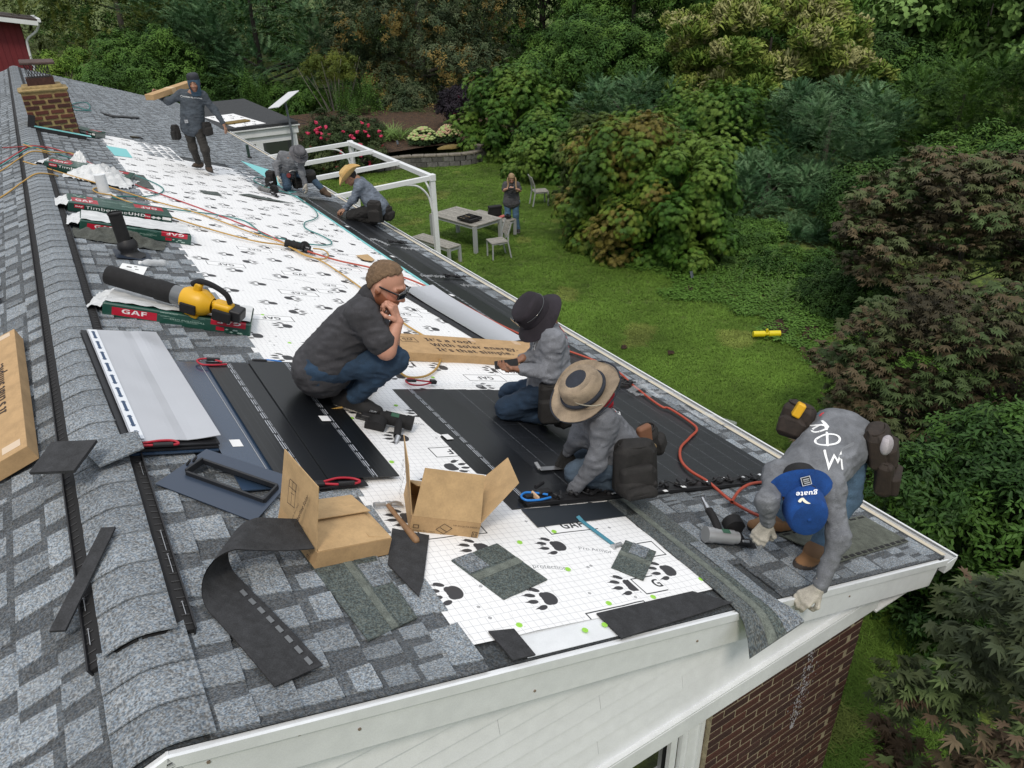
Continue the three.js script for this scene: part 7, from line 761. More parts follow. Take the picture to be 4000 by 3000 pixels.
  // boots or shoes
  for (const s of ['L', 'R']) { const f = o['foot' + s]; if (!f) continue; const an = J['an' + s], n = f.up || v(ST, CT, 0), d = f.toe.clone().sub(f.heel), L = d.length(); d.normalize(); const sx = new V3().crossVectors(n, d).normalize(), B = [[an, f.heel.clone().addScaledVector(n, 0.05), f.sh || 0.053, 0.046], [f.heel.clone().addScaledVector(n, 0.035).addScaledVector(d, 0.03), f.heel.clone().addScaledVector(n, 0.035).addScaledVector(d, L * 0.62), 0.040, 0.046], [f.heel.clone().addScaledVector(n, 0.032).addScaledVector(d, L * 0.62), f.toe.clone().addScaledVector(n, 0.026).addScaledVector(d, -0.045), 0.048, 0.038], [an, f.heel.clone().addScaledVector(n, 0.05).addScaledVector(d, L * 0.5), 0.05, 0.036]], fb = bones(B, 0.03), h0 = f.heel.dot(n);
    add(o.shoe || 'boot', net((x, y, z) => Math.max(fb(x, y, z), h0 - 0.004 - (x * n.x + y * n.y + z * n.z)), boxOf(B, 0.02), 0.0075, (x, y, z) => { const hh = x * n.x + y * n.y + z * n.z - h0; return hh < 0.022 ? o.sole : hh > 0.085 ? o.bootTop || o.boot : o.boot; }), new THREE.MeshStandardMaterial({ vertexColors: true, roughness: 0.8 })); }
  return Object.assign({ t, addPart: add }, { H, shF, J, base, pel, sh });
}
// print laid on a garment: a grid pushed along -n until it meets the cloth
function garmentPrint(P, tex, c, ux, n, w, h, name = 'print') { n = n.clone().normalize(); ux = ux.clone().addScaledVector(n, -ux.dot(n)).normalize(); const uy = new V3().crossVectors(n, ux), N = 18, Q = [], U = [], I = [], miss = []; for (let j = 0; j <= N; j++) for (let i = 0; i <= N; i++) { const p = c.clone().addScaledVector(ux, (i / N - 0.5) * w).addScaledVector(uy, (j / N - 0.5) * h).addScaledVector(n, 0.25); let s = 0; for (; s < 70; s++) { const d = P.shF(p.x, p.y, p.z); if (d < 0.0035) break; p.addScaledVector(n, -Math.max(0.002, d * 0.7)); } miss.push(s >= 70 || p.clone().sub(c).dot(n) < -0.16); Q.push(p.x, p.y, p.z); U.push(i / N, j / N); } for (let j = 0; j < N; j++) for (let i = 0; i < N; i++) { const a = j * (N + 1) + i; if (miss[a] || miss[a + 1] || miss[a + N + 1] || miss[a + N + 2]) continue; I.push(a, a + 1, a + N + 1, a + 1, a + N + 2, a + N + 1); } const g = new THREE.BufferGeometry(); g.setAttribute('position', new THREE.Float32BufferAttribute(Q, 3)); g.setAttribute('uv', new THREE.Float32BufferAttribute(U, 2)); g.setIndex(I); g.computeVertexNormals(); return P.addPart(name, g, new THREE.MeshStandardMaterial({ map: tex, alphaTest: 0.35, roughness: 0.8, side: THREE.DoubleSide })); }
// things worn on the head, built in the head's frame (y up, z forward)
function wear(P, name, g, m, off = [0, 0, 0], rot = [0, 0, 0]) { if (Array.isArray(g)) g = join(g); xf(g, [0, 0, 0], rot); g.translate(...off); g.scale(P.H.s, P.H.s, P.H.s); g.applyMatrix4(P.H.M); g.translate(P.H.c.x, P.H.c.y, P.H.c.z); return P.addPart(name, g, m); }
function brim(r0, r1, droop, curl, wob = 0, n = 40) { const Pp = [], I = [], m = 8; for (const lay of [0, 1]) for (let i = 0; i <= n; i++) for (let j = 0; j <= m; j++) { const a = i / n * Math.PI * 2, t = j / m, r = r0 + (r1 - r0) * t; Pp.push(Math.sin(a) * r * 0.92, -droop * t * (0.6 + 0.4 * t) + curl * t * t * Math.abs(Math.sin(a)) ** 1.5 + wob * t * Math.sin(a * 3 + 1) - lay * 0.004, Math.cos(a) * r * 1.08); } const K = (n + 1) * (m + 1); for (const lay of [0, 1]) for (let i = 0; i < n; i++) for (let j = 0; j < m; j++) { const a = lay * K + i * (m + 1) + j, b = a + m + 1; I.push(a, b, a + 1, a + 1, b, b + 1); } const g = new THREE.BufferGeometry(); g.setAttribute('position', new THREE.Float32BufferAttribute(Pp, 3)); g.setIndex(I); g.computeVertexNormals(); return g; }
const crownG = (r, h, top, dent = 0) => { const g = lathe([[r * 1.02, 0], [r, h * 0.35], [r * 0.95, h * 0.75], [r * top, h * 0.97], [r * top * 0.5, h], [0.001, h - dent]], 30); g.scale(0.93, 1, 1.1); return g; };
const pouch = (P, c, d, w, h, dp, m, parent) => { const bag = (W, Hh, D, p, k) => { const g = new RoundedBoxGeometry(W, Hh, D, 6, Math.min(W, Hh, D) * 0.42), q = g.attributes.position; for (let i = 0; i < q.count; i++) { const x = q.getX(i), y = q.getY(i), z = q.getZ(i), t = y / Hh + 0.5, s = 0.80 + 0.34 * Math.sin(Math.min(1, t * 0.95 + 0.12) * 2.7), n = nz(x * 22 + k, y * 16, z * 22 + c.x * 9) * 0.016; q.setXYZ(i, x * s + n, y + nz(x * 14, k, z * 14) * 0.02, z * s + n); } g.translate(...p); g.computeVertexNormals(); return g; }; const gs = [bag(w, h, dp, [0, 0, 0], 1), bag(w * 0.84, h * 0.62, dp * 0.7, [0.006, -h * 0.17, dp * 0.42], 4)]; const lip = new THREE.TorusGeometry(w * 0.40, 0.007, 6, 24); lip.rotateX(Math.PI / 2); lip.scale(1, 1, dp / w * 1.05); lip.translate(0, h * 0.44, 0); gs.push(lip); const g = join(gs); g.applyQuaternion(aim(d)); g.rotateZ(0); g.translate(c.x, c.y, c.z); return P.addPart('pouch', g, m || MT.pouch, parent); };
MT.pouch = metric(mat([0.022, 0.020, 0.019], 0.8, { map: TX.speck }), 3);
const belt = (P, w, m) => { const a = P.J.hipL.clone().sub(P.J.hipR).normalize(), up = P.sh.clone().sub(P.pel).normalize(), f = new V3().crossVectors(a, up).normalize(), c = P.pel.clone().addScaledVector(up, 0.07), pts = Array.from({ length: 18 }, (_, i) => { const t = i / 18 * 6.283; return c.clone().addScaledVector(a, Math.cos(t) * w * 1.28).addScaledVector(f, Math.sin(t) * w).toArray(); }); const g = new THREE.TubeGeometry(new THREE.CatmullRomCurve3(pts.map((q) => v(q)), true), 60, 0.02, 6, true); return P.addPart('tool_belt', g, m || MT.pouch); };
const greyShirt = cloth([0.205, 0.215, 0.235]), jeans = cloth([0.050, 0.095, 0.155]), jeansDark = cloth([0.020, 0.048, 0.095]), blackWork = cloth([0.030, 0.029, 0.029]), whiteGlove = cloth([0.62, 0.58, 0.50]), blackGlove = cloth([0.018, 0.018, 0.018]);
const jm = (o) => Object.fromEntries(Object.entries(o).map(([k, q]) => [k, v(q)]));
const nR = v(ST, CT, 0), footOn = (heel, toe) => ({ heel: RW(...heel, 0.016), toe: RW(...toe, 0.016) });
const pr = (w, h, f) => ink(w, h, f);


// 1 the man walking with a carton on his shoulder
{
  const j = jm({ head: [2.46,4.933,-11.655], neck: [2.422,4.783,-11.747], shR: [2.279,4.766,-11.879], shL: [2.555,4.734,-11.714], elR: [2.045,4.683,-11.879], wrR: [1.948,4.747,-12.03], elL: [2.683,4.513,-11.672], wrL: [2.754,4.303,-11.514], hipR: [2.257,4.259,-11.904], hipL: [2.397,4.254,-11.82], knR: [2.263,3.928,-11.888], knL: [2.408,3.916,-11.662], anR: [2.318,3.631,-12.03], anL: [2.411,3.606,-11.707] });
  const P = person({ label: 'man in dark hood and tool belt walking with a carton on his shoulder', base: [2.34,3.52,-11.819], j, face: dv(0.18, -0.12, -1), skin: [0.36, 0.20, 0.135], shirt: cloth([0.085, 0.105, 0.13]), trousers: cloth([0.045, 0.042, 0.038]), waist: 0.125, chest: 0.125, boot: [0.055, 0.036, 0.024], sole: [0.03, 0.025, 0.02], headSize: 1.08, brow: [0.12, 0.1, 0.08], beard: [0.45, 0.36, 0.34],
    handR: { d: dv(-0.5, 0.35, 0.2), n: dv(0, 1, 0), t: 1, c: 0.7 }, handL: { d: dv(0.25, -1, 0), n: dv(-1, 0, 0), t: 1, c: 0.4 }, footR: { heel: v([2.34,3.566,-12.052]), toe: v([2.178,3.575,-11.986]) }, footL: { heel: v([2.411,3.561,-11.8]), toe: v([2.379,3.496,-11.516]) } });
  const hood = net((X, Y, Z) => { const [p, q, r] = P.H.local(X, Y, Z), d = P.H.skull(p, q, r) - 0.013, nk2 = Math.hypot(p, (r + 0.01)) - 0.074, a = Math.min(d, Math.max(nk2, q + 0.04, -q - 0.17)), hole = Math.hypot(p / 0.055, (q + 0.03) / 0.075) - 1; return Math.max(a, r > 0.02 ? -hole * 0.05 : -1); }, new THREE.Box3(j.head.clone().addScalar(-0.22), j.head.clone().addScalar(0.17)), 0.006); P.addPart('hood', hood, cloth([0.06, 0.12, 0.19]));
  wear(P, 'cap', [crownG(0.092, 0.080, 0.72), brim(0.086, 0.094, 0.004, 0)], mat([0.014, 0.017, 0.024], 0.7), [0, 0.060, -0.012]);
  garmentPrint(P, pr(512, 64, (g) => { g.fillStyle = '#e3e6e8'; g.strokeStyle = '#e3e6e8'; g.lineWidth = 5; g.font = 'bold 38px sans-serif'; g.fillText('MODERN BIS ROOFING', 66, 46); g.beginPath(); g.arc(32, 32, 22, 0, 7); g.stroke(); }), v([2.373,4.727,-11.683]), dv(1, -0.14, 0), dv(0, 0.1, -1), 0.36, 0.045);
  const b = belt(P, 0.125); pouch(P, v([2.062,4.196,-11.927]), dv(-0.6, 0, -1), 0.15, 0.24, 0.10); pouch(P, v([2.511,4.235,-11.659]), dv(0.6, 0, -1), 0.14, 0.22, 0.09); P.addPart('buckle', rb(0.06, 0.05, 0.012, [0, 0, 0]).applyQuaternion(aim(dv(0, 0, -1))).translate(...[2.225,4.375,-11.702]), MT.steel);
  const c = thing('carried_carton', 'narrow cardboard carton carried on the walking man\'s shoulder', 'cardboard box'), a0 = v([1.778,4.771,-11.805]), a1 = v([2.513,4.866,-12.357]); c.position.copy(a0); obj('body', bar(v(0, 0, 0), a1.clone().sub(a0), 0.17, 0.085, 0.004), MT.card, c); obj('tape', bar(a1.clone().sub(a0).multiplyScalar(0.45), a1.clone().sub(a0).multiplyScalar(0.55), 0.174, 0.089, 0.002), mat([0.60, 0.44, 0.26], 0.5), c);
}
// 2 grey bucket hat, kneeling on one knee with the other leg stretched out
{
  const j = jm({ head: [3.758,3.754,-11.016], neck: [3.722,3.746,-11.224], shR: [3.59,3.708,-11.396], shL: [3.797,3.638,-11.132], elR: [3.447,3.562,-11.411], wrR: [3.418,3.416,-11.289], elL: [3.773,3.454,-11.053], wrL: [3.782,3.263,-10.978], hipR: [3.614,3.421,-11.544], hipL: [3.723,3.417,-11.433], knR: [3.528,3.223,-11.223], knL: [3.941,3.335,-11.139], anR: [3.685,3.179,-11.619], anL: [4.074,3.123,-10.979] });
  const P = person({ label: 'man in grey bucket hat kneeling with one leg stretched to the gutter', base: [3.558,3.114,-11.345], j, face: dv(0.55, -0.72, -0.6), up: dv(0.2, 1, -0.3), skin: [0.33, 0.18, 0.11], shirt: greyShirt, trousers: jeans, waist: 0.118, chest: 0.118, boot: [0.07, 0.045, 0.028], sole: [0.03, 0.025, 0.02], gloves: { L: whiteGlove, R: whiteGlove }, brow: [0.1, 0.08, 0.07], hair: mat([0.015, 0.012, 0.01], 0.8),
    handR: { d: dv(0.05, -1, -0.2), n: dv(1, 0, 0.2), t: 1, c: 0.6 }, handL: { d: dv(0.1, -1, -0.1), n: dv(-1, 0, 0.2), t: -1, c: 0.5 }, footL: { heel: v([4.046,3.047,-11.019]), toe: v([4.153,2.987,-10.85]) }, footR: { heel: v([3.718,3.156,-11.715]), toe: v([3.671,3.157,-11.557]) } });
  const hm = cloth([0.15, 0.15, 0.165]); wear(P, 'hat', [crownG(0.098, 0.115, 0.82), brim(0.095, 0.165, 0.035, 0.02, 0.008)], hm, [0, 0.045, -0.005], [0.12, 0, 0]); wear(P, 'sunglasses', [xf(new THREE.TorusGeometry(0.108, 0.006, 6, 30), [0, 0.085, 0], [Math.PI / 2, 0, 0], [1, 1.1, 1]), rb(0.06, 0.035, 0.014, [0.035, 0.085, 0.115]), rb(0.06, 0.035, 0.014, [-0.035, 0.085, 0.115])], mat([0.05, 0.05, 0.055], 0.2, { clearcoat: 1 }));
  garmentPrint(P, pr(128, 128, (g) => { g.fillStyle = '#dfe3e6'; g.font = 'bold 40px sans-serif'; g.fillText('M R', 20, 50); g.fillText('BIS', 24, 96); }), v([3.732,3.587,-11.125]), dv(1, 0.1, 0), dv(0.3, 0.1, -1), 0.07, 0.07);
  belt(P, 0.12); pouch(P, v([3.373,3.311,-11.595]), dv(-0.8, 0, -1), 0.20, 0.28, 0.12); pouch(P, v([3.767,3.219,-11.43]), dv(0.3, 0, -1), 0.16, 0.20, 0.08); P.addPart('knee_pad', rb(0.20, 0.20, 0.18, [0, 0, 0], [0, 0, 0], 0.05, 3).applyQuaternion(aim(dv(0.5, -0.4, -1))).translate(...[3.921,3.356,-11.128]), MT.pouch); P.addPart('tape_measure', cyl(0.038, 0.038, 0.035, [0, 0, 0], [Math.PI / 2, 0, 0]).applyQuaternion(aim(dv(0, 0.1, -1))).translate(...[3.609,3.388,-11.291]), mat([0.20, 0.02, 0.02], 0.4));
  const h = thing('hammer', 'steel hammer hanging from the grey bucket hat man\'s belt', 'hammer'); h.position.set(...[3.701,3.471,-11.236]); const e = v([3.698,3.146,-11.238]).sub(h.position); obj('handle', bar(v(0, 0, 0), e, 0.028, 0.022, 0.01), MT.blackMatte, h); obj('head', [cyl(0.016, 0.016, 0.05, [0.05, 0, 0], [0, 0, Math.PI / 2]), tube([[0, 0, 0], [-0.05, 0.0, 0], [-0.09, -0.015, 0]], 0.010, 10, 6), rb(0.05, 0.03, 0.03, [0.01, 0, 0])], MT.alu, h);
}
// 3 straw hat, sitting on his heels, facing away from the camera's right
{
  const j = jm({ head: [4.044,3.636,-9.419], neck: [4.134,3.607,-9.388], shL: [4.1,3.533,-9.211], shR: [4.249,3.507,-9.529], elL: [3.983,3.326,-9.269], wrL: [3.9,3.172,-9.388], elR: [4.119,3.258,-9.561], wrR: [3.925,3.137,-9.548], hipL: [4.311,3.167,-9.12], hipR: [4.446,3.132,-9.342], knL: [3.949,3.07,-9.336], knR: [4.08,3.021,-9.584], anL: [4.26,2.957,-9.174], anR: [4.395,2.919,-9.396] });
  const P = person({ label: 'man in straw hat kneeling back on his heels at the eave', base: [3.991,2.97,-9.451], j, face: dv(-0.85, -0.62, -0.25), up: dv(-0.35, 1, -0.1), skin: [0.30, 0.16, 0.10], shirt: cloth([0.205, 0.245, 0.31]), trousers: blackWork, waist: 0.135, chest: 0.13, leg: 0.085, boot: [0.03, 0.028, 0.027], sole: [0.02, 0.02, 0.02], hair: mat([0.012, 0.010, 0.009], 0.8), hairCut: -0.02, brow: [0.08, 0.07, 0.06],
    handL: { d: dv(-0.9, -0.4, 0.1), n: dv(-0.3, -1, 0), t: 1, c: 0.6 }, handR: { d: dv(-0.9, -0.4, -0.1), n: dv(-0.3, -1, 0), t: -1, c: 0.6 }, footL: { heel: v([4.299,2.971,-9.15]), toe: v([4.355,2.922,-9.093]) }, footR: { heel: v([4.422,2.928,-9.403]), toe: v([4.487,2.885,-9.341]) } });
  const straw = metric(mat([0.62, 0.42, 0.17], 0.85, { map: TX.card, bumpMap: TX.fabric, bumpScale: 0.004 }), 6); wear(P, 'hat', [crownG(0.10, 0.125, 0.78, 0.025), brim(0.096, 0.205, 0.035, 0.12, 0.006)], straw, [0, 0.045, -0.01], [0.10, 0, 0]);
  belt(P, 0.13); pouch(P, v([4.211,3.173,-8.97]), dv(-0.25, 0, -1), 0.22, 0.34, 0.13); pouch(P, v([4.46,3.077,-9.112]), dv(0.9, 0, -0.5), 0.18, 0.24, 0.13); P.addPart('red_cloth', rb(0.14, 0.16, 0.05, [0, 0, 0], [0, 0, 0.1], 0.03, 3).applyQuaternion(aim(dv(-0.2, 0.2, -1))).translate(...[4.228,3.246,-8.983]), cloth([0.30, 0.014, 0.028]));
}
// 4 the crouching man in the polo shirt
{
  const j = jm({ head: [1.669,4.677,-2.17], neck: [1.567,4.597,-2.254], shR: [1.476,4.573,-2.088], shL: [1.625,4.443,-2.429], elR: [1.551,4.363,-1.985], wrR: [1.658,4.506,-2.014], elL: [1.725,4.172,-2.37], wrL: [1.688,4.466,-2.136], hipR: [1.249,4.193,-2.316], hipL: [1.337,4.081,-2.555], knR: [1.622,4.249,-2.059], knL: [1.729,4.095,-2.39], anR: [1.415,3.973,-2.263], anL: [1.437,3.877,-2.565] });
  const P = person({ label: 'bearded man in dark polo shirt and sunglasses crouching with hand at his mouth', base: [1.442,3.819,-2.306], j, k: 1.14, face: dv(0.86, -0.44, -0.30), up: dv(0.36, 1, -0.05), headSize: 1.16, skin: [0.52, 0.265, 0.185], shirt: cloth([0.066, 0.066, 0.075]), trousers: cloth([0.028, 0.066, 0.125]), shortSleeve: 1, waist: 0.158, chest: 0.148, leg: 0.084, arm: 0.052, hem: -0.10, boot: [0.014, 0.014, 0.015], sole: [0.66, 0.60, 0.52], shoe: 'sneaker', beard: [0.62, 0.46, 0.34], hair: metric(mat([0.26, 0.165, 0.095], 0.85, { map: TX.fabric, bumpMap: TX.fabric, bumpScale: 0.006 }), 8), hairT: 0.009, hairCut: 0.022, brow: [0.55, 0.42, 0.3], collar: cloth([0.06, 0.06, 0.068]),
    handR: { d: dv(-0.25, 0.9, 0.15), n: dv(-0.9, -0.2, 0.2), t: 1, c: 1.05, sz: 1.1 }, handL: { d: dv(-0.1, 0.9, -0.4), n: dv(-0.9, -0.2, -0.2), t: -1, c: 1.0, sz: 1.1 }, footR: { heel: v([1.311,3.885,-2.349]), toe: v([1.533,3.841,-2.135]), sh: 0.058 }, footL: { heel: v([1.389,3.811,-2.617]), toe: v([1.616,3.666,-2.668]), sh: 0.055 } });
  wear(P, 'sunglasses', [rb(0.062, 0.038, 0.012, [0.034, 0.010, 0.102], [0, 0.25, 0], 0.008), rb(0.062, 0.038, 0.012, [-0.034, 0.010, 0.102], [0, -0.25, 0], 0.008), bar([0.066, 0.022, 0.092], [0.082, 0.020, -0.01], 0.006, 0.010), bar([-0.066, 0.022, 0.092], [-0.082, 0.020, -0.01], 0.006, 0.010), bar([-0.07, 0.027, 0.098], [0.07, 0.027, 0.098], 0.010, 0.007)], mat([0.008, 0.008, 0.009], 0.12, { clearcoat: 1 }));
}
// 5 dark bucket hat, kneeling and reading a phone
{
  const j = jm({ head: [2.688,4.231,-2.114], neck: [2.757,4.191,-2.073], shL: [2.692,4.134,-1.926], shR: [2.839,4.032,-2.233], elL: [2.641,3.916,-1.886], wrL: [2.474,3.962,-1.985], elR: [2.78,3.803,-2.292], wrR: [2.571,3.963,-2.114], hipL: [2.709,3.748,-1.974], hipR: [2.821,3.638,-2.186], knL: [2.442,3.589,-2.145], knR: [2.617,3.539,-2.389], anL: [2.697,3.492,-2.027], anR: [2.9,3.34,-2.255] });
  const P = person({ label: 'man in dark bucket hat and grey shirt kneeling, reading his phone', base: [2.458,3.481,-2.228], j, k: 1.04, face: dv(-0.74, -0.60, -0.35), up: dv(-0.35, 1, -0.2), skin: [0.27, 0.13, 0.078], shirt: cloth([0.275, 0.29, 0.325]), trousers: jeansDark, waist: 0.135, chest: 0.128, leg: 0.085, boot: [0.035, 0.03, 0.026], sole: [0.02, 0.02, 0.02], hair: mat([0.012, 0.010, 0.009], 0.8), hairCut: -0.015, beard: [0.55, 0.48, 0.45], brow: [0.1, 0.08, 0.07],
    handL: { d: dv(-1, 0.05, 0.1), n: dv(0, 1, 0.1), t: -1, c: 0.45, sz: 1.05 }, handR: { d: dv(-0.95, -0.25, -0.35), n: dv(0, -1, -0.1), t: -1, c: 0.5 }, footL: { heel: v([2.72,3.491,-2.014]), toe: v([2.748,3.477,-1.962]) }, footR: { heel: v([2.924,3.338,-2.253]), toe: v([2.955,3.319,-2.211]) } });
  const hm = cloth([0.028, 0.022, 0.031]); wear(P, 'hat', [crownG(0.112, 0.125, 0.86), brim(0.108, 0.182, 0.055, 0.0, 0.006)], hm, [0, 0.040, -0.008], [0.15, 0, 0]); wear(P, 'sunglasses', [xf(new THREE.TorusGeometry(0.12, 0.004, 6, 34, 4.4), [0, 0.105, 0], [Math.PI / 2, 0, 2.5], [0.95, 1.08, 1]), rb(0.055, 0.035, 0.01, [0.034, 0.10, 0.126]), rb(0.055, 0.035, 0.01, [-0.034, 0.10, 0.126])], mat([0.012, 0.012, 0.014], 0.15, { clearcoat: 1 }));
  garmentPrint(P, pr(128, 128, (g) => { g.fillStyle = '#e6eaee'; g.strokeStyle = '#e6eaee'; g.lineWidth = 8; g.font = 'bold 34px sans-serif'; g.save(); g.translate(40, 120); g.rotate(-1.2); g.fillText('MODERN', 0, 0); g.fillText('BIS', 30, 40); g.restore(); g.beginPath(); g.arc(80, 60, 20, 0, 7); g.stroke(); }), v([2.63,4.075,-2.068]), dv(0.8, 0.1, -0.6), dv(-0.7, 0.2, -0.8), 0.10, 0.12);
  garmentPrint(P, pr(256, 128, (g) => { g.strokeStyle = '#c8233c'; g.lineWidth = 16; g.beginPath(); g.ellipse(128, 64, 90, 46, 0, 0.8, 5.6); g.stroke(); }), v([2.86,4.083,-2.047]), dv(0.1, -1, 0.1), dv(1, 0.3, -0.3), 0.32, 0.14);
  belt(P, 0.13); pouch(P, v([2.63,3.713,-1.869]), dv(-0.3, 0.1, -1), 0.16, 0.30, 0.10); pouch(P, v([2.787,3.601,-1.916]), dv(0.4, 0.1, -1), 0.20, 0.28, 0.13); P.addPart('red_cloth', rb(0.06, 0.10, 0.05, [0, 0, 0], [0, 0, 0], 0.02).applyQuaternion(aim(dv(0, 0, -1))).translate(...[2.664,3.787,-1.919]), cloth([0.28, 0.015, 0.03]));
  const ph = thing('phone', 'black smartphone held by the kneeling man in the dark bucket hat', 'phone'), c = v([2.421,3.974,-2.087]); ph.position.copy(c); ph.quaternion.copy(aim(dv(-0.96, -0.08, -0.05), dv(0.3, 1, -0.25).toArray())); obj('body', rb(0.078, 0.011, 0.16, [0, 0, 0], [0, 0, 0], 0.005, 2), MT.black, ph); obj('screen', bx(0.07, 0.001, 0.15, [0, 0.0062, 0]), MT.blackMatte, ph);
}
// 6 tan sun hat and red neckerchief, leaning forward with a square
{
  const j = jm({ head: [2.434,4.126,-1.217], neck: [2.524,4.066,-1.21], shL: [2.454,4.024,-1.065], shR: [2.583,3.851,-1.407], elL: [2.382,3.794,-1.038], wrL: [2.277,3.572,-1.124], elR: [2.452,3.8,-1.3], wrR: [2.433,3.65,-1.392], hipL: [2.613,3.719,-1.052], hipR: [2.755,3.587,-1.281], knL: [2.364,3.633,-1.189], knR: [2.53,3.534,-1.439], anL: [2.588,3.519,-1.078], anR: [2.799,3.369,-1.302] });
  const P = person({ label: 'man in tan sun hat and red neckerchief leaning over the solar array', base: [2.429,3.49,-1.29], j, headSize: 1.1, face: dv(-0.85, -0.50, -0.30), up: dv(-0.28, 1, -0.34), skin: [0.30, 0.135, 0.085], shirt: cloth([0.19, 0.20, 0.225]), trousers: cloth([0.085, 0.125, 0.175]), waist: 0.138, chest: 0.128, leg: 0.085, boot: [0.035, 0.03, 0.026], sole: [0.02, 0.02, 0.02], gloves: { L: blackGlove, R: blackGlove }, hair: mat([0.03, 0.022, 0.018], 0.8), hairCut: -0.02,
    handL: { d: dv(-0.72, -0.75, -0.05), n: dv(0.3, -1, 0.2), t: 1, c: 0.6, sz: 1.28 }, handR: { d: dv(-0.25, -0.9, -0.25), n: dv(0.1, -0.3, 1), t: 1, c: 0.65, sz: 1.25 }, footL: { heel: v([2.602,3.533,-1.07]), toe: v([2.629,3.518,-1.031]) }, footR: { heel: v([2.828,3.361,-1.308]), toe: v([2.857,3.352,-1.267]) } });
  const tan = cloth([0.42, 0.33, 0.235]), navy = cloth([0.035, 0.042, 0.06]); const hr = [0.06, 0, 0], ho = [0, 0.045, -0.008]; wear(P, 'hat', [crownG(0.108, 0.12, 0.80, 0.02), brim(0.104, 0.188, 0.02, 0.045, 0.014)], tan, ho, hr); wear(P, 'hat_band', [xf(new THREE.TorusGeometry(0.110, 0.010, 6, 36), [0, 0.022, 0], [Math.PI / 2, 0, 0], [0.94, 1.10, 1.6]), xf(new THREE.TorusGeometry(0.187, 0.0045, 6, 44), [0, -0.004, 0], [Math.PI / 2, 0, 0], [0.92, 1.08, 1])], navy, ho, hr); wear(P, 'hat_top', xf(new THREE.SphereGeometry(0.082, 20, 8, 0, 6.3, 0, 1.3), [0, 0.102, 0], [0, 0, 0], [0.9, 0.28, 1.1]), navy, ho, hr);
  wear(P, 'chin_cord', xf(new THREE.TorusGeometry(0.15, 0.003, 6, 40, 3.2), [0, -0.0, -0.04], [1.1, 0, 0]), cloth([0.5, 0.46, 0.36]), ho, hr);
  const nk = j.neck, hd = j.head; P.addPart('neckerchief', net((x, y, z) => { const p = v(x, y, z), ax = hd.clone().sub(nk).normalize(), q = p.clone().sub(nk), t = q.dot(ax), r = q.addScaledVector(ax, -t).length(), w = nz(x * 26, y * 26, z * 26) * 0.010; return Math.max(r - 0.112 + t * 0.12 + w, Math.abs(t - 0.045) - 0.055, -(r - 0.085 + t * 0.1)) * 0.8; }, new THREE.Box3(nk.clone().addScalar(-0.17), nk.clone().addScalar(0.17)), 0.007), cloth([0.50, 0.016, 0.032]));
  garmentPrint(P, pr(128, 256, (g) => { g.lineWidth = 15; g.strokeStyle = '#cf2f3c'; g.beginPath(); g.ellipse(60, 120, 38, 84, -0.12, 2.2, 5.6); g.stroke(); g.strokeStyle = '#e6e8ea'; g.beginPath(); g.ellipse(66, 120, 38, 84, -0.12, -0.6, 1.9); g.stroke(); g.lineWidth = 9; g.beginPath(); g.moveTo(46, 130); g.lineTo(84, 106); g.moveTo(66, 90); g.lineTo(72, 176); g.stroke(); }), v([2.621,4.03,-1.152]), dv(0.9, -0.5, 0.2), dv(0.5, 0.8, -0.5), 0.10, 0.16);
  belt(P, 0.135); pouch(P, v([2.574,3.746,-0.924]), dv(0.1, 0.15, -1), 0.24, 0.34, 0.13); pouch(P, v([2.548,3.665,-0.869]), dv(0.1, 0.2, -1), 0.20, 0.14, 0.12); pouch(P, v([2.843,3.737,-1.112]), dv(1, 0.2, -0.3), 0.14, 0.20, 0.12); P.addPart('hammer_loop', tube([[2.798,3.743,-1.069], [2.792,3.782,-1.015], [2.807,3.762,-1.006], [2.804,3.712,-1.031], [2.805,3.696,-1.065]], 0.006), mat([0.35, 0.24, 0.12], 0.4, { metalness: 0.5 })); P.addPart('holster', rb(0.10, 0.20, 0.05, [0, 0, 0], [0, 0, 0.1], 0.02).applyQuaternion(aim(dv(0.6, 0.1, -1))).translate(...[2.768,3.791,-1.064]), mat([0.19, 0.085, 0.045], 0.7));
  garmentGlove(P, v([2.232,3.484,-1.151])); function garmentGlove(Q, c) { const g = ink(128, 96, (x) => { x.strokeStyle = '#37b46a'; x.lineWidth = 6; for (let i = 0; i < 5; i++) { x.beginPath(); x.moveTo(14, 22 + i * 13); x.lineTo(60, 14 + i * 14); x.lineTo(112, 30 + i * 11); x.stroke(); } }); const o = Q.addPart('glove_print', xf(new THREE.PlaneGeometry(0.06, 0.045), [0, 0, 0]).applyQuaternion(aim(dv(0.1, 0.75, -0.65))).translate(c.x + nR.x * 0.03 - NH.x * 0.015, c.y + nR.y * 0.03, c.z - NH.z * 0.015), new THREE.MeshStandardMaterial({ map: g, alphaTest: 0.4, roughness: 0.6, side: THREE.DoubleSide })); }
  const sq = thing('try_square', 'small steel square under the tan-hatted man\'s gloved hand', 'square'); const a = [2.33,-1.392], b = [2.523,-1.394], c2 = [2.352,-1.466]; obj('blade', bar(RW(...a, 0.04), RW(...b, 0.04), 0.045, 0.003, 0.001), MT.steel, sq); obj('stock', bar(RW(...a, 0.042), RW(...c2, 0.042), 0.022, 0.012, 0.002), MT.alu, sq);
}
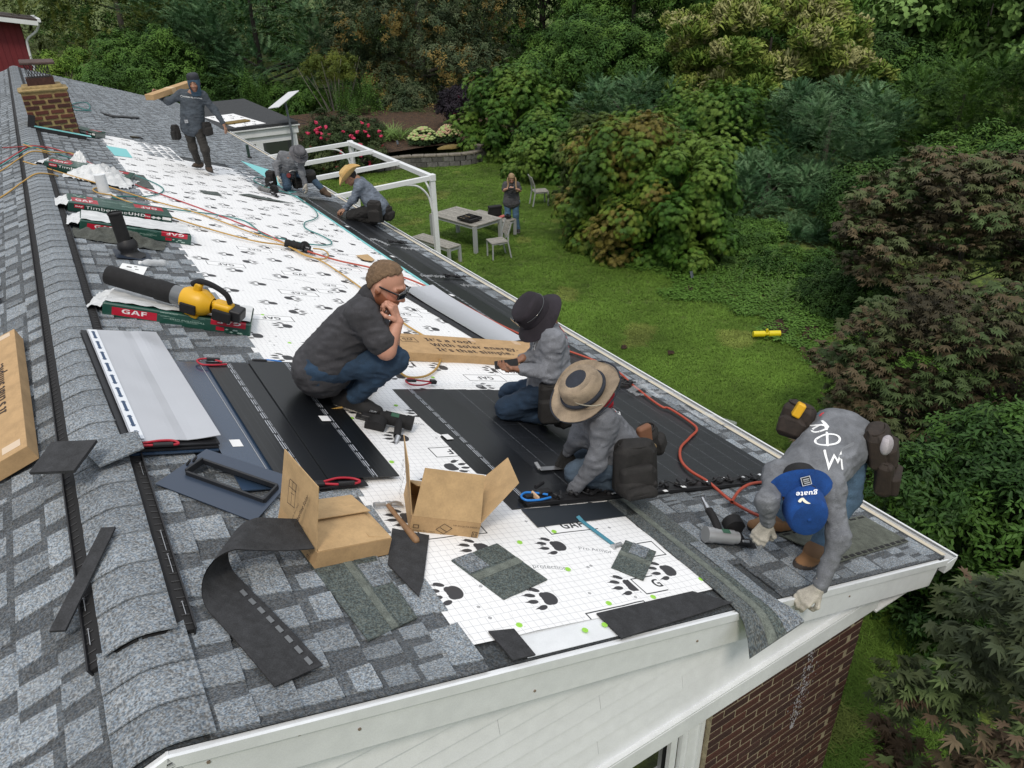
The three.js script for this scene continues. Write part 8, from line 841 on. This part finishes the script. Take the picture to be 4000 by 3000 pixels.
// 7 blue cap, bent double over the rake
{
  const j = jm({ head: [3.108,3.745,-0.191], neck: [3.223,3.757,-0.261], shR: [3.139,3.789,-0.382], shL: [3.289,3.781,-0.152], elR: [2.916,3.787,-0.258], wrR: [2.937,3.642,-0.246], elL: [3.188,3.605,0.021], wrL: [2.99,3.404,0.089], hipR: [3.676,3.842,-0.48], hipL: [3.754,3.807,-0.341], knR: [3.603,3.458,-0.547], knL: [3.606,3.541,-0.219], anR: [3.411,3.238,-0.522], anL: [3.303,3.318,-0.167] });
  const P = person({ label: 'man in blue cap and grey shirt bent double over the rake edge', base: [3.268,3.211,-0.165], j, headSize: 1.14, face: dv(-0.12, -0.95, -0.02), up: dv(-0.10, 0.12, -1), skin: [0.46, 0.23, 0.155], shirt: cloth([0.225, 0.238, 0.262]), trousers: cloth([0.085, 0.155, 0.24]), waist: 0.125, chest: 0.125, boot: [0.24, 0.125, 0.055], bootTop: [0.15, 0.085, 0.045], sole: [0.035, 0.028, 0.024], gloves: { L: whiteGlove, R: whiteGlove }, hair: mat([0.02, 0.016, 0.013], 0.8),
    handR: { d: dv(-0.35, -0.9, -0.1), n: dv(0.5, -0.2, 0.8), t: 1, c: 0.45, sz: 1.1 }, handL: { d: dv(-0.75, -0.6, -0.1), n: dv(0.2, -0.9, 0.5), t: 1, c: 0.55, sz: 1.12 }, footL: { heel: v([3.378,3.188,-0.192]), toe: v([3.13,3.21,-0.177]), sh: 0.060 }, footR: { heel: RW(...[3.707,-0.51], 0.016), toe: RW(...[3.357,-0.566], 0.016), sh: 0.058 } });
  const cb = cloth([0.010, 0.085, 0.36]), co = [0, 0.040, -0.008], back = (g) => { g.rotateY(Math.PI + 0.25); return g; }; wear(P, 'cap', [crownG(0.100, 0.115, 0.80), sph(0.010, [0, 0.116, 0], [1, 0.5, 1])], cb, co); const peak = brim(0.09, 0.172, 0.016, -0.05, 0, 40); const pk = prep(peak), keep = []; { const p = pk.attributes.position; const q = []; for (let i = 0; i < p.count; i += 3) if (p.getZ(i) > 0.035 && p.getZ(i + 1) > 0.035 && p.getZ(i + 2) > 0.035) for (let m = 0; m < 3; m++) q.push(p.getX(i + m), p.getY(i + m), p.getZ(i + m)); const g = new THREE.BufferGeometry(); g.setAttribute('position', new THREE.Float32BufferAttribute(q, 3)); g.computeVertexNormals(); g.rotateY(Math.PI + 0.25); wear(P, 'cap_peak', g, cb, co); }
  const dec = (t, w, h, off, rot) => wear(P, 'cap_print', back(xf(new THREE.PlaneGeometry(w, h, 8, 1), off, rot)), new THREE.MeshStandardMaterial({ map: t, alphaTest: 0.4, roughness: 0.7, side: THREE.DoubleSide })); dec(pr(256, 128, (g) => { g.fillStyle = '#f0f2f4'; g.font = 'italic bold 80px sans-serif'; g.fillText('guate', 16, 80); }), 0.11, 0.055, [0, 0.105, 0.124], [-0.32, 0, 0]); dec(pr(128, 128, (g) => { g.fillStyle = '#cfd3d6'; g.fillRect(14, 14, 100, 100); g.fillStyle = '#1a1c20'; g.fillRect(22, 22, 84, 84); g.fillStyle = '#b9bdc1'; g.fillRect(30, 34, 60, 12); g.fillRect(34, 56, 60, 10); g.fillRect(30, 76, 64, 14); }), 0.055, 0.055, [-0.01, 0.052, 0.150], [-1.35, 0, 0.2]); dec(pr(128, 96, (g) => { g.fillStyle = '#e5e2cf'; g.beginPath(); g.moveTo(8, 20); g.quadraticCurveTo(60, 10, 80, 60); g.quadraticCurveTo(100, 20, 120, 50); g.quadraticCurveTo(90, 92, 60, 80); g.quadraticCurveTo(50, 50, 8, 20); g.fill(); }), 0.06, 0.045, [0.02, 0.140, 0.104], [-0.6, 0, 0]);
  const mark = pr(256, 768, (g) => { g.strokeStyle = '#f2f4f5'; g.lineWidth = 15; g.lineCap = 'round'; const line = (a) => { g.beginPath(); a.forEach(([x, y], i) => i ? g.lineTo(x, y) : g.moveTo(x, y)); g.stroke(); }; line([[70, 560], [50, 700], [120, 610], [130, 660], [176, 600], [150, 715]]); g.beginPath(); g.ellipse(140, 460, 88, 50, -0.15, 0, 7); g.stroke(); line([[160, 390], [110, 515]]); line([[100, 265], [190, 330], [190, 255], [172, 360]]); g.beginPath(); g.ellipse(140, 335, 52, 28, -0.2, 0, 7); g.stroke(); g.strokeStyle = '#c8313c'; g.beginPath(); g.ellipse(150, 150, 90, 46, 0.15, 0, 7); g.stroke(); g.strokeStyle = '#f2f4f5'; line([[100, 118], [206, 128], [176, 184], [120, 150]]); });
  garmentPrint(P, mark, v([3.475,3.937,-0.391]), dv(1, 0.0, 0.12), dv(-0.05, 0.80, -0.60), 0.21, 0.56);
  wear(P, 'neck_gaiter', net2(), MT.blackMatte); function net2() { return xf(lathe([[0.080, -0.02], [0.088, -0.06], [0.085, -0.11], [0.07, -0.14]], 24), [0, 0, -0.035], [0.35, 0, 0]); }
  belt(P, 0.125); const brown = metric(mat([0.042, 0.028, 0.020], 0.75, { map: TX.speck }), 3); pouch(P, v([3.775,3.838,-0.212]), dv(0.8, 0.3, -0.5), 0.20, 0.26, 0.12, brown); pouch(P, v([3.792,3.685,-0.143]), dv(0.8, 0.1, -0.5), 0.20, 0.24, 0.10, brown); pouch(P, v([3.524,3.909,-0.595]), dv(-0.7, 0.3, -0.6), 0.18, 0.22, 0.12, brown); P.addPart('tape_measure', rb(0.05, 0.09, 0.06, [0, 0, 0], [0, 0, -0.4], 0.012).applyQuaternion(aim(dv(-0.3, 0.3, -1))).translate(...[3.49,4.001,-0.568]), MT.yellow); P.addPart('white_glove', sph(0.05, [0, 0, 0], [0.8, 1.3, 0.7]).translate(...[3.728,3.899,-0.146]), cloth([0.62, 0.58, 0.62]));
  const kn = thing('utility_knife', 'metal utility knife in the blue-capped man\'s gloved hand', 'knife'); kn.position.set(...[2.887,3.472,-0.241]); obj('blade', bar(v(0, 0, 0), dv(0.45, 0.9, 0.1).multiplyScalar(0.10), 0.022, 0.010, 0.004), MT.steel, kn); obj('grip', bar(dv(0.45, 0.9, 0.1).multiplyScalar(0.06), dv(0.45, 0.9, 0.1).multiplyScalar(0.13), 0.026, 0.014, 0.005), MT.alu, kn);
  const bs = thing('shingle_sheet', 'grey-green shingle sheet lying face down beside the blue-capped man\'s boots', 'shingle'); const q = [[3.536,-0.462], [4.577,-0.511], [4.604,-0.18], [3.705,-0.132]]; const c0 = q.reduce((a, b2) => [a[0] + b2[0] / 4, a[1] + b2[1] / 4], [0, 0]); onRoof(bs, c0, 0, 0.022); const sg = ext(q.map(([s, z]) => [s - c0[0], -(z - c0[1])]), 0.008); sg.rotateX(-Math.PI / 2); obj('sheet', sg, metric(mat([0.15, 0.165, 0.135], 0.9, { map: TX.speck }), 2), bs); const ln = (u, a, b2, n, w) => { for (let i = 0; i < n; i++) { const f = (k) => [0, 1].map((m) => (q[a][m] * (1 - k) + q[b2][m] * k) * (1 - u) + (q[(a + 3) % 4][m] * (1 - k) + q[(b2 + 1) % 4][m] * k) * u - c0[m]), p0 = f((i + 0.1) / n), p1 = f((i + 0.75) / n); obj('sealant_dash', bar([p0[0], 0.010, p0[1]], [p1[0], 0.010, p1[1]], w, 0.003, 0.001), MT.tar, bs); } }; ln(0.06, 0, 1, 9, 0.014); ln(0.95, 0, 1, 12, 0.022);
}
// 8 the woman on the lawn with the drone controller
{
  const j = jm({ head: [10.651,1.527,-15.491], neck: [10.69,1.401,-15.56], shR: [10.555,1.351,-15.641], shL: [10.819,1.336,-15.484], elR: [10.49,1.202,-15.656], wrR: [10.466,1.301,-15.392], elL: [10.866,1.181,-15.432], wrL: [10.641,1.282,-15.287], hipR: [10.596,0.863,-15.64], hipL: [10.776,0.856,-15.533], knR: [10.566,0.525,-15.611], knL: [10.752,0.508,-15.488], anR: [10.604,0.166,-15.659], anL: [10.811,0.116,-15.488] });
  const P = person({ label: 'woman with long blond hair standing on the lawn holding a drone controller', base: [10.852,0,-15.464], j, face: dv(0.05, -0.62, -0.8), up: dv(0, 1, -0.5), skin: [0.55, 0.30, 0.22], shirt: cloth([0.105, 0.105, 0.12]), shortSleeve: 1, trousers: cloth([0.10, 0.20, 0.33]), waist: 0.15, chest: 0.125, leg: 0.098, arm: 0.046, hem: 0.0, boot: [0.02, 0.02, 0.021], sole: [0.3, 0.3, 0.3], shoe: 'sneaker', hair: mat([0.28, 0.19, 0.105], 0.7), hairT: 0.018, hairCut: -0.02, headSize: 1.0,
    handR: { d: dv(0.7, 0.2, -0.6), n: dv(0.4, 0.7, 0.5), t: -1, c: 0.5 }, handL: { d: dv(-0.7, 0.2, -0.6), n: dv(-0.4, 0.7, 0.5), t: 1, c: 0.5 }, footR: { up: Y3, heel: v([10.643,0.089,-15.728]), toe: v([10.486,0.107,-15.519]) }, footL: { up: Y3, heel: v([10.845,0.02,-15.561]), toe: v([10.746,0.019,-15.341]) } });
  for (const s of ['footL', 'footR']) 0; const hd = j.head, lock = (dx, l) => tube([hd.clone().add(dv(dx, 0.35, 0.1).multiplyScalar(0.09)), hd.clone().add(dv(dx * 1.1, -0.3, -0.2).multiplyScalar(0.115)), hd.clone().add(RHv.clone().multiplyScalar(dx * 0.11)).add(v(0, -0.17, 0)).addScaledVector(NH, -0.07), hd.clone().add(RHv.clone().multiplyScalar(dx * 0.14)).add(v(0, -l, 0)).addScaledVector(NH, -0.11)], 0.024, 24, 8); P.addPart('hair_lock', lock(1, 0.34), mat([0.30, 0.205, 0.115], 0.7)); P.addPart('hair_lock', lock(-0.9, 0.22), mat([0.26, 0.175, 0.10], 0.7)); wear(P, 'headset', [tube([[-0.08, 0.0, 0.02], [-0.085, 0.06, 0], [-0.05, 0.12, 0], [0.05, 0.12, 0], [0.085, 0.06, 0], [0.08, 0, 0.02]], 0.006), rb(0.02, 0.04, 0.03, [-0.086, 0, 0.01])], MT.black);
  const c = thing('drone_controller', 'black drone controller held by the woman on the lawn', 'controller'); c.position.copy(mid3(j.wrL, j.wrR)).add(v(0, 0.03, 0)).addScaledVector(NH, -0.07); function mid3(a, b) { return a.clone().lerp(b, 0.5); } c.quaternion.copy(aim(dv(0, 0.75, -0.65))); obj('body', rb(0.17, 0.09, 0.04, [0, 0, 0], [0, 0, 0], 0.016, 3), MT.blackMatte, c); obj('grip', rb(0.05, 0.10, 0.05, [-0.075, -0.02, -0.01], [0, 0, 0.2], 0.02), MT.blackMatte, c); obj('grip', rb(0.05, 0.10, 0.05, [0.075, -0.02, -0.01], [0, 0, -0.2], 0.02), MT.blackMatte, c); obj('screen', rb(0.13, 0.065, 0.012, [0, 0.065, 0.012], [-0.3, 0, 0], 0.004), MT.glassDark, c); obj('stick', [cyl(0.006, 0.006, 0.025, [-0.05, 0.01, 0.03], [Math.PI / 2, 0, 0]), cyl(0.006, 0.006, 0.025, [0.05, 0.01, 0.03], [Math.PI / 2, 0, 0])], MT.alu, c);
}


renderer.render(scene, camera);
